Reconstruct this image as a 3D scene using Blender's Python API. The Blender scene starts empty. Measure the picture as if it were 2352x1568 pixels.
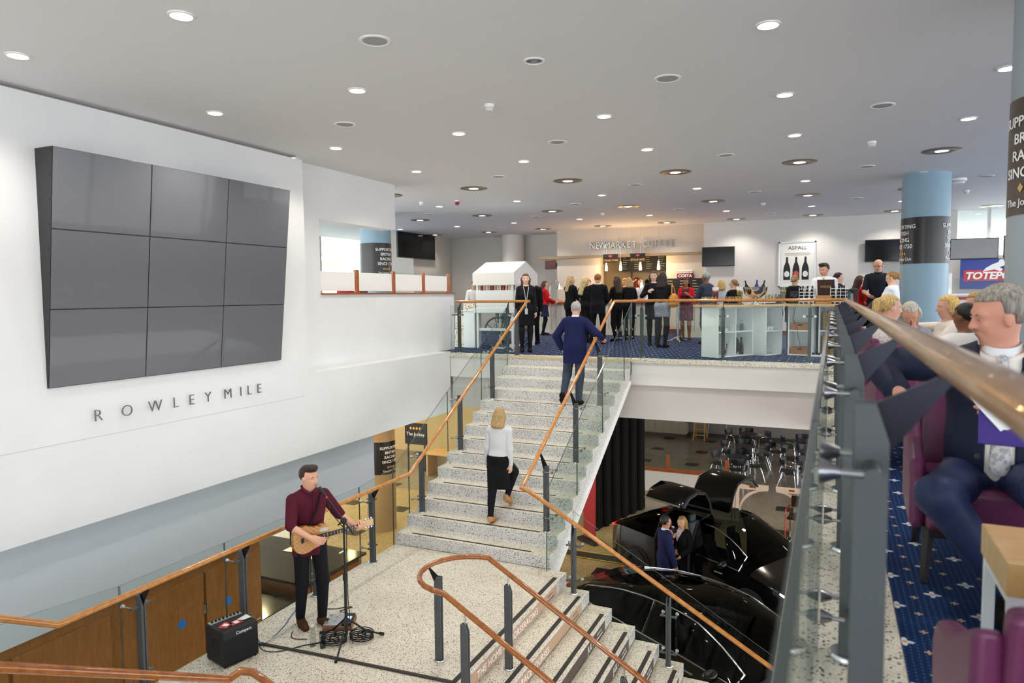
import bpy, math, random
import numpy as np
from mathutils import Vector, Matrix
random.seed(7); np.random.seed(7)
SC = bpy.context.scene; COL = SC.collection
PI = math.pi
# ---------------- camera ----------------
EYE = 1.2                      # camera height above the upper floor (z = 0)
cam_d = bpy.data.cameras.new('camera'); cam = bpy.data.objects.new('camera', cam_d); COL.objects.link(cam)
cam.matrix_world = Matrix(((0.90938, -0.019437, 0.415511, 0), (0.41587, 0.063936, -0.907174, 0), (-0.008934, 0.997765, 0.066226, EYE), (0, 0, 0, 1)))
cam_d.sensor_width = 36; cam_d.lens = 24.5406; cam_d.clip_start = .03; cam_d.clip_end = 200
cam_d.dof.use_dof = True; cam_d.dof.focus_distance = 10.5; cam_d.dof.aperture_fstop = 3.2
SC.camera = cam
# ---------------- world: bright overcast day outside the glazed side ----------------
wd = bpy.data.worlds.new('overcast'); SC.world = wd; wd.use_nodes = True
bg = wd.node_tree.nodes['Background']; bg.inputs[0].default_value = (.90, .95, 1, 1); bg.inputs[1].default_value = 3.2
SC.view_settings.view_transform = 'Standard'; SC.view_settings.look = 'None'; SC.view_settings.exposure = 0.55; SC.view_settings.gamma = 1
SC.view_settings.use_curve_mapping = False
SC.cycles.use_denoising = True; SC.cycles.max_bounces = 7; SC.cycles.diffuse_bounces = 3; SC.cycles.transparent_max_bounces = 16; SC.cycles.use_adaptive_sampling = True; SC.cycles.adaptive_threshold = .1; SC.cycles.adaptive_min_samples = 16
SC.cycles.glossy_bounces = 3; SC.cycles.sample_clamp_indirect = 6
def area(name, loc, sx, sy, power, color, rot=(0, 0, 0)):
    l = bpy.data.lights.new(name, 'AREA'); l.shape = 'RECTANGLE'; l.size = sx; l.size_y = sy; l.energy = power; l.color = color
    o = bpy.data.objects.new(name, l); o.location = loc; o.rotation_euler = rot; COL.objects.link(o); return o
# ---------------- materials ----------------
def lin(h):
    h = h.lstrip('#'); r = [int(h[i:i+2], 16)/255 for i in (0, 2, 4)]
    return tuple(c/12.92 if c <= .04045 else ((c+.055)/1.055)**2.4 for c in r) + (1,)
MATS = {}
def mat(name, col, rough=.5, metal=0., emit=None, es=0., coat=0., spec=.5, alpha=None):
    if name in MATS: return MATS[name]
    m = bpy.data.materials.new(name); m.use_nodes = True; b = m.node_tree.nodes['Principled BSDF']
    b.inputs['Base Color'].default_value = lin(col); b.inputs['Roughness'].default_value = rough; b.inputs['Metallic'].default_value = metal
    b.inputs['Coat Weight'].default_value = coat; b.inputs['Specular IOR Level'].default_value = spec
    if emit: b.inputs['Emission Color'].default_value = lin(emit); b.inputs['Emission Strength'].default_value = es
    m.diffuse_color = lin(col); MATS[name] = m; return m
class N:                       # tiny node-tree writer
    def __init__(s, m): s.t = m.node_tree; s.b = s.t.nodes['Principled BSDF']
    def __call__(s, typ, ins=(), **kw):
        n = s.t.nodes.new(typ)
        for k, v in kw.items(): setattr(n, k, v)
        for k, v in (ins.items() if isinstance(ins, dict) else enumerate(ins)):
            if v is None: continue
            if isinstance(v, bpy.types.NodeSocket): s.t.links.new(v, n.inputs[k])
            else: n.inputs[k].default_value = v
        return n
    def math(s, op, *a): return s('ShaderNodeMath', a, operation=op).outputs[0]
    def mix(s, f, a, b):
        n = s('ShaderNodeMix', {0: f, 6: a, 7: b}, data_type='RGBA'); return n.outputs[2]
    def ramp(s, f, *stops):
        n = s('ShaderNodeValToRGB', (f,)); e = n.color_ramp.elements
        while len(e) < len(stops): e.new(.5)
        for i, (p, c) in enumerate(stops): e[i].position = p; e[i].color = lin(c)
        return n.outputs[0]
    def co(s, scale=(1, 1, 1), kind=3):
        c = s('ShaderNodeTexCoord').outputs[kind]; return s('ShaderNodeMapping', {0: c, 3: scale}).outputs[0]
    def geo(s, scale=(1, 1, 1)): return s('ShaderNodeMapping', {0: s('ShaderNodeNewGeometry').outputs[0], 3: scale}).outputs[0]
    def out(s, col=None, rough=None, bump=None, bs=.3):
        if col is not None: s.t.links.new(col, s.b.inputs['Base Color'])
        if rough is not None: s.t.links.new(rough, s.b.inputs['Roughness'])
        if bump is not None: s.t.links.new(s('ShaderNodeBump', {0: bs, 1: .01, 3 if False else 'Height': bump}).outputs[0], s.b.inputs['Normal'])
def wood(name, a, b, rough=.3, scale=(3, 3, 3), coat=.3):
    m = mat(name, a, rough, coat=coat); n = N(m); v = n.co(scale)
    f = n('ShaderNodeTexNoise', {0: v, 2: 4., 3: 6., 4: .6}).outputs[0]
    n.out(n.ramp(f, (.3, a), (.7, b))); return m
def terrazzo(name, base, dark, s=1., rough=.35):
    m = mat(name, base, rough); n = N(m); p = n.geo((1, 1, 1))
    def chips(sc, th, seed):
        wq = n('ShaderNodeVectorMath', (n('ShaderNodeTexNoise', {0: p, 2: sc*.5}).outputs[1], (.03, .03, .03)), operation='MULTIPLY').outputs[0]; pw = n('ShaderNodeVectorMath', (p, wq), operation='ADD').outputs[0]
        v = n('ShaderNodeTexVoronoi', {'Vector': pw, 'Scale': sc, 'Randomness': 1.}, feature='F1')
        d = n.math('ADD', v.outputs[0], n.math('MULTIPLY', n('ShaderNodeTexNoise', {0: p, 2: sc*2.2}).outputs[0], .25))
        pick = n.math('GREATER_THAN', n('ShaderNodeSeparateColor', (v.outputs[1],)).outputs[0], seed)
        return n.math('MULTIPLY', n.math('LESS_THAN', d, th), pick)
    c = n.ramp(n('ShaderNodeTexNoise', {0: p, 2: 2.}).outputs[0], (.3, base), (.75, dark[1]))
    c = n.mix(n.math('MULTIPLY', chips(120*s, .55, .3), .6), c, lin(dark[2]))
    c = n.mix(chips(60*s, .47, .40), c, lin(dark[0]))
    n.out(c); return m
WHITE = mat('white_paint', '#f2f1ef', .6)
n_ = N(WHITE); n_.out(n_.ramp(n_('ShaderNodeTexNoise', {0: n_.geo(), 2: 1.2}).outputs[0], (.3, '#e7e7e7'), (.7, '#e2e2e2')))
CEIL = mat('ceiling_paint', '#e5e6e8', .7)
WARMW = mat('warm_wall_paint', '#d6d2cc', .65)
GREYW = mat('grey_wall_paint', '#b4b6ba', .65)
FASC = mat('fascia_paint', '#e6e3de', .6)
TERR = terrazzo('cream_terrazzo', '#e3dccb', ('#4d4943', '#d6cebb', '#a39b8b'))
TERRW = terrazzo('pale_riser_terrazzo', '#dcdad6', ('#454548', '#d2d0cb', '#a09f9d'))
TERRY = terrazzo('lobby_terrazzo', '#b9a57e', ('#4f4430', '#ac976f', '#84724f'), .8, .22)
TERRD = terrazzo('dining_terrazzo', '#958d80', ('#4a4438', '#8a8274', '#6a6255'), .8, .16)
STEEL = mat('grey_painted_steel', '#4b4e50', .5, .15)
CHROME = mat('polished_steel', '#d2d3d5', .16, 1.)
FIXM = mat('fixing_steel', '#9a9c9e', .3, 1.); BRUSH = mat('brushed_steel', '#a9a59d', .35, 1.)
BLACK = mat('matt_black', '#101012', .6)
BLACKG = mat('gloss_black', '#0b0b0c', .12, coat=.5)
RUBBER = mat('rubber_black', '#161616', .8)
STRIP = mat('dark_grip_strip', '#2f2c29', .8)
OAKR = wood('handrail_oak', '#a5651f', '#c08238', .22, (4, 4, 4), .6)
OAKD = wood('dark_handrail_oak', '#80410f', '#a5601f', .2, (4, 4, 4), .6)
OAK = wood('pale_oak', '#d8b27a', '#c79a5c', .4, (2, 14, 2))
DOORW = wood('door_veneer', '#a06a34', '#8a5526', .35, (9, 9, 1.5))
CHERRY = wood('cherry_wood', '#b0622a', '#93481b', .3, (3, 3, 8))
PLAST = mat('white_plastic', '#ecebe8', .35)
WHITEG = mat('white_laminate', '#eef0ef', .3)
SCREEN = mat('screen_grey', '#626267', .36, coat=.2)
BEZEL = mat('bezel_dark', '#242427', .4)
TVB = mat('tv_black', '#08080a', .12)
BLUECOL = mat('column_blue', '#86a3b3', .4)
GREYCOL = mat('column_stone', '#b5aea4', .45)
BAND = mat('column_band_black', '#1d1a1a', .3)
LETW = mat('lettering_white', '#f4f4f2', .5)
GOLD = mat('lettering_gold', '#caa35f', .4)
def glass_mat(name, tint, ior=1.45, rough=0.):
    m = bpy.data.materials.new(name); m.use_nodes = True; t = m.node_tree; t.nodes.clear()
    o = t.nodes.new('ShaderNodeOutputMaterial'); a = t.nodes.new('ShaderNodeBsdfTransparent'); g = t.nodes.new('ShaderNodeBsdfGlossy')
    x = t.nodes.new('ShaderNodeMixShader'); lw = t.nodes.new('ShaderNodeLayerWeight'); lw.inputs[0].default_value = .5
    pw = t.nodes.new('ShaderNodeMath'); pw.operation = 'POWER'; pw.inputs[1].default_value = 4.5; f = t.nodes.new('ShaderNodeMath'); f.operation = 'MULTIPLY_ADD'; f.inputs[1].default_value = .6; f.inputs[2].default_value = .2*((ior-1)/(ior+1))**2
    t.links.new(lw.outputs['Facing'], pw.inputs[0]); t.links.new(pw.outputs[0], f.inputs[0])
    a.inputs[0].default_value = lin(tint); g.inputs['Roughness'].default_value = rough
    t.links.new(f.outputs[0], x.inputs[0]); t.links.new(a.outputs[0], x.inputs[1]); t.links.new(g.outputs[0], x.inputs[2]); t.links.new(x.outputs[0], o.inputs[0])
    m.diffuse_color = (.8, .9, .9, .3); MATS[name] = m; return m
GLASS = glass_mat('clear_glass', '#f6fbf9'); GEDGE = mat('glass_edge', '#44544f', .1, spec=.8); FIN = mat('dark_fin_steel', '#2c2d34', .22, .8)
CARGL = glass_mat('tinted_car_glass', '#4a524e', 1.5); FROST = mat('frosted_panel', '#f5f4f0', .45)
def glow(name, col, s): return mat(name, '#ffffff', .5, emit=col, es=s)
LAMP = glow('lamp_glow', '#fff4e2', 9.); 
# ---------------- mesh helpers ----------------
class G:
    def __init__(s): s.v = []; s.f = []; s.m = []; s.mi = 0
    def add(s, vs, fs):
        o = len(s.v); s.v += [tuple(v) for v in vs]; s.f += [tuple(i+o for i in f) for f in fs]; s.m += [s.mi]*len(fs); return s
    def box(s, x0, y0, z0, x1, y1, z1):
        x0, x1 = sorted((x0, x1)); y0, y1 = sorted((y0, y1)); z0, z1 = sorted((z0, z1))
        return s.add([(x, y, z) for z in (z0, z1) for y in (y0, y1) for x in (x0, x1)], [(0, 2, 3, 1), (4, 5, 7, 6), (0, 1, 5, 4), (2, 6, 7, 3), (0, 4, 6, 2), (1, 3, 7, 5)])
    def cbox(s, c, h, rz=0, mx=None):
        M = mx or Matrix.Rotation(rz, 3, 'Z'); vs = [Vector(c) + M @ Vector((x*h[0], y*h[1], z*h[2])) for z in (-1, 1) for y in (-1, 1) for x in (-1, 1)]
        return s.add(vs, [(0, 2, 3, 1), (4, 5, 7, 6), (0, 1, 5, 4), (2, 6, 7, 3), (0, 4, 6, 2), (1, 3, 7, 5)])
    def tube(s, pts, r, n=10, cap=True, closed=False, flat=1.):
        P = [Vector(p) for p in pts]; L = len(P); rs = r if isinstance(r, (list, tuple)) else [r]*L
        T = []
        for i in range(L):
            a = P[i-1] if (i or closed) else P[i]; b = P[(i+1) % L] if (i < L-1 or closed) else P[i]
            t1 = (P[i]-a); t2 = (b-P[i]); t1 = t1.normalized() if t1.length > 1e-9 else t2.normalized(); t2 = t2.normalized() if t2.length > 1e-9 else t1
            t = t1+t2; T.append((t.normalized() if t.length > 1e-6 else t1, t1))
        u = Vector((0, 0, 1)) if abs(T[0][0].z) < .9 else Vector((1, 0, 0)); u = (u - T[0][0]*u.dot(T[0][0])).normalized(); vs = []
        for i in range(L):
            t = T[i][0]; u = u - t*u.dot(t); u = u.normalized() if u.length > 1e-6 else t.orthogonal().normalized(); w = t.cross(u)
            c = max(.35, t.dot(T[i][1])); bend = None
            if c < .995 and 0 < i < L-1:
                d = ((P[i+1]-P[i]).normalized() - (P[i]-P[i-1]).normalized()); bend = d.normalized()
            for k in range(n):
                a = 2*PI*k/n; q = u*math.cos(a)*rs[i]*flat + w*math.sin(a)*rs[i]
                if bend is not None: q = q + bend*q.dot(bend)*(1/c-1)
                vs.append(P[i]+q)
        fs = []; m = L if closed else L-1
        for i in range(m):
            for k in range(n):
                a = i*n+k; b = i*n+(k+1) % n; c2 = ((i+1) % L)*n; fs.append((a, b, c2+(k+1) % n, c2+k))
        if cap and not closed: fs += [tuple(range(n-1, -1, -1)), tuple(range((L-1)*n, L*n))]
        return s.add(vs, fs)
    def cyl(s, p0, p1, r0, r1=None, n=12, cap=True): return s.tube([p0, p1], [r0, r0 if r1 is None else r1], n, cap)
    def lathe(s, prof, n=20, c=(0, 0, 0), ax='z', a0=0, a1=2*PI):
        full = abs(a1-a0) > 6.28; m = n if full else n+1; vs = []
        for r, z in prof:
            for k in range(m):
                a = a0+(a1-a0)*k/n; x, y = r*math.cos(a), r*math.sin(a)
                vs.append((c[0]+x, c[1]+y, c[2]+z) if ax == 'z' else ((c[0]+z, c[1]+x, c[2]+y) if ax == 'x' else (c[0]+y, c[1]+z, c[2]+x)))
        fs = []
        for i in range(len(prof)-1):
            for k in range(n):
                b = (k+1) % m; fs.append((i*m+k, i*m+b, (i+1)*m+b, (i+1)*m+k))
        return s.add(vs, fs)
    def prism(s, poly, fn, d0, d1):
        n = len(poly); vs = [fn(a, b, d0) for a, b in poly]+[fn(a, b, d1) for a, b in poly]
        return s.add(vs, [tuple(range(n-1, -1, -1)), tuple(range(n, 2*n))]+[(i, (i+1) % n, n+(i+1) % n, n+i) for i in range(n)])
    def loft(s, rings, cap=True, closed=True):
        n = len(rings[0]); vs = [p for r in rings for p in r]; fs = []; m = n if closed else n-1
        for i in range(len(rings)-1):
            for k in range(m): fs.append((i*n+k, i*n+(k+1) % n, (i+1)*n+(k+1) % n, (i+1)*n+k))
        if cap: fs += [tuple(range(n-1, -1, -1)), tuple(range((len(rings)-1)*n, len(rings)*n))]
        return s.add(vs, fs)
    def ell(s, c, r, n=12, m=8, mx=None):
        M = mx or Matrix.Identity(3); c = Vector(c); vs = [c + M @ Vector((0, 0, -r[2]))]
        for i in range(1, m):
            t = PI*i/m-PI/2
            for k in range(n): a = 2*PI*k/n; vs.append(c + M @ Vector((r[0]*math.cos(t)*math.cos(a), r[1]*math.cos(t)*math.sin(a), r[2]*math.sin(t))))
        vs.append(c + M @ Vector((0, 0, r[2]))); fs = []; e = len(vs)-1
        for k in range(n):
            fs.append((0, 1+(k+1) % n, 1+k)); fs.append((e, e-n+k, e-n+(k+1) % n))
            for i in range(m-2): a = 1+i*n; fs.append((a+k, a+(k+1) % n, a+n+(k+1) % n, a+n+k))
        return s.add(vs, fs)
    def obj(s, name, mats, parent=None, smooth=None, bev=0, world=False, loc=None, label=None, sub=0, ang=40):
        me = bpy.data.meshes.new(name); V = s.v
        if world and parent is not None: l = parent.location; V = [(a-l.x, b-l.y, c-l.z) for a, b, c in V]
        me.from_pydata(V, [], s.f); ml = mats if isinstance(mats, (list, tuple)) else [mats]
        for m in ml: me.materials.append(m)
        if len(ml) > 1: me.polygons.foreach_set('material_index', s.m)
        me.update(); o = bpy.data.objects.new(name, me); COL.objects.link(o)
        if smooth:
            me.polygons.foreach_set('use_smooth', [True]*len(me.polygons))
            if smooth != 2: me.set_sharp_from_angle(angle=math.radians(ang))
        if parent is not None: o.parent = parent
        if loc: o.location = loc
        if bev:
            b = o.modifiers.new('bevel', 'BEVEL'); b.width = bev; b.segments = 2; b.limit_method = 'ANGLE'
            if bev >= .012: b.segments = 4; b.harden_normals = True; me.polygons.foreach_set('use_smooth', [True]*len(me.polygons))
        if sub: b = o.modifiers.new('sub', 'SUBSURF'); b.levels = b.render_levels = sub
        if label: o['label'] = label
        return o
def tag(o, label, cat, group=None):
    o['label'] = label; o['category'] = cat
    if group: o['group'] = group
    return o
def thing(name, label, cat, loc=(0, 0, 0), rz=0, group=None):
    o = bpy.data.objects.new(name, None); COL.objects.link(o); o.location = loc; o.rotation_euler = (0, 0, rz); o.empty_display_size = .1
    return tag(o, label, cat, group)
def struct(o): o['kind'] = 'structure'; return o
def dup(root, loc=None, rz=None, label=None, parent=None):
    c = root.copy(); COL.objects.link(c)
    if parent is not None: c.parent = parent
    if loc is not None: c.location = loc
    if rz is not None: c.rotation_euler = (0, 0, rz)
    if label: c['label'] = label
    for ch in list(root.children): dup(ch, parent=c)
    return c
def text(s, name, m, size, org, xd, yd, parent=None, ext=.004, sp=1., al='CENTER', world=False, bold=0., sx=1.):
    """flat lettering: org = world/parent position of the baseline, xd / yd = reading and up directions; converted to a mesh"""
    cu = bpy.data.curves.new(name, 'FONT'); cu.body = s; cu.size = size; cu.align_x = al; cu.extrude = ext; cu.space_character = sp; cu.offset = bold; cu.resolution_u = 3
    t = bpy.data.objects.new('tmp', cu); me = bpy.data.meshes.new_from_object(t); bpy.data.objects.remove(t); bpy.data.curves.remove(cu)
    x = Vector(xd).normalized(); y = Vector(yd).normalized(); z = x.cross(y); o0 = Vector(org)
    if world and parent is not None: o0 = o0 - parent.location
    x = x*sx
    me.transform(Matrix(((x.x, y.x, z.x, o0.x), (x.y, y.y, z.y, o0.y), (x.z, y.z, z.z, o0.z), (0, 0, 0, 1)))); me.name = name
    me.materials.clear(); me.materials.append(m); o = bpy.data.objects.new(name, me); COL.objects.link(o)
    if parent is not None: o.parent = parent
    return o
# ================= the setting =================
CZ = 3.27; LZ = -2.436; FZ = -4.698; RS = .174
def S(name, m, fn, bev=0): g = G(); fn(g); return struct(g.obj(name, m, bev=bev))
S('ceiling', CEIL, lambda g: g.box(-7.33, -9, CZ, 9.5, 30, CZ+.15).box(-16, 8.3, CZ, -7.33, 30, CZ+.15))
S('trim_ceiling_shadow_gap', mat('gap_grey', '#9a938e', .7), lambda g: g.box(-7.33, -9, CZ-.02, -7.2, 8.15, CZ+.01))
S('wall_left', WHITE, lambda g: g.box(-7.6, -9, -1.21, -7.2, 8.29, CZ-.045))
S('wall_left_band', WHITE, lambda g: g.box(-7.6, 8.29, -1.21, -7.2, 12.62, .04))
def rec(g):
    g.box(-7.75, 8.29, .04, -7.47, 8.95, CZ).box(-7.75, 8.95, 2.436, -7.47, 11.1, CZ).box(-7.75, 8.95, .04, -7.47, 13.3, 1.235)
S('wall_left_recessed', WHITE, rec)
S('trim_groove', mat('groove_grey', '#c9c9ca', .7), lambda g: g.box(-7.202, -9, -.292, -7.1985, 8.2, -.284))
S('trim_oak_ledge', CHERRY, lambda g: g.box(-7.77, 8.95, 1.235, -7.44, 13.32, 1.265))
S('wall_left_lower', mat('blue_grey_paint', '#c3c8cf', .6), lambda g: g.box(-7.9, -9, -2.30, -7.45, 10.25, -1.21))
S('wall_left_doors_surround', DOORW, lambda g: g.box(-7.9, -9, FZ, -7.5, 7.5, -2.30))
# upper floor carpet with a woven flower grid
CARP = mat('navy_carpet', '#1d3358', .95, spec=.1); n = N(CARP); p = n.geo()
xy = n('ShaderNodeSeparateXYZ', (p,)).outputs
def lattice(ox, oy, px, py, rad, petals=0.):
    fx = n.math('MULTIPLY', n.math('SUBTRACT', n.math('FRACT', n.math('DIVIDE', n.math('ADD', xy[0], 54*px-ox+px/2), px)), .5), px)
    fy = n.math('MULTIPLY', n.math('SUBTRACT', n.math('FRACT', n.math('DIVIDE', n.math('ADD', xy[1], 54*py-oy+py/2), py)), .5), py)
    ang = n.math('ARCTAN2', fy, fx); r = n.math('SQRT', n.math('ADD', n.math('MULTIPLY', fx, fx), n.math('MULTIPLY', fy, fy)))
    lim = n.math('ADD', rad, n.math('MULTIPLY', n.math('COSINE', n.math('MULTIPLY', ang, 4.)), petals))
    return n.math('LESS_THAN', r, lim), n.math('LESS_THAN', r, rad*.4)
c = n.ramp(n('ShaderNodeTexNoise', {0: p, 2: 260.}).outputs[0], (.35, '#0e2040'), (.7, '#193360'))
dots, _ = lattice(0., 0., .022, .022, .0035); c = n.mix(n.math('MULTIPLY', dots, .4), c, lin('#6a82ac'))
FX, FY = .27, .31
for ox, oy, rd, pe, c1, c2 in ((.385, 2.83, .022, .009, '#c9d0da', '#d08a50'), (.25, 2.985, .022, .009, '#c9d0da', '#d08a50'), (.3175, 2.93, .010, .005, '#c4a88c', '#b98a5e'), (.3175, 2.775, .010, .005, '#c4a88c', '#b98a5e'), (.4525, 2.93, .010, .005, '#c4a88c', '#b98a5e'), (.4525, 2.775, .010, .005, '#c4a88c', '#b98a5e')):
    a, b = lattice(ox, oy, FX, FY, rd, pe); c = n.mix(a, c, lin(c1)); c = n.mix(b, c, lin(c2))
n.out(c, bump=n('ShaderNodeTexNoise', {0: p, 2: 400.}).outputs[0], bs=.25)
S('floor_upper', CARP, lambda g: g.box(.24, -9, -.06, 9.5, 12.9, 0).box(-7.45, 12.9, -.06, 9.5, 24.5, 0).box(-16, 13.3, -.06, -7.45, 24.5, 0))
S('trim_slab_edge', TERR, lambda g: g.box(-.15, -9, -.07, .24, 12.9, -.001).box(-7.2, 12.6, -.07, -.15, 12.9, -.001).box(-7.75, 12.62, -.07, -7.2, 13.3, -.002), .004)
S('trim_stair_head', wood('stair_head_strip', '#d6bf97', '#c7ad82', .4), lambda g: g.box(-5.77, 12.40, -.03, -3.33, 12.62, .003))
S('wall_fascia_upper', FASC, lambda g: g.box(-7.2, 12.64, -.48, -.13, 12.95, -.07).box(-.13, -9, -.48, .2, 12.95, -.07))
S('wall_fascia_lower', mat('fascia_painted_shade', '#d3ccc7', .6), lambda g: g.box(-7.2, 12.72, -1.12, -.06, 12.95, -.48).box(-.06, -9, -1.12, .2, 12.95, -.48))  # shade on the lower fascia is put into this darker colour
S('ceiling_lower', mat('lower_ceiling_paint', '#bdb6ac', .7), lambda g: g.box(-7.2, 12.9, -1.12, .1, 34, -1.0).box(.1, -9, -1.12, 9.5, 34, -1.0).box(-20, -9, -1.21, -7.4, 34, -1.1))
FL = S('floor_lower', TERRY, lambda g: g.box(-20, -9, FZ-.1, 9.5, 17.8, FZ))
FD = S('floor_lower_dining', TERRD, lambda g: g.box(-20, 17.8, FZ-.1, 9.5, 34, FZ))
inset = mat('black_floor_tile', '#17150f', .3)
k = 0
for ix in range(-9, 3):
    for iy in range(-1, 10):
        x = -1.06 + ix*1.62; y = 20.1 + (iy-5)*2.05
        if abs(x+1) > 16: continue
        g = G(); g.box(x-.22, y-.22, FZ, x+.22, y+.22, FZ+.002)
        g.obj('tile', inset, FL if y < 17.8 else FD)
# back walls
S('wall_back', WARMW, lambda g: g.box(-3.47, 21.24, 0, 2.9, 21.6, CZ).box(2.9, 21.24, 0, 9.5, 21.6, 2.1))
def coffee(g):
    g.box(-8.2, 21.5, 2.40, -3.47, 21.9, CZ).box(-8.2, 21.5, 0, -6.74, 21.9, 2.40).box(-4.63, 21.5, 0, -3.47, 21.9, 2.40).box(-6.74, 21.5, 0, -4.63, 21.9, .95)
S('wall_coffee_bay', mat('coffee_bay_paint', '#c6bcaf', .65), coffee)
S('wall_back_alcove', mat('alcove_paint', '#c3bdb3', .65), lambda g: g.box(-12.7, 22.5, 0, -8.2, 22.8, CZ).box(-13.6, 19.9, 0, -12.7, 22.8, CZ))
S('wall_kitchen', mat('kitchen_paint', '#d9c7a4', .6), lambda g: g.box(-7.2, 23.4, 0, -3.4, 23.6, CZ).box(-7.3, 21.9, 0, -7.1, 23.5, CZ).box(-4.3, 21.9, 0, -4.1, 23.5, CZ).box(-7.2, 21.9, 2.9, -4.2, 23.5, 3.0))
S('trim_steel_lintel', mat('bronze_lintel', '#8a775c', .4, .6), lambda g: g.box(-8.75, 21.3, 2.36, -3.5, 21.5, 2.44))
S('baseboard_back', mat('dark_skirting', '#6d3a22', .5), lambda g: g.box(-8.2, 21.47, 0, -3.47, 21.5, .12).box(-3.47, 21.21, 0, 9.5, 21.24, .12))
S('wall_back_lower', mat('dining_wall_paint', '#8a807a', .7), lambda g: g.box(-20, 29.2, FZ, 9.5, 29.5, -1.1))
S('trim_dining_dado', mat('brown_dado', '#5a3b20', .5), lambda g: g.box(-20, 29.15, FZ+.75, 9.5, 29.22, FZ+1.3))
S('baseboard_dining', mat('dining_skirting', '#3a3431', .5), lambda g: g.box(-20, 29.16, FZ, 9.5, 29.2, FZ+.16))
S('wall_lobby_back', mat('lobby_paint', '#d9b878', .65), lambda g: g.box(-20, 22.4, FZ, -8.6, 22.7, -1.1))
# right-hand glazed front and windows seen past the stairs
S('wall_far_left', mat('far_left_paint', '#e6e2d6', .6), lambda g: g.box(-16.2, 12, 0, -16, 24.5, .9).box(-16.2, 23.8, 0, -12.7, 24.4, CZ))
MUL = mat('window_mullion', '#cfd0d0', .4)
def mull(g):
    for x in np.arange(3.6, 9.5, 1.5): g.box(x-.03, 21.3, 2.1, x+.03, 21.42, CZ)
    for y in np.arange(-8, 21.3, 2.4): g.box(9.4, y-.04, 0, 9.5, y+.04, CZ)
    g.box(9.4, -9, 0, 9.5, 21.3, .25)
w_ = S('window_1', MUL, mull)
for a, b in ((2.93, 3.57), (3.63, 5.07), (5.13, 6.57), (6.63, 8.07), (8.13, 9.4)): G().box(a, 21.35, 2.1, b, 21.36, CZ).obj('pane', GLASS, w_)
def mull2(g):
    for y in (13.3, 15.2, 17.1, 19.2, 21.5, 23.7): g.box(-16.1, y-.06, .9, -16, y+.06, CZ)
    g.box(-16.1, 12, 1.6, -16, 24, 1.66)
w_ = S('window_2', MUL, mull2)
for a, b in ((13.36, 15.14), (15.26, 17.04), (17.16, 19.14), (19.26, 21.44), (21.56, 23.64)): G().box(-16.06, a, .9, -16.05, b, CZ).obj('pane', GLASS, w_)
def beams(g):
    for k in range(5): g.box(-18.6, 9, 1.55+.42*k, -18.2, 24, 1.75+.42*k)
S('wall_outside_stand', mat('stand_cream', '#d8cfae', .7), beams)
# ================= stairs =================
def step_obj(parent, nm, box1, strip, riser_m=TERRW):
    g = G(); x0, y0, z0, x1, y1, z1 = box1; g.box(*box1)
    for i in range(6):
        g.m[i] = 0
    g.m[1] = 1
    st = g.obj(nm, [riser_m, TERR], parent, bev=.006, world=True)
    if strip:
        g = G(); g.box(*strip); g.obj('grip_strip', STRIP, st, world=False)
        st.children[0].matrix_parent_inverse = Matrix.Identity(4)
        me = st.children[0].data; l = parent.location; me.transform(Matrix.Translation((-l.x, -l.y, -l.z)))
    return st
SX0, SX1 = -5.77, -3.33; GO = (12.42-8.42)/13
SLP = RS/GO
def flight(sgn, ybase, label):
    fl = thing('stair_flight', label, 'stairs', ((SX0+SX1)/2, ybase, LZ))
    for i in range(14):
        z = LZ + RS*(i+1); ya = ybase + sgn*GO*i; yb = ybase + sgn*GO*(i+1)+sgn*.03
        if i == 13: yb = ya + sgn*.02
        s0 = ya+sgn*.05; s1 = ya+sgn*.085
        step_obj(fl, 'step', (SX0, ya, z-RS, SX1, yb, z), None if i > 9 else (SX0+.25, s0, z, SX1-.3, s1, z+.003))
    L = 13*GO; R2 = RS
    def band(d0, d1, xa, xb, m, nm):
        ya, yb = ybase+sgn*.03, ybase+sgn*(L-.01); g = G(); za = LZ+RS+.03*SLP; zb_ = -.01*SLP
        g.prism([(ya, za-d0), (yb, zb_-d0), (yb, zb_-d1), (ya, za-d1)], lambda a, b, d: (d, a, b), xa, xb); g.obj(nm, m, fl, world=True)
    band(RS*.9, RS*2+.03, SX0+.002, SX1-.002, TERRW, 'waist'); band(RS*2+.03, RS*2+.09, SX0-.01, SX1+.03, WHITE, 'soffit')
    return fl
flight(1, 8.42, 'speckled terrazzo stair flight climbing to the coffee balcony')
flight(-1, 3.2, 'terrazzo stair flight climbing away from the balcony side of the landing')
g = G(); g.box(SX0, 3.2, LZ-.3, -3.10, 8.42, LZ); g.m[1] = 1
o = struct(g.obj('floor_landing', [TERRW, TERR], bev=.006)); 
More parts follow.
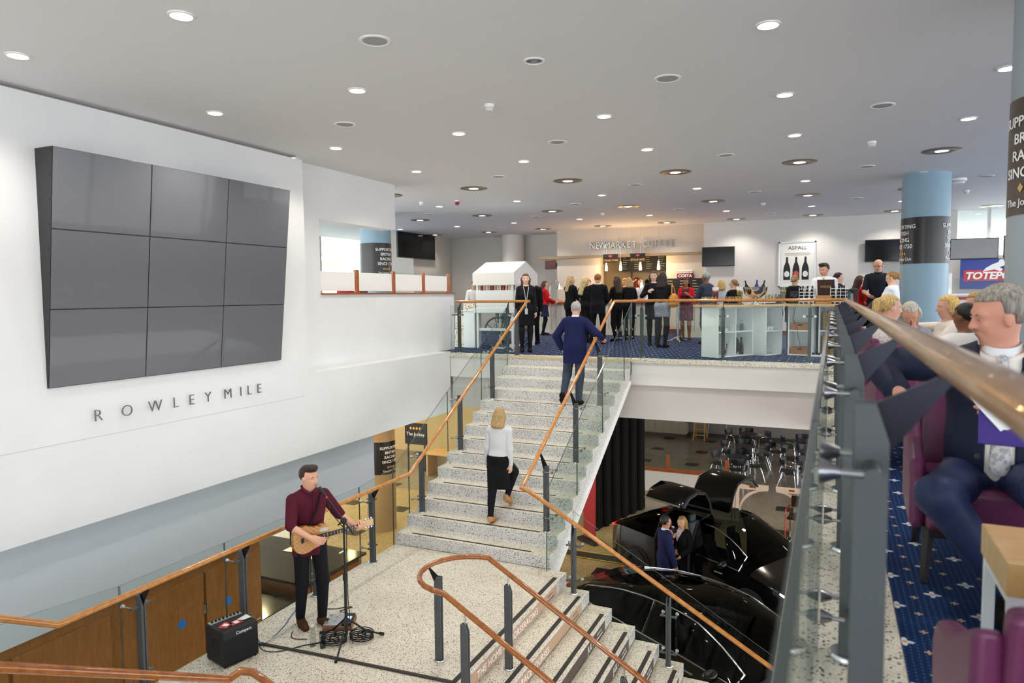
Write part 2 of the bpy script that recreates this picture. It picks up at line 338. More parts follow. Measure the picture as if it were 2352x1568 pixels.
# lower flight, descending towards +x
lf = thing('stair_flight', 'wide terrazzo stair flight going down to the lobby with printed risers', 'stairs', (-3.1, 5.8, FZ))
TAN = mat('riser_panel_tan', '#b7977c', .5); DKR = mat('riser_panel_brown', '#4a3a33', .5)
for i in range(13):
    x0 = -3.10 + .302*i; z = LZ - RS*(i+1)
    if i < 12: step_obj(lf, 'step', (x0, 3.2, z-RS*.9, x0+.33, 8.37, z), (x0+.24, 3.5, z, x0+.29, 8.16, z+.003))
    m = TAN if i < 2 else DKR
    if i: x0 += .0285
    g = G(); g.box(x0, 3.5, z+.018, x0+.004, 8.05, z+RS-.022); rp = g.obj('riser_panel', m, lf, world=True)
    if i < 7:
        s = ('THE HOME OF HORSERACING', 'NEWMARKET RACECOURSES')[i] if i < 2 else 'JULY'
        t = text(s, 'lettering', LETW, .11, (x0+.0045, (6.65, 6.2)[i] if i < 2 else 7.5, z+.045), (0, 1, 0), (0, 0, 1), rp, ext=.001, sp=1.05)
        t.data.transform(Matrix.Translation((3.1, -5.8, -FZ)))
        for yy in (7.75, 4.2):
            g = G()
            for q in range(4):
                yq = yy+.045*q; g.add([(x0+.0055, yq-.016, z+.11), (x0+.0055, yq, z+.094), (x0+.0055, yq+.016, z+.11), (x0+.0055, yq, z+.126)], [(0, 1, 2, 3)])
            g.box(x0+.004, yy-.06, z+.05, x0+.0055, yy+.2, z+.062)
            d = g.obj('emblem', mat('emblem_dark', '#2c241f', .5) if i < 2 else LETW, rp); d.data.transform(Matrix.Translation((3.1, -5.8, -FZ)))
g = G(); g.box(-3.16, 3.3, FZ, -3.12, 8.3, LZ-.31)
g.prism([(-3.1, LZ-.42), (-3.1, LZ-.75), (.1, FZ), (.5, FZ)], lambda a, b, d: (a, d, b), 3.22, 8.34); g.obj('soffit', WHITE, lf, world=True)
# landing grip strip at the head of the lower flight
g = G(); g.box(-3.20, 4.0, LZ, -3.145, 8.2, LZ+.003); tag(g.obj('grip_strip_mat', STRIP), 'dark anti-slip strip along the landing edge above the printed risers', 'strip')
# ================= balustrades =================
def post(par, x, y, z, h, dirv, rail, bracket=True, clamp=None, w=.06, base=True):
    """dirv: unit vector (2d) across the run towards the rail; clamp: list of heights where glass clamps sit on the far side"""
    g = G(); nx, ny = dirv; tx, ty = -ny, nx; A = math.atan2(ny, nx)
    hw = w*.6
    for s in (-1, 1): g.prism([(-hw, 0), (hw, 0), (hw, h-.07), (hw*.25, h), (-hw, h)], lambda a, b, d: (x+nx*a+tx*d, y+ny*a+ty*d, z+b), s*.017-.009, s*.017+.009)
    g.cbox((x, y, z+h/2-.03), (w*.45, .01, h/2-.03), A)
    p = g.obj('post', STEEL, par, world=True, bev=.002)
    L = par.location
    def sub(g, nm, m, sm=None): o = g.obj(nm, m, p, smooth=sm); o.data.transform(Matrix.Translation((-L.x, -L.y, -L.z))); return o
    if base: sub(G().lathe([(0, .02), (.055, .02), (.06, .012), (.06, 0)], 20, (x, y, z)), 'base_plate', CHROME, 1)
    if bracket:
        a = Vector((x, y, z+h-.07)); b = Vector(rail); g = G(); d = (b-a); t = Vector((tx, ty, 0))*.004
        q = [a+Vector((0, 0, -.05)), a+Vector((0, 0, .05)), b+Vector((0, 0, -.006)), b+Vector((0, 0, -.03))]
        q = [a-Vector((nx, ny, 0))*.03+Vector((0, 0, .05)), a-Vector((nx, ny, 0))*.01+Vector((0, 0, -.03)), a+Vector((nx, ny, 0))*.03+Vector((0, 0, -.02)), b+Vector((nx, ny, 0))*.012-Vector((0, 0, .02)), b-Vector((nx, ny, 0))*.012-Vector((0, 0, .02))]
        g.add([v-t for v in q]+[v+t for v in q], [(4, 3, 2, 1, 0), (5, 6, 7, 8, 9)]+[(i, (i+1) % 5, 5+(i+1) % 5, 5+i) for i in range(5)]); sub(g, 'bracket', FIN)
    for zc, gap in (clamp or []):
        g = G(); zz = z+zc
        g.cyl((x-tx*.10, y-ty*.10, zz), (x+tx*.10, y+ty*.10, zz), .014); sub(g, 'clamp_bar', STEEL, 1)
        for s in (-1, 1):
            g = G(); px, py = x+tx*s*.085, y+ty*s*.085; e = gap
            g.cyl((px, py, zz), (px-nx*e, py-ny*e, zz), .007); g.tube([(px-nx*(e-.035), py-ny*(e-.035), zz), (px-nx*(e-.008), py-ny*(e-.008), zz), (px-nx*e, py-ny*e, zz)], [.010, .022, .024], 14)
            sub(g, 'glass_fixing', FIXM, 1)
    return p
def glass(par, poly, off=(0, 0, 0), th=.012, nrm=(1, 0, 0), nm='glass_panel'):
    """poly: 3d corner points of one pane (planar, convex)"""
    n = Vector(nrm)*th/2; P = [Vector(p) for p in poly]; k = len(P); g = G(); vs = [p-n for p in P]+[p+n for p in P]
    g.add(vs, [tuple(range(k-1, -1, -1)), tuple(range(k, 2*k))]); g.mi = 1
    g.add(vs, [(i, (i+1) % k, k+(i+1) % k, k+i) for i in range(k)]); return g.obj(nm, [GLASS, GEDGE], par, world=True)
def rail(par, pts, m=OAKR, r=.027, n=14, nm='handrail'): return G().tube(pts, r, n).obj(nm, m, par, smooth=1, world=True, ang=50)
CL2 = [(.86, .13), (.22, .13)]
SL = RS/GO
# --- landing side + upper flight, wall side
A = thing('glass_balustrade', 'long oak-topped glass balustrade on the white wall side of the stairs', 'balustrade', (-5.645, 5.8, LZ))
RX, RXR = -5.53, -3.64; RH = 1.06
rail(A, [(RX, 3.38-2.6, LZ+RH+2.6*SL), (RX, 3.38, LZ+RH), (RX, 8.46, LZ+RH), (RX, 12.80, 1.07), (RX+.03, 12.83, 1.07)], OAKR)
for y in (4.19, 5.39, 6.54, 7.69): post(A, -5.645, y, LZ, .96, (1, 0), (RX, y, LZ+RH), clamp=[(.86, .13), (.22, .13)] if y != 6.54 else [(.22, .13)])
for i in (2, 6, 10):
    y = 8.42+GO*(i-1)+.2; z = LZ+RS*i; post(A, -5.62, y, z, .93, (1, 0), (RX, y, LZ+RH+(y-8.46)*SL), clamp=CL2)
post(A, -5.62, 12.5, 0, .93, (1, 0), (RX, 12.5, 1.0), clamp=[(.80, .12), (.10, .12)])
GX = -5.80
def gp(ya, yb, b0, t0, b1, t1): glass(A, [(GX, ya+.006, b0), (GX, yb-.006, b1), (GX, yb-.006, t1), (GX, ya+.006, t0)])
def zt(y): return LZ+1.05 + max(0, y-8.3)*SL
def zb(y): return LZ-.12 + max(0, y-8.42)*SL
for a, b in ((1.9, 3.05), (3.05, 4.10), (4.10, 5.30), (5.30, 6.62), (6.62, 7.62)):
    e = max(0, 3.2-a)*SL; e2 = max(0, 3.2-b)*SL; gp(a, b, LZ-.12+e, LZ+1.05+e, LZ-.12+e2, LZ+1.05+e2)
gp(7.62, 8.42, LZ-.12, zt(7.6), LZ-.12, zt(8.42))
for a, b in ((8.42, 8.85), (8.85, 10.05), (10.05, 11.3), (11.3, 12.45)): gp(a, b, zb(a), zt(a), zb(b), zt(b))
# --- upper flight far side + lower flight far side
B = thing('glass_balustrade', 'oak-topped glass balustrade that turns the corner down beside the black cars', 'balustrade', (-3.5, 8.3, LZ))
rail(B, [(-3.33, 12.78, 1.07), (RXR, 12.50, 1.07), (RXR, 12.38, 1.02), (RXR, 8.30, -1.27), (RXR+.01, 8.19, -1.31), (RXR+.10, 8.16, -1.325), (-3.45, 8.16, -1.37), (-3.35, 8.16, -1.42), (.75, 8.16, -1.42-4.1*RS/.302)])
for i in (2, 6, 10):
    y = 8.42+GO*(i-1)+.12; z = LZ+RS*i; post(B, -3.55, y, z, .93, (-1, 0), (RXR, y, -1.27+(y-8.30)*SL), clamp=CL2)
GX = -3.345
for a, b in ((8.33, 9.55), (9.55, 10.8), (10.8, 12.1), (12.1, 12.62)):
    glass(B, [(GX, a+.006, zb(a)-.05), (GX, b-.006, zb(b)-.05), (GX, b-.006, zt(b)), (GX, a+.006, zt(a))])
for x, i in ((-2.93, 1), (-1.72, 5), (-.51, 9)):
    z = LZ-RS*i; zr = -1.42-(x+3.35)*RS/.302; post(B, x, 8.22, z, zr-z-.1, (0, -1), (x, 8.16, zr), clamp=[(.62, .10), (.16, .10)])
sl = RS/.302
def lz(x): return -1.42-(x+3.35)*sl
for a, b in ((-3.0, -1.66), (-1.66, -.45), (-.45, .7)):
    glass(B, [(a+.006, 8.385, lz(a)-1.12), (b-.006, 8.385, lz(b)-1.12), (b-.006, 8.385, lz(b)+.03), (a+.006, 8.385, lz(a)+.03)], nrm=(0, 1, 0))
# --- centre double rail with a looped end
Cc = thing('centre_handrail', 'dark oak handrail with a looped end standing on steel posts mid-stair', 'handrail', (-3.1, 5.79, LZ))
pts = []; zr = LZ+.95
pts.append((.6, 5.33, zr-3.75*sl)); pts.append((-3.15, 5.33, zr))
for k in range(1, 12):
    a = -PI/2 - PI*k/12; pts.append((-3.15+.46*math.cos(a), 5.79+.46*math.sin(a), zr))
pts += [(-3.15, 6.25, zr), (.6, 6.25, zr-3.75*sl)]
rail(Cc, pts, OAKD, .026)
post(Cc, -3.50, 5.83, LZ, .86, (-1, 0), (-3.6, 5.83, zr))
for yy in (5.33, 6.25):
    for x, i in ((-2.93, 1), (-1.72, 5), (-.5, 9)):
        z = LZ-RS*i; zq = zr-(x+3.15)*sl; post(Cc, x, yy, z, zq-z-.12, (1, 0), (x, yy, zq), bracket=False)
        g = G(); g.cyl((x, yy, zq-.14), (x, yy, zq-.02), .008); g.obj('rail_stem', CHROME, Cc, world=True)
# --- near side rail of the other flight
D = thing('glass_balustrade', 'dark oak handrail rising beside the flight that leaves the landing under the amplifier', 'balustrade', (-3.6, 3.5, LZ))
rail(D, [(.6, 3.44, lz(.6)-.02), (-3.35, 3.44, -1.42), (-3.45, 3.44, -1.38), (RXR+.10, 3.44, -1.35), (RXR+.01, 3.42, -1.35), (RXR, 3.32, -1.36), (RXR, .4, -1.36+2.92*SL)], OAKD)
for x, i in ((-2.93, 1), (-1.72, 5)):
    z = LZ-RS*i; q = -1.42-(x+3.35)*sl; post(D, x, 3.38, z, q-z-.1, (0, 1), (x, 3.44, q), clamp=[(.62, .10), (.16, .10)])
post(D, -3.55, 3.2-GO-.1, LZ+RS*2, .93, (-1, 0), (RXR, 3.2-GO-.1, LZ+RS*2+1.0), clamp=CL2)
# --- balcony rails
E_ = thing('glass_balustrade', 'short balcony balustrade between the white wall and the stair head', 'balustrade', (-6.5, 12.8, 0))
rail(E_, [(-7.18, 12.88, 1.075), (-5.50, 12.88, 1.075)])
for x in (-7.08, -5.97): post(E_, x, 12.82, 0, .95, (0, 1), (x, 12.88, 1.075), clamp=[(.80, .12)])
for a, b in ((-7.19, -6.6), (-6.6, -5.85)): glass(E_, [(a, 12.66, -.05), (b-.01, 12.66, -.05), (b-.01, 12.66, 1.0), (a, 12.66, 1.0)], nrm=(0, 1, 0))
Fb = thing('glass_balustrade', 'oak-topped glass balustrade along the balcony in front of the bar', 'balustrade', (-1.7, 12.8, 0))
rail(Fb, [(-3.34, 12.80, 1.075), (.19, 12.80, 1.075)])
for x in (-3.2, -1.74, -.33): post(Fb, x, 12.78, 0, .95, (0, 1), (x, 12.80, 1.075), clamp=[(.80, .10)])
for a, b in ((-3.3, -2.5), (-2.5, -1.04), (-1.04, -.05)): glass(Fb, [(a+.006, 12.66, -.05), (b-.006, 12.66, -.05), (b-.006, 12.66, 1.0), (a+.006, 12.66, 1.0)], nrm=(0, 1, 0))
Hh = thing('glass_balustrade', 'weathered oak handrail on grey fin brackets running beside the purple armchairs', 'balustrade', (.07, 6, 0))
WEA = wood('worn_oak', '#a8794a', '#c49a68', .3, (5, 1.2, 5), .5)
rail(Hh, [(.195, -.8, 1.075), (.195, 12.80, 1.075)], WEA, .030, 20)
ys = [.36+1.06*k for k in range(12)]
for k, y in enumerate(ys): post(Hh, .07, y+.0, 0, 1.0, (1, 0), (.195, y, 1.075), clamp=[(.885, .085), (.16, .085)], w=.048)
for k in range(11): glass(Hh, [(-.025, ys[k]+.006, -.04), (-.025, ys[k+1]-.006, -.04), (-.025, ys[k+1]-.006, .96), (-.025, ys[k]+.006, .96)])
glass(Hh, [(-.025, -.8, -.04), (-.025, .354, -.04), (-.025, .354, .96), (-.025, -.8, .96)])
# ================= people: signed-distance bodies meshed with surface nets =================
def _bb(p):
    if p[0] == 'rc':
        a, b, r = p[1], p[2], max(p[3], p[4])*max(1., p[6]); return np.minimum(a, b)-r, np.maximum(a, b)+r
    r = max(p[2]); return p[1]-r, p[1]+r
def sdf_mesh(prims, vox, clip=None):
    los, his = zip(*[_bb(p) for p in prims]); lo = np.min(los, 0)-3*vox-.01; hi = np.max(his, 0)+3*vox+.01
    n = np.ceil((hi-lo)/vox).astype(int)+1; ax = [lo[i]+vox*np.arange(n[i]) for i in range(3)]
    D = np.full(n, 1., np.float32)
    for p, (l, h_) in zip(prims, zip(los, his)):
        k = p[-1]; e = abs(k)+2*vox; i0 = np.maximum(((l-e-lo)/vox).astype(int), 0); i1 = np.minimum(((h_+e-lo)/vox).astype(int)+2, n)
        X = ax[0][i0[0]:i1[0], None, None]; Y = ax[1][None, i0[1]:i1[1], None]; Z = ax[2][None, None, i0[2]:i1[2]]
        if p[0] == 'rc':
            _, a, b, r1, r2, fy, fx, _k = p; ab = (b-a)*[1/fx, 1/fy, 1]; px, py, pz = (X-a[0])/fx, (Y-a[1])/fy, Z-a[2]
            t = np.clip((px*ab[0]+py*ab[1]+pz*ab[2])/max(1e-9, ab@ab), 0, 1)
            d = np.sqrt((px-t*ab[0])**2+(py-t*ab[1])**2+(pz-t*ab[2])**2)-(r1+(r2-r1)*t)
        else:
            _, c, r, Rm, _k = p; q = [X-c[0], Y-c[1], Z-c[2]]
            u = [(Rm[0][j]*q[0]+Rm[1][j]*q[1]+Rm[2][j]*q[2]) for j in range(3)]
            k0 = np.sqrt(sum((u[j]/r[j])**2 for j in range(3))); k1 = np.sqrt(sum((u[j]/r[j]**2)**2 for j in range(3)))+1e-9; d = k0*(k0-1)/k1
        sl = (slice(i0[0], i1[0]), slice(i0[1], i1[1]), slice(i0[2], i1[2])); A = D[sl]
        if k < 0: D[sl] = np.maximum(A, -d)
        else: hh = np.maximum(k-np.abs(A-d), 0)/max(k, 1e-6); D[sl] = np.minimum(A, d)-hh*hh*k*.25
    if clip is not None: D = np.maximum(D, clip(ax[0][:, None, None], ax[1][None, :, None], ax[2][None, None, :])).astype(np.float32)
    D[[0, -1]] = 1; D[:, [0, -1]] = 1; D[:, :, [0, -1]] = 1
    I = D < 0; cs = np.zeros(n-1, np.int8); sh = [(a, b, c) for a in (0, 1) for b in (0, 1) for c in (0, 1)]
    def cn(o): return tuple(slice(o[i], n[i]-1+o[i]) for i in range(3))
    for o in sh: cs += I[cn(o)]
    act = np.argwhere((cs > 0) & (cs < 8)); idx = np.full(n-1, -1, np.int64); idx[tuple(act.T)] = np.arange(len(act))
    val = np.stack([D[tuple((act+o).T)] for o in sh], 1); pos = np.zeros((len(act), 3)); cnt = np.zeros(len(act))
    for a in range(8):
        for b in range(a+1, 8):
            if sum(abs(sh[a][i]-sh[b][i]) for i in range(3)) != 1: continue
            m = (val[:, a] < 0) != (val[:, b] < 0); t = np.where(m, val[:, a]/(val[:, a]-val[:, b]+1e-12), 0)
            pos += m[:, None]*(np.array(sh[a])+t[:, None]*(np.array(sh[b])-np.array(sh[a]))); cnt += m
    V = lo + vox*(act + pos/np.maximum(cnt, 1)[:, None]); F = []
    for d in range(3):
        u, v = (d+1) % 3, (d+2) % 3; s0 = [slice(1, None)]*3; s0[d] = slice(0, n[d]-1); s1 = list(s0); s1[d] = slice(1, n[d])
        a = I[tuple(s0)]; b = I[tuple(s1)]; e = np.argwhere(a != b); sg = a[tuple(e.T)]; off = np.array([1, 1, 1]); off[d] = 0; e = e+off
        ok = np.all(e < np.array(n)-1, 1); e = e[ok]; sg = sg[ok]; q = []
        for du, dv in ((1, 1), (0, 1), (0, 0), (1, 0)):
            w = e.copy(); w[:, u] -= du; w[:, v] -= dv; q.append(idx[tuple(w.T)])
        q = np.stack(q, 1); q[~sg] = q[~sg][:, ::-1]; F.append(q)
    F = np.concatenate(F); F = F[(F >= 0).all(1)]; return V, F
def np_obj(name, V, F, mats, parent, fm=None, smooth=True, label=None):
    me = bpy.data.meshes.new(name); me.vertices.add(len(V)); me.vertices.foreach_set('co', np.asarray(V, np.float32).ravel())
    me.loops.add(F.size); me.loops.foreach_set('vertex_index', F.ravel().astype(np.int32)); me.polygons.add(len(F)); me.polygons.foreach_set('loop_start', np.arange(0, F.size, 4, dtype=np.int32))
    for m in (mats if isinstance(mats, list) else [mats]): me.materials.append(m)
    if fm is not None: me.polygons.foreach_set('material_index', fm.astype(np.int32))
    me.update(calc_edges=True); me.polygons.foreach_set('use_smooth', np.ones(len(F), bool)); o = bpy.data.objects.new(name, me); COL.objects.link(o); o.parent = parent
    if label: o['label'] = label
    return o
def rc(a, b, r1, r2=None, k=.03, fy=1., fx=1.): return ('rc', np.array(a, float), np.array(b, float), r1, r1 if r2 is None else r2, fy, fx, k)
I3 = np.eye(3)
def el(c, r, k=.03, R=I3): return ('el', np.array(c, float), np.array(r, float), np.array(R), k)
def rot(ax, d):
    c, s = math.cos(math.radians(d)), math.sin(math.radians(d))
    return np.array({'x': ((1, 0, 0), (0, c, -s), (0, s, c)), 'y': ((c, 0, s), (0, 1, 0), (-s, 0, c)), 'z': ((c, -s, 0), (s, c, 0), (0, 0, 1))}[ax], float)
def ik(a, t, l1, l2, pole):
    a = np.array(a, float); t = np.array(t, float); d = t-a; L = np.linalg.norm(d); L2 = min(max(L, abs(l1-l2)+.01), (l1+l2)*.998)
    u = d/max(L, 1e-6); t = a+u*L2; x = (l1*l1-l2*l2+L2*L2)/(2*L2); hgt = math.sqrt(max(0, l1*l1-x*x)); p = np.array(pole, float); p = p-u*(p@u); p /= np.linalg.norm(p)+1e-9
    return a+u*x+p*hgt, t
def unit(v): v = np.array(v, float); return v/(np.linalg.norm(v)+1e-9)
CLOTH = {}
def cloth(col, rough=.85):
    k = (col, rough)
    if k not in CLOTH: CLOTH[k] = mat('cloth_'+col.strip('#'), col, rough, spec=.2)
    return CLOTH[k]
def skin_m(col):
    m = mat('skin_'+col.strip('#'), col, .5, spec=.35); b = m.node_tree.nodes['Principled BSDF']; b.inputs['Subsurface Weight'].default_value = .06; b.inputs['Subsurface Radius'].default_value = (.012, .004, .002); return m
def hair_m(col):
    m = MATS.get('hair_'+col.strip('#'))
    if m: return m
    m = mat('hair_'+col.strip('#'), col, .45, spec=.4); n = N(m); v = n.co((60, 60, 6)); f = n('ShaderNodeTexNoise', {0: v, 2: 2., 3: 4.}).outputs[0]
    c = lin(col); r = n('ShaderNodeValToRGB', (f,)); r.color_ramp.elements[0].color = tuple(x*.45 for x in c[:3])+(1,); r.color_ramp.elements[1].color = tuple(min(1, x*1.5) for x in c[:3])+(1,); r.color_ramp.elements[0].position = .3; r.color_ramp.elements[1].position = .7
    n.out(r.outputs[0], bump=f, bs=.5); return m
def person(label, loc, rz, h=1.7, sex='m', skin='#d8a488', hair=('#33241a', 'short'), wear=(), pose={}, vox=.0145, group=None, name='person', face=True):
    P = pose; s = h/1.75; fem = sex == 'f'; T = thing(name, label, 'person', loc, math.radians(rz), group)
    hip = np.array(P.get('hip', (0, 0, .95)), float)*s; RT = rot('z', P.get('twist', 0)) @ rot('x', -P.get('lean', 2)) @ rot('y', P.get('side', 0))
    sit = P.get('sit', False); HL = max([w[2].get('heel', 0) for w in wear if w[0] == 'shoes' and len(w) > 2]+[0])
    U = RT @ [0, 0, 1.]; Xd = RT @ [1., 0, 0]; Yd = RT @ [0, 1., 0]
    def sp(x, y, z): return hip + (Xd*x + Yd*y + U*z)*s
    shw = .142 if fem else .17; sh = {1: sp(shw, -.012, .447), -1: sp(-shw, -.012, .447)}
    RH = RT @ rot('z', P.get('turn', 0)) @ rot('x', -P.get('nod', 4)) @ rot('y', P.get('tilt', 0)); nk = sp(0, -.012, .52); hc = nk + (RH @ [0, .018, .0]+U*.145)*s
    def hd(x, y, z): return hc + RH @ (np.array([x, y, z])*s)
    HS = .94 if fem else 1.
    hpj = {i: hip+np.array([i*.09*s, 0, -.02*s]) for i in (1, -1)}
    arm = {}; leg = {}
    for i, nm in ((1, 'r'), (-1, 'l')):
        tgt = np.array(P.get(nm+'h', (i*.235, .03, .80)), float)*s; pole = P.get(nm+'e', (i*.5, -.8, -.25))
        e, w = ik(sh[i], tgt, .295*s*(.95 if fem else 1), .25*s*(.95 if fem else 1), pole); d = unit(P.get(nm+'hd', w-e)); arm[i] = (sh[i], e, w, d, unit(P.get(nm+'hn', np.array([-i*.8, .3, .15]))), P.get(nm+'c', .35))
        ft = np.array(P.get(nm+'f', (i*.085, .0, 0)), float)*s; pit = P.get(nm+'p', 0); ank = ft+np.array([0, -.05*s, .085*s])
        if pit: ank = ft + rot('x', pit) @ (np.array([0, -.05, .085])*s-np.array([0, .13, 0])*s)+np.array([0, .13, 0])*s
        kn, ank = ik(hpj[i], ank, .44*s, .415*s, P.get(nm+'k', (i*.12, 1, 0))); leg[i] = (hpj[i], kn, ank, ft, pit, P.get(nm+'t', i*-8))
    def torso(o=0., waist=1.):
        w = (.115 if fem else .135)*waist
        L = [el(sp(0, 0, .02), ((.168 if fem else .16)*s+o, .115*s+o, .125*s+o), .06, RT), el(sp(0, .005, .19), (w*s+o, .098*s+o, .15*s+o), .07, RT), el(sp(0, .0, .36), ((.143 if fem else .165)*s+o, .11*s+o, .17*s+o), .07, RT),
             rc(sp(0, -.018, .475), sh[1]-U*.004*s, .058*s+o, .05*s+o, k=.05), rc(sp(0, -.018, .475), sh[-1]-U*.004*s, .058*s+o, .05*s+o, k=.05)]
        if P.get('belly'): L.append(el(sp(0, .05, .13), (.15*s+o, .13*s+o, .15*s+o), .06, RT))
        if fem: L += [el(sp(i*.065, .085, .325), (.062*s+o, .055*s+o, .06*s+o), .04, RT) for i in (1, -1)]
        return L
    def armp(o=0., upto=2., only=None, rr=1.):
        L = []
        for i in (1, -1):
            if only and i != only: continue
            a, e, w, d, nn, c = arm[i]; m = .9 if fem else 1.
            t = min(1, upto); L.append(rc(a, a+(e-a)*t, .05*s*m*rr+o, (.05-.012*t)*s*m*rr+o, k=.04))
            if upto > 1: t = min(1, upto-1); L.append(rc(e, e+(w-e)*t, .038*s*m*rr+o, (.038-.012*t)*s*m*rr+o, k=.025))
        return L
    def handp():
        L = []
        for i in (1, -1):
            a, e, w, d, nn, c = arm[i]; nn = unit(nn-d*(nn@d)); sd = np.cross(d, nn)*i*-1; q = .92 if fem else 1.; S_ = s*q
            th = P.get('rthumb' if i == 1 else 'lthumb', None)
            L += [rc(w, w+d*.03*S_, .026*S_, .028*S_, k=.02)]+[rc(w+d*.02*S_+sd*y*S_, w+d*.085*S_+sd*y*1.15*S_, .017*S_, .014*S_, k=.018) for y in (-.024, 0, .024)]
            for j, (y, l) in enumerate(((-.033, .068), (-.011, .08), (.011, .085), (.033, .075))):
                b = w+d*.085*S_+sd*y*S_; c1, c2 = c*(1+.1*j), c*2.1; m_ = b+(d*math.cos(c1)+nn*math.sin(c1))*l*.5*S_; L += [rc(b, m_, .0098*S_, .009*S_, k=.004), rc(m_, m_+(d*math.cos(c2)+nn*math.sin(c2))*l*.5*S_, .009*S_, .0075*S_, k=.004)]
            b = w+d*.03*S_+sd*.03*S_; m_ = b+(d*.55+sd*.6+nn*.4)*.05*S_; L += [rc(b, m_, .013*S_, .011*S_, k=.012), rc(m_, m_+(d*.85+nn*.35)*.036*S_, .010*S_, .008*S_, k=.005)]
        return L
    def legp(o=0., upto=2., rr=1., k=.04):
        L = []
        for i in (1, -1):
            a, kn, an, ft, pit, to = leg[i]; t = min(1, upto); L.append(rc(a, a+(kn-a)*t, .078*s*rr+o, (.078-.024*t)*s*rr+o, k=k))
            if upto > 1:
                t = min(1, upto-1); cv = kn+(an-kn)*.3+unit(np.cross(np.cross(an-kn, (0, 1, 0)), an-kn))*-.018*s
                if rr == 1.: L.append(rc(kn*.75+cv*.25, cv+(an-kn)*.2, .05*s+o, .042*s+o, k=.04))
                L.append(rc(kn, kn+(an-kn)*t, .055*s*rr+o, (.055-.019*t)*s*rr+o, k=.03))
        return L
    def footp(o=0., heel=0., only=(1, -1)):
        L = []
        for i in only:
            a, kn, an, ft, pit, to = leg[i]; Rf = rot('z', to) @ rot('x', pit); piv = np.array([0, .13, 0])*s
            def fp(x, y, z): return ft + rot('z', to) @ (rot('x', pit) @ (np.array([x, y, z])*s-piv)+piv)
            L += [rc(fp(0, -.075, .035+heel), fp(0, .03, .032+heel*.5), .034*s+o, .034*s+o, k=.02), rc(fp(0, .03, .032+heel*.5), fp(i*-.01, .13, .024), .036*s+o, .024*s+o, k=.02, fx=1.15), rc(fp(0, -.05, .04+heel), an, .036*s+o, .036*s+o, k=.02)]
            if heel: L.append(rc(fp(0, -.075, .03+heel), fp(0, -.07, .008), .013*s, .007*s, k=.01))
        return L
    def headp():
        q = HS
        return [el(hd(0, -.014, .035*q), (.077*q*s, .098*q*s, .09*q*s), .03, RH), el(hd(0, .022, -.038*q), (.06*q*s, .066*q*s, .075*q*s), .03, RH), el(hd(0, .045, -.092*q), (.03*q*s, .03*q*s, .022*q*s), .03, RH),
                rc(hd(0, .083*q, .018*q), hd(0, .103*q, -.022*q), .008*s, .0125*s, k=.014), el(hd(.015*q, .09*q, -.026*q), (.009*s, .01*s, .008*s), .008, RH), el(hd(-.015*q, .09*q, -.026*q), (.009*s, .01*s, .008*s), .008, RH),
                rc(hd(-.04, .068*q, .03*q), hd(.04, .068*q, .03*q), .014*s, k=.02), rc(hd(-.034, .062*q, -.018), hd(-.03, .06*q, -.03), .018*s, k=.02), rc(hd(.034, .062*q, -.018), hd(.03, .06*q, -.03), .018*s, k=.02),
                el(hd(.032, .088*q, .008), (.013*s, .012*s, .009*s), -.0001, RH), el(hd(-.032, .088*q, .008), (.013*s, .012*s, .009*s), -.0001, RH),
                rc(hd(-.018, .08*q, -.058), hd(.018, .08*q, -.058), .009*s, k=.01)] + \
               [el(hd(i*.079*q, -.008, -.004), (.011*s, .021*s, .033*s), .008, RH) for i in (1, -1)] + [rc(nk-U*.02*s, hc+(RH @ [0, -.012, -.05])*s, (.049 if fem else .058)*s, (.047 if fem else .056)*s, k=.03)]
    def sdist(X, Y, Z): return (X-hip[0])*U[0]+(Y-hip[1])*U[1]+(Z-hip[2])*U[2]
    body = torso()+armp()+handp()+legp()+footp(0., HL)+headp()
    V, F = sdf_mesh(body, vox); np_obj('body', V, F, skin_m(skin), T)
    # ---- clothes: (kind, colour, options)
    for w in wear:
        kind, col, o = w[0], w[1], (w[2] if len(w) > 2 else {}); m = o.get('mat') or cloth(col, o.get('rough', .85)); clip = None; extra = o.get('extra', []); inf = o.get('inf', .014)
        if kind in ('shirt', 'jacket', 'top', 'cardigan', 'dress', 'coat'):
            inf = o.get('inf', {'shirt': .012, 'top': .012, 'dress': .013}.get(kind, .026)); hem = o.get('hem', {'shirt': -.06, 'top': -.07, 'jacket': -.19, 'cardigan': -.12, 'coat': -.4}.get(kind, -.3))*s
            L = torso(inf, o.get('waist', 1.12 if kind in ('jacket', 'coat') else 1.)) 
            if hem < -.08*s and not sit:
                if kind == 'dress': L += legp(.018, .95) + [rc(sp(0, 0, -.02), hip+np.array([0, .01, hem]), .115*s+inf, o.get('flare', .15)*s, k=.06, fy=.78, fx=1.3)]
                else: L += [rc(sp(0, 0, 0), hip+np.array([0, -.005, hem-.06]), .115*s+inf, .118*s+inf, k=.05, fy=.86, fx=1.38)]
            elif kind == 'dress' and sit: L += legp(inf+.012, 1.-.1)
            neck = o.get('neck', .53)*s; V_ = o.get('v', 0); hemw = hip[2]+hem if not sit else None; vn = o.get('open', 0)
            def clip(X, Y, Z, hem=hem, neck=neck, V_=V_, vn=vn, kind=kind):
                u = sdist(X, Y, Z); xx = (X-hip[0])*Xd[0]+(Y-hip[1])*Xd[1]+(Z-hip[2])*Xd[2]; yy = (X-hip[0])*Yd[0]+(Y-hip[1])*Yd[1]+(Z-hip[2])*Yd[2]
                c = np.where(np.abs(xx) < (.11 if kind not in ('jacket', 'coat', 'cardigan') else .082)*s, u-neck+np.maximum(0, yy)*.35, -1)
                if V_: c = np.maximum(c, np.where(u > (.47-V_)*s, np.minimum(.066*s*np.clip((u-(.47-V_)*s)/(V_*s), 0, 1)-np.abs(xx), yy-.01), -1))
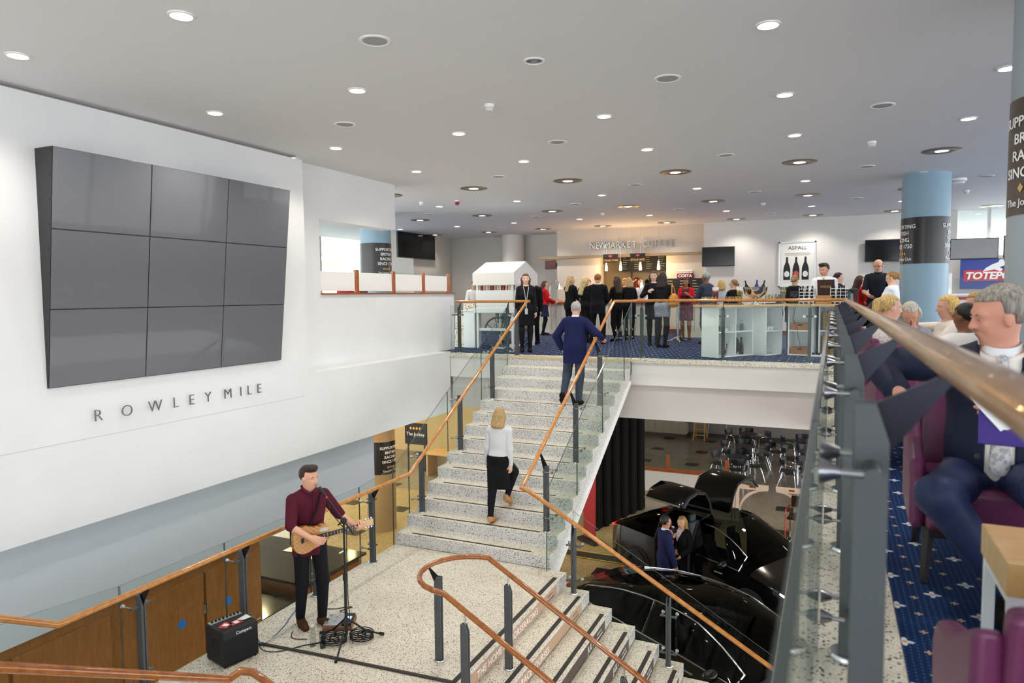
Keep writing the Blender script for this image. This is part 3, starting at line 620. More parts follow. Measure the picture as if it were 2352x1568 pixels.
                if vn: c = np.maximum(c, np.minimum(vn*s-np.abs(xx), yy))
                # sleeves keep: only torso region is cut by hem
                pass
                return np.maximum(c, (hem-u) if sit else (hip[2]+hem-Z))
            V, F = sdf_mesh(L+extra, vox, clip)
            if o.get('slv', 1.96) > 0: V2, F2 = sdf_mesh(armp(inf*.75+.003, o.get('slv', 1.96), rr=1.06), vox); F = np.concatenate([F, F2+len(V)]); V = np.concatenate([V, V2])
        elif kind in ('trousers', 'tights', 'jeans'):
            rr = o.get('rr', {'trousers': 1.1, 'jeans': 1.04, 'tights': 1.}[kind]); inf = o.get('inf', .006 if kind == 'tights' else .012); up = o.get('upto', 2.)
            L = legp(inf, 1.985 if up == 2. else up, rr)+[el(sp(0, 0, .02), ((.168 if fem else .16)*s+inf, .115*s+inf, .13*s+inf), .06, RT)]
            if kind == 'tights': L += footp(inf*.7, HL)
            V, F = sdf_mesh(L+extra, vox, lambda X, Y, Z: sdist(X, Y, Z)-.13*s)
        elif kind == 'skirt':
            hem = o.get('hem', -.38)*s
            if sit: L = legp(.022, .95)+[el(sp(0, 0, .02), (.19*s, .13*s, .14*s), .06, RT)]; clip = lambda X, Y, Z: sdist(X, Y, Z)-.14*s
            else:
                L = [el(sp(0, 0, .03), (.178*s, .128*s, .13*s), .06, RT), rc(sp(0, 0, 0), hip+np.array([0, .01, hem-.05]), .13*s, o.get('flare', .125)*s, k=.06, fy=.82, fx=1.3)]
                L += legp(.018, .95)
                clip = lambda X, Y, Z, hem=hem: np.maximum(sdist(X, Y, Z)-.14*s, hip[2]+hem-Z)
            V, F = sdf_mesh(L+extra, vox, clip)
        elif kind == 'shoes':
            cf = (lambda X, Y, Z: Z-o.get('cut', .09)*s) if not o.get('any') and not sit and not leg[1][4] and not leg[-1][4] else None
            for i_ in (1, -1): V, F = sdf_mesh(footp(.009, o.get('heel', 0), (i_,)), min(vox, .013), cf); np_obj('shoe', V, F, m, T)
            continue
        elif kind == 'tie':
            V, F = sdf_mesh([rc(sp(0, .095, .50), sp(0, .122, .45), .02, .024, k=.01), rc(sp(0, .122, .45), sp(0, .145, .30), .02, .03, k=.01, fy=.5), rc(sp(0, .145, .30), sp(0, .145+(.06 if P.get('belly') else 0), .08), .03, .036, k=.01, fy=.5)], min(vox, .011))
        elif kind == 'collar':
            g = G(); ch = o.get('h', .036); a_ = Vector(nk-U*.02*s); b_ = Vector(nk+(U*ch+Yd*.014)*s); g.tube([a_, b_], [.082*s, .068*s], 18, False); g.tube([b_, a_], [.064*s, .078*s], 18, False); g.obj('collar', m, T, smooth=1); continue
        elif kind == 'raw': V, F = sdf_mesh(o['prims'](sp, hd, s, arm, leg, hip), vox)
        else: continue
        if len(F): np_obj(o.get('name', kind), V, F, m, T, label=o.get('label'))
    # ---- hair
    hcol, st = hair[0], hair[1]; q = HS
    if st != 'none':
        L = [el(hd(0, -.022, .04*q), (.088*q*s, .107*q*s, .098*q*s), .03, RH)]; ln = hair[2] if len(hair) > 2 else 0; low = {'short': -.055, 'crop': -.04, 'bald': -.04}.get(st, -.06)
        if st in ('long', 'bob'):
            e = ln or (.30 if st == 'long' else .13); L += [rc(hd(x, y, -.02), hd(x*1.25, y-.02-.02, -e), .045*s, .035*s, k=.05) for x, y in ((.06, -.03), (-.06, -.03), (0, -.07), (.035, -.065), (-.035, -.065))]; low = -9
            if st == 'long' and e > .25: L += [rc(hd(i*.088, .0, -.0), hd(i*.1, .05, -.14), .026*s, .032*s, k=.03) for i in (1, -1)]+[rc(hd(i*.1, .05, -.14), hd(i*.088, .135, -e+.02), .036*s, .022*s, k=.03) for i in (1, -1)]
        if st == 'pony': L += [el(hd(0, -.115, .05), (.03*s, .035*s, .03*s), .02, RH), rc(hd(0, -.13, .04), hd(0, -.15, -ln-.1), .036*s, .02*s, k=.02)]
        if st == 'bun': L += [el(hd(0, -.115, -.02), (.05*s, .042*s, .048*s), .02, RH)]
        if st == 'quiff': L += [el(hd(0, .045, .118), (.06*s, .055*s, .035*s), .03, RH)]
        fh = hair[3] if len(hair) > 3 else .078
        def hclip(X, Y, Z):
            d = [X-hc[0], Y-hc[1], Z-hc[2]]; hx, hy, hz = [(RH[0, j]*d[0]+RH[1, j]*d[1]+RH[2, j]*d[2])/s for j in range(3)]
            c = np.minimum(np.minimum(hy-.012-np.clip(np.abs(hx)-.05, 0, 1)*-.3, fh*q-hz), .077-np.abs(hx)*(.0 if st in ('long', 'bob') else .35))
            c = np.maximum(c, np.minimum(hy-.055, (fh-.012)*q-hz))
            if low > -1: c = np.maximum(c, low-hz); c = np.maximum(c, np.minimum(np.minimum(hy+.035, .012-hz), .2))   # cut round the ears
            if st == 'bald': c = np.maximum(c, hz-.055+np.maximum(0, -hy-.02)*.25)
            return c*s
        V, F = sdf_mesh(L, min(vox, .012), hclip)
        if len(F): np_obj('hair', V, F, hair_m(hcol), T)
    if face:
        M3 = Matrix(RH.tolist()); EW = [mat('eye_white', '#d8d0ca', .3), mat('eye_dark', '#3a2c26', .25), skin_m(skin)]
        for i in (1, -1):
            g = G(); g.ell(hd(i*.032*q, .0755*q, .008*q), (.012*s, .007*s, .0062*s), 8, 6, M3)
            if vox < .01:
                g.mi = 1; g.ell(hd(i*.032*q, .0805*q, .008*q), (.0048*s, .0035*s, .0048*s), 8, 6, M3); g.mi = 2; g.tube([hd(i*.018, .083*q, .010*q), hd(i*.032, .0865*q, .0155*q), hd(i*.047, .078*q, .009*q)], .0026*s, 6)
            g.obj('eye', EW if vox < .01 else EW[1], T, smooth=2)
            g = G(); g.tube([hd(i*.016, .086*q, .026*q), hd(i*.034, .083*q, .031*q), hd(i*.05, .07*q, .026*q)], [.0035*s, .004*s, .002*s], 6); g.obj('eyebrow', hair_m(hcol if st != 'none' else '#5a4030'), T, smooth=2)
        g = G(); g.ell(hd(0, .086*q, -.058*q), (.021*s, .006*s, .0065*s), 10, 6, M3); g.obj('lips', mat('lips_'+sex, '#b0625c' if fem else '#a86f60', .45), T, smooth=2)
        if P.get('specs'):
            g = G()
            for i in (1, -1): g.tube([hd(i*.032+.021*math.cos(a), .094, .008+.015*math.sin(a)) for a in np.linspace(0, 2*PI, 11)[:-1]], .002*s, 5, closed=True); g.tube([hd(i*.053, .094, .012), hd(i*.08, -.005, .012)], .002*s, 5)
            g.tube([hd(-.011, .094, .012), hd(.011, .094, .012)], .002*s, 5); g.obj('spectacles', BLACK, T)
    T['_'] = 0; del T['_']
    return T, dict(hd=hd, sp=sp, arm=arm, leg=leg, hip=hip, s=s)
# ================= ceiling fixtures =================
GX_ = [-6.33, -4.41, -2.45, -.49, 1.46]
def dl(label, ring, r, lit=True):
    t = thing('recessed_downlight' if not ring else 'ring_downlight', label, 'downlight', (0, 0, CZ), 0, 'small flush downlights' if not ring else 'wide-collared downlights')
    G().lathe([(r*.8, -.002), (r*.82, -.012), (r, -.008), (r, 0)], 24).obj('trim_ring', PLAST, t, smooth=1)
    if ring: G().lathe([(r, -.004), (r*1.1, -.012), (r*2.3, -.010), (r*2.42, -.004), (r*2.42, 0)], 28).obj('collar', mat('collar_bronze', '#8d8069', .35, .5), t, smooth=1)
    G().lathe([(0, -.001), (r*.8, -.001)], 20).obj('lens', LAMP if lit else mat('unlit_lens', '#6f7c80', .2), t)
    if not lit: G().lathe([(0, -.004), (r*.35, -.003)], 16).obj('bulb', mat('bulb_grey', '#a9b4b4', .2), t)
    return t
SMALL = 'small round lit downlight set flush in the white ceiling'; RING = 'round lit downlight in a wide bronze collar on the ceiling'
def lamp(o, e=55):
    L = bpy.data.lights.get('ceiling_lamp')
    if L is None: L = bpy.data.lights.new('ceiling_lamp', 'SPOT'); L.energy = e; L.color = (1., .94, .86); L.spot_size = 2.3; L.spot_blend = .7; L.shadow_soft_size = .07
    q = bpy.data.objects.new('ceiling_lamp', L); COL.objects.link(q); q.location = (o.location.x, o.location.y, CZ-.03)
first = None
for x, y in [(a, b) for b in (3.79, 5.88, 7.98, 10.06) for a in (-6.33, -4.38, -2.45, -.49, 1.45)] + [(a, b) for b in (14.2, 18.4) for a in (-8.33, -6.35, -4.41, -2.46, -.49, 1.42, 3.5)] + [(-10.25, 18.5), (-12.2, 18.4), (3.53, 22.4), (3.55, 24.6)]:
    if (x, y) == (-2.45, 5.88): continue
    if x < -2.4 and x > -2.5 and y < 5: continue
    first = first or dl(SMALL, 0, .095)
    o = first if first.location.x == 0 else dup(first)
    o.location = (x, y, CZ); lamp(o)
o = dl('unlit downlight with a dull grey lens among the lit ones', 0, .095, False); o.location = (-2.44, 5.85, CZ); del o['group']
first = None
for x, y in [(a, b) for b in (12.15, 16.33, 20.55) for a in (-8.3, -6.35, -4.42, -2.47, -.51, 1.43, 3.5)] + [(-10.27, 16.47), (-10.29, 20.7), (-12.31, 20.67)]:
    first = first or dl(RING, 1, .11)
    o = first if first.location.x == 0 else dup(first)
    o.location = (x, y, CZ); lamp(o)
sp0 = None
for x, y in [(-3.41, 4.83), (-5.37, 6.95), (-1.48, 6.88), (.47, 8.93), (-3.43, 9.03), (-1.49, 11.03), (-5.34, 11.14), (-3.43, 13.19), (.48, 13.09), (-1.48, 15.24), (.46, 17.38), (-5.38, 15.29), (-3.46, 17.45), (2.49, 15.19), (-9.29, 15.37), (-7.15, 17.24), (-1.49, 19.48), (-9.3, 19.58)]:
    if sp0 is None:
        sp0 = thing('ceiling_speaker', 'flat round grey speaker grille flush with the ceiling', 'speaker', (x, y, CZ), 0, 'round ceiling speakers'); G().lathe([(.10, -.006), (.115, -.012), (.13, -.006), (.13, 0)], 24).obj('rim', PLAST, sp0, smooth=1); G().lathe([(0, -.006), (.10, -.006)], 24).obj('grille', mat('grille_grey', '#a6a7ab', .6), sp0)
    else: dup(sp0, (x, y, CZ))
sm0 = None
for x, y in [(-3.43, 6.95), (.46, 10.98), (-1.48, 17.24), (-5.36, 17.33), (2.48, 17.14), (-8.29, 13.37)]:
    if sm0 is None:
        sm0 = thing('smoke_detector', 'white domed smoke detector under the ceiling', 'detector', (x, y, CZ), 0, 'smoke detectors'); G().lathe([(.055, 0), (.055, -.03), (.05, -.035)], 16).obj('base', PLAST, sm0, smooth=1); G().lathe([(.045, -.035), (.045, -.06), (.03, -.075), (0, -.075)], 16).obj('sensor_head', mat('sensor_grey', '#d8d7d3', .4), sm0, smooth=1)
    else: dup(sm0, (x, y, CZ))
t = thing('alarm_beacon', 'small red alarm beacon hanging under the ceiling', 'alarm', (-7.47, 13.5, CZ)); G().lathe([(.05, 0), (.05, -.03)], 16).obj('base', PLAST, t, smooth=1); G().lathe([(.045, -.03), (.045, -.09), (.03, -.10), (0, -.10)], 16).obj('lens', mat('beacon_red', '#8e1512', .3), t, smooth=1)
t = thing('ceiling_disc', 'shallow white disc fitting beside the blue column top', 'fitting', (2.05, 15.33, CZ)); G().lathe([(.17, 0), (.17, -.04), (.12, -.07), (0, -.07)], 24).obj('cover', PLAST, t, smooth=1); G().lathe([(.14, -.07), (.13, -.085), (0, -.085)], 24).obj('diffuser', FROST, t, smooth=1)
# ================= columns =================
def wrap(o, cx, cy, r, a0):
    for v in o.data.vertices: a = a0+v.co.x/r; q = r+v.co.y; v.co = (cx+q*math.cos(a), cy+q*math.sin(a), v.co.z)
def column(label, x, y, z0, z1, m, band=None, tilt=0, r=.38, bm=BAND):
    t = thing('round_column', label, 'column', (x, y, z0)); G().lathe([(r, 0), (r, z1-z0)], 48).obj('shaft', m, t, smooth=1)
    if band:
        b0, b1 = band; G().lathe([(r, b0-z0), (r+.004, b0-z0), (r+.004, b1-z0), (r, b1-z0)], 48).obj('band', bm, t, smooth=1)
        for a0 in (tilt, tilt+2.65):
            for k, sx in enumerate(('SUPPORTING', 'BRITISH', 'RACING', 'SINCE 1750')): o = text(sx, 'lettering', LETW, .098, (0, .005, b1-z0-.19-k*.115), (1, 0, 0), (0, 0, 1), t, ext=.001, bold=.001); wrap(o, 0, 0, r+.004, a0)
            for k in range(4):
                g = G(); u = -.09+k*.06; g.add([(u-.026, .005, b0-z0+.18), (u, .005, b0-z0+.148), (u+.026, .005, b0-z0+.18), (u, .005, b0-z0+.212)], [(0, 1, 2, 3)]); o = g.obj('diamond', GOLD, t); wrap(o, 0, 0, r+.004, a0)
            o = text('The Jockey Club', 'lettering', LETW, .07, (0, .005, b0-z0+.06), (1, 0, 0), (0, 0, 1), t, ext=.001); wrap(o, 0, 0, r+.004, a0)
    return t
column('pale blue round column with a black lettered band behind the seated women', 1.49, 14.5, 0, CZ, BLUECOL, (1.69, 2.5), math.radians(199))
column('grey lettered column close behind the suited man', 1.49, 5.95, 0, CZ, mat('column_grey', '#98a4aa', .45), (1.715, 2.5), math.radians(220), bm=mat('band_lit_brown', '#4d4137', .35))  # light on the black band is put into its brown colour
column('blue lettered column behind the frosted ledge screens', -10.35, 14.5, 0, CZ, BLUECOL, (1.69, 2.5), math.radians(-12))
column('tan lettered column standing in the yellow-lit lobby', -10.35, 14.5, FZ, -1.1, mat('column_tan', '#a98d62', .45), (-3.24, -2.42), math.radians(-12))
column('plain pale round column in the alcove behind the white stall', -10.1, 22.2, 0, CZ, mat('column_pale', '#d8d0c7', .5))
# ================= video wall, letters =================
t = thing('video_wall', 'three by three video wall of dark grey screens tilted off the white wall', 'video wall', (-7.2, 6.05, .31))
Y0, Y1, ZB, ZT, DX = 4.42, 7.70, .30, 2.69, .255
def vw(y, z, d=0): f = (z-ZB)/(ZT-ZB); return (-7.2+.02+DX*f+d, y, z)
g = G(); a, b = Y0, Y1
g.add([(-7.2, a, ZB), (-7.2, b, ZB), (-7.2, b, ZT), (-7.2, a, ZT), vw(a, ZB), vw(b, ZB), vw(b, ZT), vw(a, ZT)], [(0, 1, 2, 3), (4, 5, 6, 7), (0, 4, 7, 3), (1, 2, 6, 5), (3, 7, 6, 2), (0, 1, 5, 4)])
fr = g.obj('frame', BEZEL, t, world=True)
for i in range(3):
    for j in range(3):
        ya = Y0+(Y1-Y0)*i/3; yb = Y0+(Y1-Y0)*(i+1)/3; za = ZB+(ZT-ZB)*j/3; zb_ = ZB+(ZT-ZB)*(j+1)/3; e = .006
        g = G(); q = [vw(ya+e, za+e), vw(yb-e, za+e), vw(yb-e, zb_-e), vw(ya+e, zb_-e)]; q2 = [(x+.012, y, z+.001) for x, y, z in q]
        g.add(q+q2, [(3, 2, 1, 0), (4, 5, 6, 7), (0, 1, 5, 4), (1, 2, 6, 5), (2, 3, 7, 6), (3, 0, 4, 7)]); g.obj('screen', SCREEN, t, world=True, bev=.002)
for k in range(10):
    z = ZB+.2+k*.24; p = vw(Y0, z); g = G(); g.cyl((p[0]-.03, Y0-.001, z), (p[0]-.03, Y0-.004, z), .007); g.obj('rivet', BLACK, t, world=True)
LETM = mat('letter_steel', '#6a6a6e', .35, .6)
t = thing('wall_lettering', 'slim steel capitals spelling ROWLEY MILE standing off the white wall', 'lettering', (-7.18, 6.1, -.1))
for ch, y in zip('ROWLEYMILE', (4.92, 5.26, 5.62, 5.90, 6.13, 6.38, 6.70, 6.92, 7.07, 7.25)):
    text(ch, 'letter', LETM, .185, (-7.165, y, -.115), (0, 1, 0), (0, 0, 1), t, ext=.006, world=True, bold=-.003)
t = thing('wall_lettering', 'mirror-polished capitals spelling NEWMARKET COFFEE above the serving hatch', 'lettering', (-5.7, 21.45, 2.6))
xs = np.linspace(-6.98, -4.42, 16)
for ch, x in zip('NEWMARKET COFFEE', xs):
    if ch != ' ': text(ch, 'letter', mat('letter_chrome', '#c9c7c0', .15, 1.), .285, (x, 21.46, 2.65), (1, 0, 0), (0, 0, 1), t, ext=.02, world=True, sx=.85)
# ================= screens, signs on the back wall =================
def tv(label, x0, x1, z0, z1, y, th=.06, m=TVB, name='wall_tv'):
    t = thing(name, label, 'television', ((x0+x1)/2, y, z0)); G().box(x0, y-th, z0, x1, y, z1).obj('casing', BEZEL, t, world=True, bev=.006); G().box(x0+.02, y-th-.003, z0+.03, x1-.02, y-th, z1-.02).obj('screen', m, t, world=True)
    G().box((x0+x1)/2-.15, y-.001, (z0+z1)/2-.1, (x0+x1)/2+.15, y+.04, (z0+z1)/2+.1).obj('bracket', BLACK, t, world=True); return t
tv('black flat television on the pale wall beside the coffee hatch', -3.50, -2.58, 1.985, 2.55, 21.16)
tv('black flat television behind the bald man and the blue column', .78, 1.95, 2.0, 2.59, 21.16)
tv('grey reflecting television over the betting counter beside the blue column', 2.66, 3.68, 1.98, 2.50, 20.6, m=mat('screen_painted_sheen', '#8f8f8f', .25)); tv('grey reflecting television cut off by the near column', 3.78, 4.85, 2.0, 2.54, 20.6, m=MATS['screen_painted_sheen'])  # reflected light on these two screens is painted as grey
o = tv('wide black television on the cream wall seen over the ledge screens', -1.15, 1.15, -.47, .47, 0); o.location = (-12.66, 20.0, 2.44); o.rotation_euler = (0, 0, PI/2)
t = thing('framed_poster', 'white framed drinks poster with three dark bottles and black lettering', 'poster', (-.9, 21.2, 1.38))
G().box(-1.36, 21.19, 1.38, -.45, 21.235, 2.60).obj('print', mat('poster_paper', '#e9e7de', .4), t, world=True)
g = G()
for q in ((-1.39, 1.355, -1.35, 2.625), (-.46, 1.355, -.42, 2.625), (-1.39, 1.355, -.42, 1.39), (-1.39, 2.59, -.42, 2.625)): g.box(q[0], 21.17, q[1], q[2], 21.24, q[3])
g.obj('frame', mat('alu_frame', '#c9cacc', .3, .8), t, world=True)
INK = mat('ink_black', '#161417', .5)
for k, x in enumerate((-1.17, -.93, -.69)):
    pr = [(-.09, 0), (-.09, .3), (-.075, .38), (-.03, .5), (-.025, .64), (.025, .64), (.03, .5), (.075, .38), (.09, .3), (.09, 0)]
    o = G().prism(pr, lambda a, b, d, x=x: (x+a, d, 1.56+b), 21.186, 21.19).obj('bottle_picture', INK, t, world=True)
    g = G(); g.add([(x+.07*math.cos(a), 21.184, 1.72+.085*math.sin(a)) for a in np.linspace(0, 2*PI, 17)[:-1]], [tuple(range(16))]); g.obj('bottle_label', mat('lab%d' % (k == 1), '#c8564b' if k == 1 else '#e8e6e2', .5), t, world=True)
text('ASPALL', 'lettering', INK, .15, (-.9, 21.186, 2.40), (1, 0, 0), (0, 0, 1), t, ext=.001, world=True); 
for z, w in ((2.30, .6), (2.275, .7), (2.245, .62)): G().box(-.9-w/2, 21.186, z, -.9+w/2, 21.189, z+.008).obj('text_line', mat('ink_grey', '#77736e', .5), t, world=True)
t = thing('hanging_sign', 'dark red and white plaque reading PROUD TO SERVE COSTA on the bay wall', 'sign', (-4.04, 21.48, 1.67))
G().box(-4.30, 21.44, 1.67, -3.80, 21.5, 1.81).obj('panel', mat('sign_maroon', '#7d1220', .35), t, world=True, bev=.02); G().box(-4.27, 21.43, 1.81, -3.83, 21.5, 1.90).obj('panel', LETW, t, world=True, bev=.015)
text('COSTA', 'lettering', LETW, .125, (-4.05, 21.435, 1.695), (1, 0, 0), (0, 0, 1), t, ext=.002, world=True, bold=.003); text('PROUD TO SERVE', 'lettering', mat('sign_maroon', '#7d1220'), .058, (-4.05, 21.425, 1.835), (1, 0, 0), (0, 0, 1), t, ext=.001, world=True)
def board(label, x0, x1, z0, z1, y, rows, cols, name='menu_board'):
    t = thing(name, label, 'menu board', ((x0+x1)/2, y, z0)); G().box(x0, y, z0, x1, y+.03, z1).obj('panel', mat('board_black', '#15130f', .5), t, world=True)
    for c in range(cols):
        for r in range(rows):
            w = (x1-x0)/cols; xx = x0+w*(c+.12); z = z1-(z1-z0)*(r+1)/(rows+1); G().box(xx, y-.003, z, xx+w*(.25+.4*random.random()), y, z+.014).obj('text_line', mat('menu_cream', '#d9cfa8', .5), t, world=True)
    return t
board('black chalk menu board with cream lines behind the women by the bay wall', -4.62, -3.5, 1.0, 1.66, 21.46, 7, 3)
board('long dark menu board with cream lines hung inside the serving hatch', -6.35, -4.4, 1.95, 2.45, 22.6, 6, 5)
for s_, x, lb in (('COLLECTION', -6.28, 'black hanging sign with yellow letters COLLECTION'), ('QUEUE HERE', -5.42, 'black hanging sign with yellow letters QUEUE HERE')):
    t = thing('hanging_sign', lb, 'sign', (x, 21.1, 2.2)); G().box(x-.235, 21.1, 2.17, x+.235, 21.12, 2.44).obj('panel', BLACK, t, world=True)
    text(s_, 'lettering', mat('sign_yellow', '#e0a83a', .5), .085, (x, 21.095, 2.225), (1, 0, 0), (0, 0, 1), t, ext=.001, world=True, sx=.9); G().box(x-.05, 21.095, 2.35, x+.05, 21.1, 2.41).obj('badge', mat('badge_red', '#b2404a', .5), t, world=True)
    for s in (-.2, .2): G().cyl((x+s, 21.11, 2.44), (x+s, 21.11, CZ), .004, n=6).obj('cable', CHROME, t, world=True)
t0 = None
for x in (-6.44, -5.98, -5.36, -4.80):
    if t0 is None:
        t0 = thing('pendant_lamp', 'slim glowing glass pendant lamp hanging in the serving hatch', 'lamp', (x, 21.2, 1.92), 0, 'pendant lamps in the hatch')
        G().lathe([(.055, 0), (.055, .28), (.052, .28), (.052, 0)], 16).obj('glass_sleeve', GLASS, t0, smooth=1); G().lathe([(0, .005), (.04, .01), (.042, .1), (.022, .2), (.015, .28), (0, .28)], 14).obj('shade', glow('pendant_glow', '#ffd38a', 14), t0, smooth=1); G().cyl((0, 0, .28), (0, 0, CZ-1.92), .004, n=6).obj('cable', CHROME, t0); L = bpy.data.lights.new('pendant_bulb', 'POINT'); L.energy = 14; L.color = (1, .62, .3); L.shadow_soft_size = .05; q = bpy.data.objects.new('pendant_bulb', L); COL.objects.link(q); q.parent = t0; q.location = (0, -.12, .1)
    else: dup(t0, (x, 21.2, 1.92))
t = thing('hanging_sign', 'small dark red box sign projecting behind the white stall roof', 'sign', (-8.5, 21.9, 2.1)); G().box(-8.75, 21.8, 2.05, -8.35, 21.95, 2.34).obj('box', mat('sign_brown', '#6a2a22', .4), t, world=True, bev=.02); G().box(-8.35, 21.85, 2.1, -8.25, 21.9, 2.26).obj('bracket', BLACK, t, world=True)
# ledge screens
pp = None; ys = [9.05, 10.05, 11.18, 12.25, 13.28]
for i, y in enumerate(ys[1:]):
    t = thing('ledge_screen', ('frosted ledge screen that meets the white wall opening', 'second frosted ledge screen from the white wall opening', 'third frosted ledge screen from the white wall opening', 'frosted ledge screen at the free end of the oak ledge')[i], 'screen', (-7.6, y, 1.265), 0, 'frosted screens on the ledge')
    G().box(-7.63, y-.045, 1.265, -7.57, y+.045, 1.67).obj('post', CHERRY, t, world=True, bev=.01); ya = ys[i]+(.05 if i else 0)
    G().box(-7.605, ya+.01, 1.30, -7.595, y-.05, 1.62).obj('frosted_pane', FROST, t, world=True); G().box(-7.606, ya+.01, 1.62, -7.594, y-.05, 1.655).obj('clear_strip', GLASS, t, world=True); G().box(-7.606, ya+.01, 1.268, -7.594, y-.05, 1.30).obj('clear_strip', GLASS, t, world=True)
# betting counter
t = thing('betting_counter', 'white betting counter with a red stripe under the TOTEPOOL sign', 'counter', (3.6, 19.6, 0)); G().box(2.4, 19.2, 0, 6.5, 19.8, 1.05).obj('body', WHITEG, t, world=True, bev=.01); G().box(2.4, 19.18, 1.0, 6.5, 19.2, 1.06).obj('stripe', mat('stripe_red', '#cf4038', .4), t, world=True); G().box(2.35, 19.1, 1.1, 6.5, 19.8, 1.14).obj('top', WHITEG, t, world=True)
for x in (2.5, 3.75, 4.9): G().box(x-.05, 19.2, 1.14, x+.05, 19.3, 1.62).obj('divider_post', WHITEG, t, world=True)
for a, b in ((2.56, 3.69), (3.81, 4.84)): G().box(a, 19.24, 1.2, b, 19.25, 1.5).obj('screen_pane', GLASS, t, world=True)
t = thing('betting_sign', 'blue and red TOTEPOOL sign with a white galloping horse and jockey', 'sign', (4.0, 20.9, 1.2)); G().box(2.95, 20.9, 1.25, 5.3, 20.95, 2.0).obj('panel', mat('tote_blue', '#34459c', .4), t, world=True); G().box(3.02, 20.885, 1.45, 5.25, 20.9, 1.72).obj('red_bar', mat('tote_red', '#cf3a44', .4), t, world=True)
text('TOTEPOOL', 'lettering', LETW, .25, (3.05, 20.88, 1.50), (1, 0, 0), (.2, 0, 1), t, ext=.002, world=True, bold=.010, al='LEFT')
hp = [(0, 0), (.2, .06), (.3, .0), (.34, .06), (.28, .12), (.36, .16), (.46, .1), (.52, .16), (.44, .24), (.36, .27), (.34, .34), (.28, .33), (.26, .26), (.16, .2), (.05, .1)]
G().prism([(a*1.25, b*.9) for a, b in hp], lambda a, b, d: (3.42+a, d, 1.68+b), 20.88, 20.885).obj('horse_emblem', LETW, t, world=True)
# ================= bar on the balcony =================
def shelf_unit(label, x, y, ang, w, cols, rows=2, h=.94, d=.39, cat='shelf unit'):
    t = thing('cube_shelf_unit', label, cat, (x, y, 0), math.radians(ang)); e = .022
    for xa in (0, w-e): G().box(xa, 0, 0, xa+e, d, h).obj('side_panel', WHITEG, t, bev=.002)
    for z in (0, h-e): G().box(e, 0, z, w-e, d, z+e).obj('top_panel' if z else 'bottom_panel', WHITEG, t)
    G().box(e, d-.012, e, w-e, d-.002, h-e).obj('back_panel', WHITEG, t)
    for c in range(1, cols): G().box(w*c/cols-e/2, .002, e, w*c/cols+e/2, d-.012, h-e).obj('divider', WHITEG, t)
    for c in range(cols):
        for r in range(1, rows): G().box(max(e, w*c/cols+e/2), .002, h*r/rows-e/2, min(w-e, w*(c+1)/cols-e/2), d-.012, h*r/rows+e/2).obj('shelf', WHITEG, t)
    return t
def at(u, x, y, z): q = Matrix.Rotation(u.rotation_euler.z, 3, 'Z') @ Vector((x, y, z)); return (u.location.x+q.x, u.location.y+q.y, u.location.z+q.z)
U1 = shelf_unit('wide white cube shelf unit of four cubbies under the bar', -1.91, 13.34, 58, 1.02, 2)
U2 = shelf_unit('narrow white cube shelf unit holding cups and plates', -1.13, 14.09, 62, .56, 1)
U3 = shelf_unit('narrow white cube shelf unit holding two wooden trays', -.76, 14.42, -13, .42, 1)
U4 = shelf_unit('white cube shelf unit holding two woven baskets', -.22, 14.50, -13, .50, 1)
poly = [(-2.42, 13.62), (-1.93, 13.20), (-1.30, 13.98), (-.80, 14.20), (.36, 14.02), (.45, 14.60), (-.72, 14.92), (-1.55, 14.95), (-2.0, 14.4)]
tag(G().prism(poly, lambda a, b, d: (a, b, d), .942, .985).obj('bar_top', OAK, bev=.004), 'pale oak bar top resting on the white cube units', 'counter top')
BT = .985
def lathe_thing(name, label, cat, loc, prof, m, group=None, n=20):
    o = G().lathe(prof, n).obj(name, m, smooth=1, loc=loc); return tag(o, label, cat, group)
CLEAR = glass_mat('drink_glass', '#e6ecec', 1.45); WINE = mat('sparkling_wine', '#d9bb78', .1); REDL = mat('red_drink', '#a9313a', .2)
def flute(loc, label, group, fill=True):
    t = thing('champagne_flute', label, 'glass', loc, 0, group); G().lathe([(0, 0), (.028, 0), (.028, .004), (.004, .01), (.004, .07), (.018, .1), (.022, .18), (.02, .18)], 10).obj('glass', CLEAR, t, smooth=1)
    if fill: G().lathe([(0, .075), (.015, .1), (.018, .145), (0, .145)], 8).obj('wine', WINE, t, smooth=1)
    return t
f0 = None
def tray(label, x, y): t = thing('round_tray', label, 'tray', (x, y, BT)); G().lathe([(0, 0), (.19, 0), (.2, .012), (.195, .014), (.185, .005), (0, .005)], 24).obj('plate', mat('tray_dark', '#2a2a2c', .3, .5), t, smooth=1); G().tube([(.2*math.cos(a), .2*math.sin(a), .013) for a in np.linspace(0, 2*PI, 25)[:-1]], .003, 5, closed=True).obj('rim', CHROME, t)
for k, (tx, ty) in enumerate(((-2.12, 13.62), (-1.72, 13.95), (-1.05, 14.45))):
    tray(('dark round tray of full champagne flutes at the bar end', 'dark round tray of champagne flutes beside the steel bowl', 'dark round tray of champagne flutes beyond the steel bowl')[k], tx, ty)
    for q in range(7):
        a = q*PI*2/6; p = (tx+(.12*math.cos(a) if q < 6 else 0), ty+(.12*math.sin(a) if q < 6 else 0), BT+.0055)
        if f0 is None: f0 = flute(p, 'full champagne flute standing on a dark tray on the bar', 'champagne flutes on the trays')
        else: dup(f0, p)
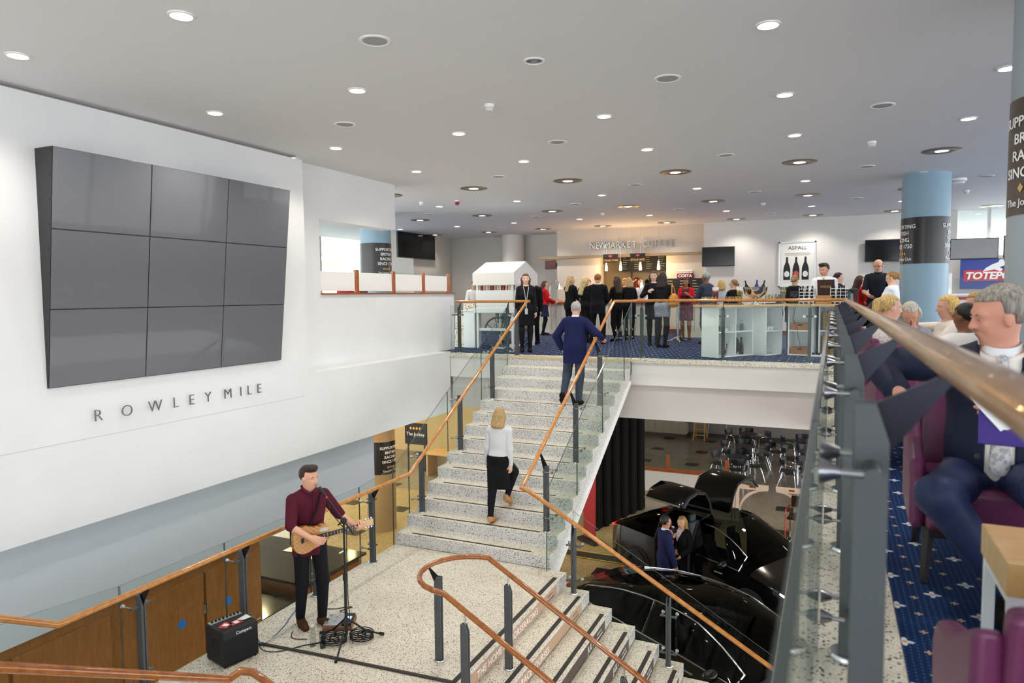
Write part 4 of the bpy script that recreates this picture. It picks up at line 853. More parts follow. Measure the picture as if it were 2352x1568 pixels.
for k, (x, y, c) in enumerate(((-2.02, 13.75, '#b8342e'), (-1.62, 14.1, '#d8b46a'), (-.86, 14.5, '#caa268'))):
    t = thing('straw_vase', ('glass vase of white-tipped red straws behind the bar-end flutes', 'glass vase of white-tipped pale straws beside the steel bowl', 'glass vase of tan straws topped with mint')[k], 'vase', (x, y, BT)); G().lathe([(0, 0), (.035, 0), (.05, .12), (.06, .24), (.057, .24), (.046, .12), (0, .01)], 14).obj('vase', CLEAR, t, smooth=1)
    for q in range(9):
        a = q*.7; G().cyl((.02*math.cos(a), .02*math.sin(a), .01), (.05*math.cos(a), .05*math.sin(a), .27), .005, n=6).obj('straw', mat('straw%d' % k, c, .5), t); G().cyl((.05*math.cos(a), .05*math.sin(a), .27), (.055*math.cos(a), .055*math.sin(a), .33), .006, n=6).obj('straw_tip', LETW if k < 2 else mat('mint', '#3f7a34', .6), t)
t = thing('champagne_bowl', 'polished steel champagne bowl on a foot holding dark bottles', 'bowl', (-1.35, 14.25, BT)); G().lathe([(0, 0), (.1, 0), (.1, .01), (.03, .03), (.03, .08), (.1, .12), (.2, .2), (.23, .33), (.22, .33), (.19, .21), (0, .13)], 28).obj('bowl', CHROME, t, smooth=1)
for x, y, tx, c in ((-.12, .02, -.25, '#15151a'), (.1, .05, .22, '#15151a'), (.02, -.06, .05, '#1d2c7a')):
    tag(G().lathe([(0, 0), (.042, 0), (.042, .17), (.015, .24), (.014, .30), (0, .30)], 12).obj('bottle', mat('bot'+c[1:], c, .2), smooth=1, loc=(-1.35+x, 14.25+y, BT+.165)), {'#15151a': 'dark bottle leaning in the steel champagne bowl', '#1d2c7a': 'blue capped bottle standing in the steel champagne bowl'}[c], 'bottle', 'bottles in the bowl')
    bpy.context.view_layer.objects.active = None; COL.objects[-1].rotation_euler = (-.1, tx, 0)
for k, (x, y) in enumerate(((-.42, 14.35), (.12, 14.25))):
    t = thing('wire_bottle_rack', ('white wire rack of black bottles beside the open wooden case' if k else 'white wire rack of black bottles beside the blue coat'), 'rack', (x, y, BT), math.radians(-13))
    for r in range(5): G().tube([(-.13, -.08, .04+r*.06), (.13, -.08, .04+r*.06), (.13, .08, .04+r*.06), (-.13, .08, .04+r*.06)], .005, 6, closed=True).obj('wire_ring', LETW, t)
    for xx in (-.13, -.045, .045, .13):
        for yy in (-.08, .08): G().cyl((xx, yy, 0), (xx, yy, .31), .005, n=6).obj('upright', LETW, t)
    for xx in (-.085, 0, .085):
        b = at(t, xx, 0, .002); tag(G().lathe([(0, 0), (.036, 0), (.036, .24), (.014, .3), (.014, .34), (0, .34)], 10).obj('bottle', BLACKG, smooth=1, loc=b), 'black bottle standing in a white wire rack on the bar', 'bottle', 'black bottles in the wire racks')
t = thing('presentation_case', 'open dark wooden drinks case with gold lettering on its raised lid', 'case', (-.12, 14.3, BT), math.radians(-13)); G().box(-.14, -.1, 0, .14, .1, .16).obj('box', wood('crate_pine', '#b58a52', '#9c7440', .5), t, bev=.004)
lid = G().box(-.15, -.012, 0, .15, .012, .3).obj('lid', mat('case_brown', '#3a1c14', .4), t); lid.location = (0, .09, .155); lid.rotation_euler = (.15, 0, 0)
text('VHIDAL', 'lettering', GOLD, .06, (0, -.014, .15), (1, 0, 0), (0, 0, 1), lid, ext=.001); text('RESERVE CUVEE', 'lettering', mat('case_ink', '#6b4a22', .5), .028, (0, -.102, .07), (1, 0, 0), (0, 0, 1), t, ext=.001)
t = thing('drinks_dispenser', 'clear drink dispenser with a dark lid on the bar beside the rail corner', 'dispenser', (.36, 14.25, BT)); G().lathe([(0, 0), (.08, 0), (.08, .22), (.075, .22), (.075, .01), (0, .01)], 18).obj('jar', CLEAR, t, smooth=1); G().lathe([(.082, .22), (.082, .26), (.03, .29), (0, .29)], 18).obj('lid', BLACK, t, smooth=1)
t = thing('ice_bucket', 'matt black cylindrical bucket on the bar beside the dispenser', 'bucket', (.2, 14.45, BT)); G().lathe([(0, 0), (.11, 0), (.12, .26), (.115, .26), (.105, .01), (0, .01)], 20).obj('bucket', mat('bucket_black', '#1f2328', .35), t, smooth=1); G().lathe([(.115, .255), (.125, .262), (.115, .27)], 20).obj('rim', BLACK, t, smooth=1)
t = thing('card_reader', 'clear acrylic box with a dark card terminal on the bar', 'terminal', (-.66, 14.38, BT)); G().box(-.08, -.08, 0, .08, .08, .2).obj('box', CLEAR, t); G().box(-.07, -.05, .2, .07, .06, .24).obj('keypad', BLACK, t, bev=.01)
# things in the cubbies
def jar_sticks(u, x, z, label, cols, dark=False):
    t = thing('stirrer_jar', label, 'jar', at(u, x, .15, z)); G().lathe([(0, 0), (.03, 0), (.035, .1), (.032, .1), (0, .008)], 12).obj('jar', CLEAR, t, smooth=1)
    for q, c in enumerate(cols): a = q*1.9; G().tube([(0, 0, .01), (.045*math.cos(a), .045*math.sin(a), .2+.02*(q % 3))], .004, 5).obj('stirrer', mat('stir'+c[1:], c, .5), t); G().ell((.045*math.cos(a), .045*math.sin(a), .21+.02*(q % 3)), (.012, .012, .014), 6, 4).obj('stirrer_knob', mat('stir'+c[1:], c, .5), t)
jar_sticks(U1, .2, .481, 'glass of thin gold and red stirrers in the upper cubby of the wide unit', ('#7a5a20', '#8a2f2a', '#7a5a20', '#c8b070'))
jar_sticks(U1, .12, .022, 'glass of green and gold stirrers in the lower cubby of the wide unit', ('#8aa83c', '#c8a050', '#8aa83c', '#d0d0d0'))
jar_sticks(U1, .38, .022, 'tall glass of crimson stirrers in the lower cubby of the wide unit', ('#9a2030', '#9a2030', '#9a2030', '#b04050'))
jar_sticks(U2, .14, .481, 'glass of black knobbed stirrers beside the white cups', ('#1a1620', '#1a1620', '#1a1620', '#1a1620', '#1a1620'))
t = thing('serving_dish', 'white boat-shaped dish in the upper cubby of the wide unit', 'dish', at(U1, .33, .12, .481), math.radians(58)); G().lathe([(0, 0), (.05, 0), (.09, .06), (.086, .06), (.045, .008), (0, .008)], 18).obj('dish', PLAST, t, smooth=1); G().lathe([(.03, -.0), (.04, .004)], 12).obj('foot', PLAST, t)
w0 = None
for q in range(4):
    p = at(U1, .60+.1*q, .12+.05*(q % 2), .481)
    if w0 is None: w0 = thing('wine_glass', 'upturned clear wine glass in the upper cubby of the wide unit', 'glass', p, 0, 'upturned wine glasses'); G().lathe([(.03, 0), (.042, .06), (.03, .12), (.004, .14), (.004, .19), (.032, .2), (0, .2)], 12).obj('bowl', CLEAR, w0, smooth=1); G().lathe([(.03, .0), (.032, .003)], 12).obj('rim', CLEAR, w0)
    else: dup(w0, p)
t = thing('champagne_bottle', 'dark champagne bottle with a pale neck foil in the lower cubby', 'bottle', at(U1, .83, .13, .022)); G().lathe([(0, 0), (.045, 0), (.045, .15), (.03, .2), (.016, .24), (.016, .32), (0, .32)], 16).obj('bottle', mat('dark_green_glass', '#101510', .12), t, smooth=1); G().lathe([(.0165, .245), (.0165, .325), (0, .325)], 12).obj('foil', BLACK, t, smooth=1); G().lathe([(.0455, .04), (.0455, .12)], 14, a0=-2.6, a1=-.6).obj('label', mat('label_dark', '#2a2a2e', .5), t)
t = thing('round_tray', 'black round tray standing on edge in the lower cubby', 'tray', at(U1, .56, .14, .022), math.radians(58)); G().lathe([(0, 0), (.17, 0), (.18, .02), (.175, .022), (.165, .006), (0, .006)], 28, (0, 0, .182), 'x').obj('plate', BLACK, t, smooth=1); G().lathe([(.178, .015), (.184, .02), (.178, .025)], 28, (0, 0, .184), 'x').obj('rim', RUBBER, t, smooth=1)
c0 = None
for q in range(2):
    p = at(U2, .28+.12*q, .14, .481)
    if c0 is None: c0 = thing('coffee_cup', 'white coffee cup in the upper cubby of the narrow unit', 'cup', p, 0, 'white cups in the cubby'); G().lathe([(0, 0), (.03, 0), (.05, .07), (.047, .07), (.028, .006), (0, .006)], 16).obj('cup', PLAST, c0, smooth=1); G().tube([(.045, 0, .055), (.07, 0, .05), (.07, 0, .025), (.038, 0, .02)], .005, 6).obj('handle', PLAST, c0)
    else: dup(c0, p)
p0 = None
for q in range(4):
    p = at(U2, .34, .16, .022+.012*q)
    if p0 is None: p0 = tag(G().lathe([(0, 0), (.07, 0), (.11, .012), (.108, .016), (.07, .005), (0, .005)], 22).obj('plate', PLAST, smooth=1, loc=p), 'white plate in the small stack in the lower cubby', 'plate', 'stacked plates')
    else: dup(p0, p)
CRT = wood('tray_wood', '#b0703a', '#94582a', .5, (3, 10, 3))
for z, lb in ((.481, 'open wooden tray with hand slots in the upper cubby'), (.022, 'open wooden tray with hand slots in the lower cubby')):
    t = thing('wooden_tray', lb, 'tray', at(U3, .21, .19, z), math.radians(-13)); w, d, h = .17, .15, .13
    G().box(-w, -d, 0, w, d, .012).obj('base', CRT, t)
    for x in (-w, w-.012): G().box(x, -d, .012, x+.012, d, h).obj('side', CRT, t)
    for y in (-d, d-.012): G().box(-w+.012, y, .012, w-.012, y+.012, h).obj('end', CRT, t)
    G().box(-.05, -d-.001, h-.045, .05, -d+.001, h-.02).obj('hand_slot', BLACK, t)
WEAVE = mat('woven_seagrass', '#b79a63', .9); n = N(WEAVE); v = n.co((1, 1, 1)); wv = n('ShaderNodeTexVoronoi', {'Vector': v, 'Scale': 45.}); n.out(n.ramp(wv.outputs[0], (.0, '#d0b67c'), (.6, '#8a6d3c')), bump=wv.outputs[0], bs=1.)
for z, lb in ((.481, 'woven seagrass basket in the upper cubby'), (.022, 'woven seagrass basket in the lower cubby')):
    t = thing('woven_basket', lb, 'basket', at(U4, .25, .18, z), math.radians(-13)); G().box(-.19, -.16, 0, .19, .15, .36).obj('body', WEAVE, t, bev=.03); G().tube([(-.03, -.165, .2), (-.02, -.18, .23), (.02, -.18, .23), (.03, -.165, .2)], .006, 6).obj('handle', BLACK, t)
tag(G().tube([(-.60, 14.30, .985), (-.62, 14.2, .93), (-.66, 14.24, .7), (-.60, 14.26, .55), (-.55, 14.25, .3), (-.52, 14.24, .16)], .004, 6).obj('power_cable', RUBBER), 'thin black cable hanging down the front of the tray unit', 'cable')
t = thing('extension_lead', 'white extension lead with black plugs lying on the carpet', 'lead', (-.2, 14.15, 0), math.radians(-10)); G().box(-.2, -.03, 0, .2, .03, .04).obj('block', PLAST, t, bev=.01)
for x in (-.1, .0, .1): G().box(x-.02, -.02, .04, x+.02, .02, .08).obj('plug', RUBBER, t, bev=.005)
# ================= coffee counter in the bay =================
BEAD = mat('bead_board_paint', '#cfc8ba', .5)
def counter(label, x0, x1, y):
    t = thing('service_counter', label, 'counter', ((x0+x1)/2, y, 0)); k = int((x1-x0)/.16); w = (x1-x0)/k
    G().box(x0, y+.02, 0, x1, y+.6, .92).obj('carcass', BEAD, t, world=True)
    for i in range(k): G().box(x0+i*w+.005, y, .14, x0+(i+1)*w-.005, y+.02, .92).obj('board', BEAD, t, world=True, bev=.003)
    G().box(x0, y-.01, 0, x1, y+.02, .14).obj('plinth', BEAD, t, world=True); G().box(x0-.03, y-.05, .92, x1+.03, y+.62, .97).obj('worktop', CHERRY, t, world=True); return t
counter('long bead-board coffee counter with a cherry worktop in the bay', -8.45, -4.5, 19.9); counter('short bead-board counter beside the grey suited man', -3.75, -2.7, 19.4)
for k, (x, y) in enumerate(((-7.9, 20.1), (-5.35, 20.1))):
    t = thing('heat_lamp', 'arched chrome heat lamp over the food beside the ' + ('red cardigan woman' if k == 0 else 'bald server'), 'lamp', (x, y, .97)); G().lathe([(0, .02), (.07, .02), (.08, 0)], 16).obj('base', CHROME, t, smooth=1)
    G().tube([(0, 0, .02), (0, 0, .45), (.04, 0, .57), (.14, 0, .64), (.26, 0, .63), (.3, 0, .58)], .012, 8).obj('arm', CHROME, t, smooth=1); G().lathe([(0, .19), (.03, .18), (.06, .1), (.1, 0), (.095, 0), (.05, .1), (0, .17)], 18, (.31, 0, .40)).obj('shade', CHROME, t, smooth=1); G().lathe([(0, .02), (.06, .02)], 12, (.31, 0, .40)).obj('bulb', glow('heat_glow', '#ffb45a', 12), t)
fd = None
for q in range(9):
    x = -8.0+q*.4; c = ('#d9a13c', '#b8782c', '#e0c060')[q % 3]
    t = thing('food_platter', 'white platter of golden pastries on the coffee counter', 'platter', (x, 20.15, .97), 0, 'platters on the coffee counter'); G().lathe([(0, 0), (.1, 0), (.15, .02), (.145, .024), (0, .008)], 20).obj('plate', PLAST, t, smooth=1)
    for a in range(6): G().ell((.07*math.cos(a), .07*math.sin(a), .04), (.035, .03, .035), 8, 5).obj('pastry', mat('pastry'+c[1:], c, .6), t, smooth=2)
t = thing('back_shelf', 'dark wooden shelf with canisters inside the serving hatch', 'shelf', (-5.7, 23.2, 1.4)); G().box(-6.2, 23.1, 1.38, -5.0, 23.38, 1.42).obj('board', CHERRY, t, world=True)
for x in (-6.2, -5.0): G().box(x-.02, 23.1, .97, x+.02, 23.38, 1.95).obj('upright', CHERRY, t, world=True)
for x, c in ((-6.0, '#c23a2a'), (-5.3, '#d0b040')): tag(G().lathe([(0, 0), (.07, 0), (.07, .3), (.05, .34), (0, .34)], 14).obj('canister', mat('can'+c[1:], c, .4), smooth=1, loc=(x, 23.25, 1.42)), ('red' if x < -5.8 else 'yellow')+' topped canister on the hatch shelf', 'canister')
t = thing('moka_pot', 'small dark moka pot silhouette on the hatch shelf', 'coffee pot', (-5.65, 23.25, 1.42)); G().lathe([(0, 0), (.08, 0), (.05, .1), (.08, .22), (.02, .26), (0, .29)], 8).obj('pot', BLACK, t); G().tube([(.07, 0, .2), (.13, 0, .18), (.12, 0, .05)], .012, 6).obj('handle', BLACK, t)
t = thing('coffee_machine', 'bright steel coffee machine inside the serving hatch', 'coffee machine', (-4.75, 22.5, .95)); G().box(-5.2, 22.2, .95, -4.35, 22.8, 1.55).obj('body', BRUSH, t, world=True, bev=.03); G().box(-5.15, 22.18, 1.35, -4.4, 22.2, 1.5).obj('fascia', PLAST, t, world=True)
def poseur(label, x, y, h=1.08):
    t = thing('poseur_table', label, 'table', (x, y, 0)); G().lathe([(0, h), (.3, h), (.3, h-.025), (0, h-.025)], 28).obj('table_top', mat('table_grey', '#3a4048', .3), t, smooth=1); G().cyl((0, 0, .05), (0, 0, h-.02), .035, n=16).obj('pole', CHROME, t, smooth=1)
    for k in range(4): a = k*PI/2+.4; G().tube([(.02*math.cos(a), .02*math.sin(a), .12), (.15*math.cos(a), .15*math.sin(a), .06), (.3*math.cos(a), .3*math.sin(a), .02)], [.03, .022, .016], 8).obj('foot', CHROME, t, smooth=1)
    G().lathe([(.045, .05), (.045, .14), (.03, .16)], 14).obj('collar', CHROME, t, smooth=1)
poseur('tall round grey table on a chrome pole between the tan bag and the plum dress', -3.44, 17.35); poseur('tall round grey table on a chrome pole among the black-dressed group', -5.8, 17.9)
for k, (x, y) in enumerate(((-3.6, 17.45), (-3.52, 17.28), (-3.32, 17.42))): tag(G().lathe([(0, 0), (.03, 0), (.004, .01), (.004, .09), (.035, .13), (.038, .19), (.034, .19)], 10).obj('drink_glass', CLEAR, smooth=1, loc=(x, y, 1.08)), 'stemmed glass with a pale drink on the poseur table', 'glass', 'glasses on the poseur table')
# ================= sweet stall and its boxes =================
t = thing('sweet_stall', 'white sweet stall cart with a pitched canvas roof and spoked wheels', 'market cart', (-6.88, 14.72, 0)); CAN = mat('canvas_white', '#ece8dd', .7); PW = mat('stall_white', '#e9e9e6', .5)
n = N(CAN); n.out(bump=n('ShaderNodeTexNoise', {0: n.geo((3, 3, 9)), 2: 3.}).outputs[0], bs=.6)
a0, a1, b0, b1 = -.47, .46, -.62, .62
for x in (a0+.03, a1-.03):
    for y in (b0+.03, b1-.03): G().box(x-.025, y-.025, 0, x+.025, y+.025, 1.72).obj('post', PW, t, bev=.004)
G().box(a0-.05, b0-.03, .80, a1+.06, b1+.03, .92).obj('deck', PW, t, bev=.015); G().box(a0, b0, .92, a1, b0+.02, 1.31).obj('front_panel', PW, t); G().box(a0, b1-.02, .92, a1, b1, 1.31).obj('rear_panel', PW, t); G().box(a1-.02, b0+.02, .92, a1, b1-.02, 1.31).obj('end_panel', PW, t); G().box(a0, b0+.02, 1.28, a1-.02, b1-.02, 1.30).obj('display_shelf', PW, t)
for s in (1, -1):
    g = G(); ye = b0-.05 if s > 0 else b1+.05; ym = 0.
    q = [(a0-.05, ye, 1.70), (a1+.05, ye, 1.70), (a1+.05, ym, 1.97), (a0-.05, ym, 1.97)]; g.add(q+[(x, y, z-.012) for x, y, z in q], [(0, 1, 2, 3) if s > 0 else (3, 2, 1, 0), (7, 6, 5, 4) if s > 0 else (4, 5, 6, 7), (0, 4, 5, 1), (1, 5, 6, 2), (2, 6, 7, 3), (3, 7, 4, 0)]); g.obj('roof_canvas', CAN, t)
    g = G(); g.box(a0-.05, ye-.006, 1.43, a1+.05, ye+.006, 1.70); g.obj('valance', CAN, t)
g = G(); g.prism([(b0-.05, 1.43), (b1+.05, 1.43), (b1+.05, 1.70), (0, 1.97), (b0-.05, 1.70)], lambda a, b, d: (d, a, b), a1+.03, a1+.045); g.obj('gable', PW, t)
for y in (b0+.12, b1-.1):
    WH = mat('wheel_grey', '#565b60', .5); wh = G().tube([(.02+.34*math.cos(a), y, .36+.34*math.sin(a)) for a in np.linspace(0, 2*PI, 33)[:-1]], .022, 8, closed=True).obj('wheel_rim', WH, t, smooth=1)
    for k in range(8): a = k*PI/4+.2; G().cyl((.02, y, .36), (.02+.33*math.cos(a), y, .36+.33*math.sin(a)), .011, n=6).obj('spoke', WH, t)
    G().cyl((.02, y-.04, .36), (.02, y+.04, .36), .045, n=14).obj('hub', WH, t, smooth=1)
G().box(a0+.05, b0+.05, .40, a1-.05, b0+.09, .46).obj('stretcher', PW, t); G().box(-.1, b0+.03, 0, .2, b1-.03, .03).obj('skid', PW, t)
j0 = {}
for q in range(12):
    c = ('#8c2438', '#c98a3a', '#d8c8b8', '#7a2e22')[q % 4]; p = (-6.88+a0+.1+.07*q, 14.72+b0+.1+.06*(q % 2), 1.30)
    lb = {'#8c2438': 'glass sweet jar of dark red sweets on the stall', '#c98a3a': 'glass sweet jar of amber sweets on the stall', '#d8c8b8': 'glass sweet jar of pale sweets on the stall', '#7a2e22': 'glass sweet jar of brown sweets on the stall'}[c]
    if c not in j0:
        j = thing('sweet_jar', lb, 'jar', p, 0, 'sweet jars on the stall'); G().lathe([(0, 0), (.032, 0), (.033, .1), (.025, .12), (0, .12)], 12).obj('sweets', mat('sw'+c[1:], c, .3), j, smooth=1); G().lathe([(.027, .12), (.027, .14), (0, .14)], 10).obj('lid', PLAST, j, smooth=1); j0[c] = j
    else: dup(j0[c], p)
t = thing('sweet_rack', 'clear rack of small pink and white sweet bags on the stall end', 'rack', (-6.39, 14.5, .98))
for r in range(5):
    for c in range(4): G().box(.02, -.2+.1*c, .02+.1*r, .05, -.12+.1*c, .09+.1*r).obj('sweet_bag', mat('bag%d' % ((r+c) % 3), ('#8a4450', '#d9c9cb', '#5c3038')[(r+c) % 3], .4), t, bev=.008)
G().box(.0, -.22, 0, .02, .22, .55).obj('back_plate', PW, t)
BOXP = mat('patterned_card', '#e6dcc6', .7); n = N(BOXP); v = n('ShaderNodeTexVoronoi', {'Vector': n.co(), 'Scale': 22.}); n.out(n.ramp(v.outputs[0], (.25, '#7c1f22'), (.33, '#e9dfc9')))
for x, y, z, w, h, lb in ((-7.60, 14.35, .86, .15, .17, 'cream box with red dots standing on the white display panel'), (-7.90, 14.45, .0, .14, .42, 'tall cream box with red dots on the carpet'), (-7.92, 14.48, .43, .12, .36, 'cream box with red dots stacked on the taller dotted box')):
    t = thing('patterned_box', lb, 'box', (x, y, z)); G().box(-w, -.12, 0, w, .12, h-.02).obj('carton', BOXP, t); G().box(-w-.005, -.125, h-.02, w+.005, .125, h).obj('lid', mat('box_lid', '#cfc1a0', .6), t)
t = thing('display_panel', 'plain white display plinth beside the sweet stall', 'plinth', (-7.55, 14.35, 0)); G().box(-.2, -.13, 0, .10, .2, .84).obj('body', PW, t, bev=.006); G().box(-.24, -.16, .84, .12, .22, .86).obj('top', PW, t)
c0 = None
for x, y, c in ((-9.2, 12.3, '#a83038'), (-9.4, 11.2, '#56636c'), (-9.3, 9.9, '#6a4a34'), (-9.6, 13.1, '#56636c')):
    t = thing('lounge_chair', {'#a83038': 'red lounge chair glimpsed beneath the frosted screens', '#56636c': 'grey lounge chair glimpsed beneath the frosted screens', '#6a4a34': 'brown lounge chair glimpsed beneath the frosted screens'}[c], 'chair', (x, y, .55), 0, 'lounge chairs behind the ledge'); m = cloth(c); G().box(-.35, -.35, .2, .35, .35, .45).obj('seat', m, t, bev=.06); G().box(-.38, -.35, .45, -.22, .35, .85).obj('backrest', m, t, bev=.06)
    for a in (-.3, .3):
        for b in (-.3, .3): G().cyl((a, b, -.55), (a, b, .2), .02, n=8).obj('leg', BLACK, t)
# ================= cars on the lobby floor =================
PAINT = mat('black_car_paint', '#0c0c0e', .12, 0., coat=.25, spec=.25); PAINT.node_tree.nodes['Principled BSDF'].inputs['Coat Roughness'].default_value = .03
CTRIM = mat('car_chrome_trim', '#c8cacc', .18, 1.); TYRE = mat('tyre_rubber', '#121212', .75); ALLOY = mat('dark_alloy', '#2c2d30', .3, .9); SEATM = mat('grey_car_seat', '#4a545c', .6); INTM = mat('car_interior', '#0c0c0d', .7)
def car(label, loc, rz, ST, W, win, wheels, falcon=False, name='car'):
    t = thing(name, label, 'car', loc, math.radians(rz)); NS = len(ST); rings = []; K = 9
    for (x, zb, zs, zbelt, zt, w, wr) in ST:          # x, bottom, sill bulge, belt, top, half width, roof half width
        h = []
        h += [(0, zb), (w*.8, zb), (w*.97, zb+.08), (w, zs), (w*.985, (zs+zbelt)/2+.04), (w*.955, zbelt)]
        r_ = wr if zt-zbelt > .06 else w*.80
        h += [(w*.955+(r_-w*.955)*.55, zbelt+(zt-zbelt)*.62), (r_, zbelt+(zt-zbelt)*.90), (r_*.55, zbelt+(zt-zbelt)*.985), (0, zt)]
        rings.append([(x, -y, z) for y, z in h]+[(x, y, z) for y, z in h[-2:0:-1]])
    n = len(rings[0]); V = [p for r in rings for p in r]; F = {0: [], 1: []}
    for i in range(NS-1):
        xm = (ST[i][0]+ST[i+1][0])/2; up = ST[i][4]-ST[i][3] > .05 or ST[i+1][4]-ST[i+1][3] > .05
        for k in range(n):
            kk = k if k < 9 else n-1-k; top = kk in (7, 8); side = kk in (5, 6); gl = 0
            if side and win[0] < xm < win[1]: gl = 1
            if (top or side) and up and (win[2] < xm < win[3] or win[4] < xm < win[5]): gl = 1
            if falcon and kk in (3, 4, 5, 6, 7) and falcon[0] < xm < falcon[1]: continue
            F[gl].append((i*n+k, i*n+(k+1) % n, (i+1)*n+(k+1) % n, (i+1)*n+k))
    F[0] += [tuple(range(n-1, -1, -1)), tuple(range((NS-1)*n, NS*n))]
    for gl, nm, m in ((0, 'body_shell', PAINT), (1, 'window_glass', CARGL)):
        g = G(); g.add(V, F[gl]); o = g.obj(nm, m, t, smooth=2); o.data.set_sharp_from_angle(angle=math.radians(50))
        import bmesh; bm = bmesh.new(); bm.from_mesh(o.data); bmesh.ops.delete(bm, geom=[v for v in bm.verts if not v.link_faces], context='VERTS'); bmesh.ops.recalc_face_normals(bm, faces=bm.faces); bm.to_mesh(o.data); bm.free()
    def atx(x): 
        for i in range(NS-1):
            if ST[i][0] <= x <= ST[i+1][0]: f = (x-ST[i][0])/(ST[i+1][0]-ST[i][0]); return [ST[i][j]+(ST[i+1][j]-ST[i][j])*f for j in range(7)]
        return ST[-1]
    def sidept(x, f, off=.006):
        s_ = atx(x); r_ = s_[6]; y = s_[5]*.955; z0, z1 = s_[3], s_[4]
        if f <= .62: q = f/.62; yy = y+((r_-y)*.55)*q; zz = z0+(z1-z0)*f
        else: q = (f-.62)/.28; yy = y+(r_-y)*(.55+.45*q); zz = z0+(z1-z0)*f
        return yy+off, zz
    for s in (-1, 1):
        xs = np.linspace(win[0], win[5]+.05 if win[5] < 9 else win[1], 16); top = [(x, s*sidept(x, .88)[0], sidept(x, .88)[1]) for x in xs]; bot = [(x, s*sidept(x, .02)[0], sidept(x, .02)[1]) for x in xs[::-1]]
        if falcon:
            top = [p for p in top if p[0] > falcon[1]]; bot = [p for p in bot if p[0] > falcon[1]]
        G().tube(top+bot, .012, 6, closed=not falcon).obj('window_trim', CTRIM, t, smooth=1)
        for xp in ((-.35,) if not falcon else ()): a, b = sidept(xp, .02), sidept(xp, .85); G().tube([(xp, s*a[0], a[1]), (xp-.03, s*b[0], b[1])], .03, 6).obj('pillar', PAINT, t)
        m0 = sidept(win[5]-.22, .0); mx = win[5]-.22; G().ell((mx, s*(m0[0]+.12), m0[1]+.07), (.09, .13, .075), 14, 8).obj('mirror', PAINT, t, smooth=2); G().tube([(mx-.05, s*m0[0], m0[1]+.02), (mx, s*(m0[0]+.2), m0[1]+.02)], .014, 6).obj('mirror_trim', CTRIM, t)
        for xw in wheels:
            R_ = .36; yw = s*(W-.06); wh = G().lathe([(.24, -.12), (.33, -.12), (R_, -.08), (R_, .08), (.33, .115), (.25, .115), (.24, .10)], 30, (xw, yw, R_), 'y').obj('wheel', TYRE, t, smooth=1)
            g = G(); g.lathe([(.245, .04*s), (.23, .05*s), (.22, 0)], 26, (xw, yw, R_), 'y'); g.obj('rim', ALLOY, wh, smooth=1)
            for k in range(10): a = k*PI/5; g = G(); g.tube([(xw+.04*math.cos(a), yw+s*.07, R_+.04*math.sin(a)), (xw+.23*math.cos(a+.1), yw+s*.085, R_+.23*math.sin(a+.1))], [.018, .012], 6); g.obj('spoke', ALLOY, wh)
            g = G(); g.tube([(xw+.14*math.cos(a), yw+s*.03, R_+.14*math.sin(a)) for a in (-.5, 0, .5)], .035, 8); g.obj('brake_caliper', mat('caliper_red', '#c01f1c', .4), wh)
            G().lathe([(.37, -.02), (.41, -.015), (.415, .005), (.37, .005)], 30, (xw, s*(W-.005), R_), 'y').obj('wheel_arch', RUBBER, t, smooth=1)
            g = G(); g.lathe([(0, -.001), (.385, -.001)], 30, (xw, s*(W+.004), R_), 'y'); g.obj('arch_well', INTM, t)
        for xh in ((-.55, .5) if not falcon else (.75,)): q = atx(xh); G().box(xh-.1, s*q[5]*.985-.012, (q[2]+q[3])/2+.09, xh+.1, s*q[5]*.985+.012, (q[2]+q[3])/2+.115).obj('door_handle', CTRIM, t, bev=.006)
        e = ST[-2]; g = G(); hl = [atx(e[0]+k) for k in (-.30, -.2, -.1, 0, .07, .1)]; g.tube([(q[0], s*(q[5]*.955+.012), q[3]+.012-.05*(k > 2)) for k, q in enumerate(hl)], [.012, .022, .03, .03, .026, .02], 8); g.obj('headlight', glow('headlight_glow' if falcon else 'headlight_off', '#eef3ff', 9 if falcon else .15), t, smooth=1)
        e = ST[1]; g = G(); g.tube([(e[0]+.18, s*e[5]*.96, e[3]+.0), (e[0]-.04, s*e[5]*.92, e[3]-.02), (e[0]-.10, s*e[5]*.7, e[3]-.04)], .03, 8); g.obj('tail_lamp', mat('tail_red', '#a01412', .3, emit='#ff2a1a', es=1.2 if falcon else .05), t, smooth=1)
    for x, y in ((.35, -.4), (.35, .4), (-.75, -.4), (-.75, .4)):
        st = G().box(x-.25, y-.24, .42, x+.25, y+.24, .58).obj('seat', SEATM, t, bev=.06); g = G(); g.cbox((x-.28, y, .84), (.06, .22, .3), mx=Matrix.Rotation(-.2, 3, 'Y')); g.obj('seat_back', SEATM, t, bev=.06); g = G(); g.cbox((x-.36, y, 1.2), (.045, .12, .08)); g.obj('headrest', SEATM, t, bev=.04)
    G().box(.85, -.8, .45, 1.25, .8, .88).obj('dashboard', INTM, t, bev=.08); G().tube([(.8+.05*math.sin(a), .4+.17*math.cos(a), .88+.16*math.sin(a)) for a in np.linspace(0, 2*PI, 17)[:-1]], .014, 6, closed=True).obj('steering_wheel', INTM, t)
    G().box(-2.0, -.86, .28, 1.9, .86, .34).obj('cabin_floor', INTM, t)
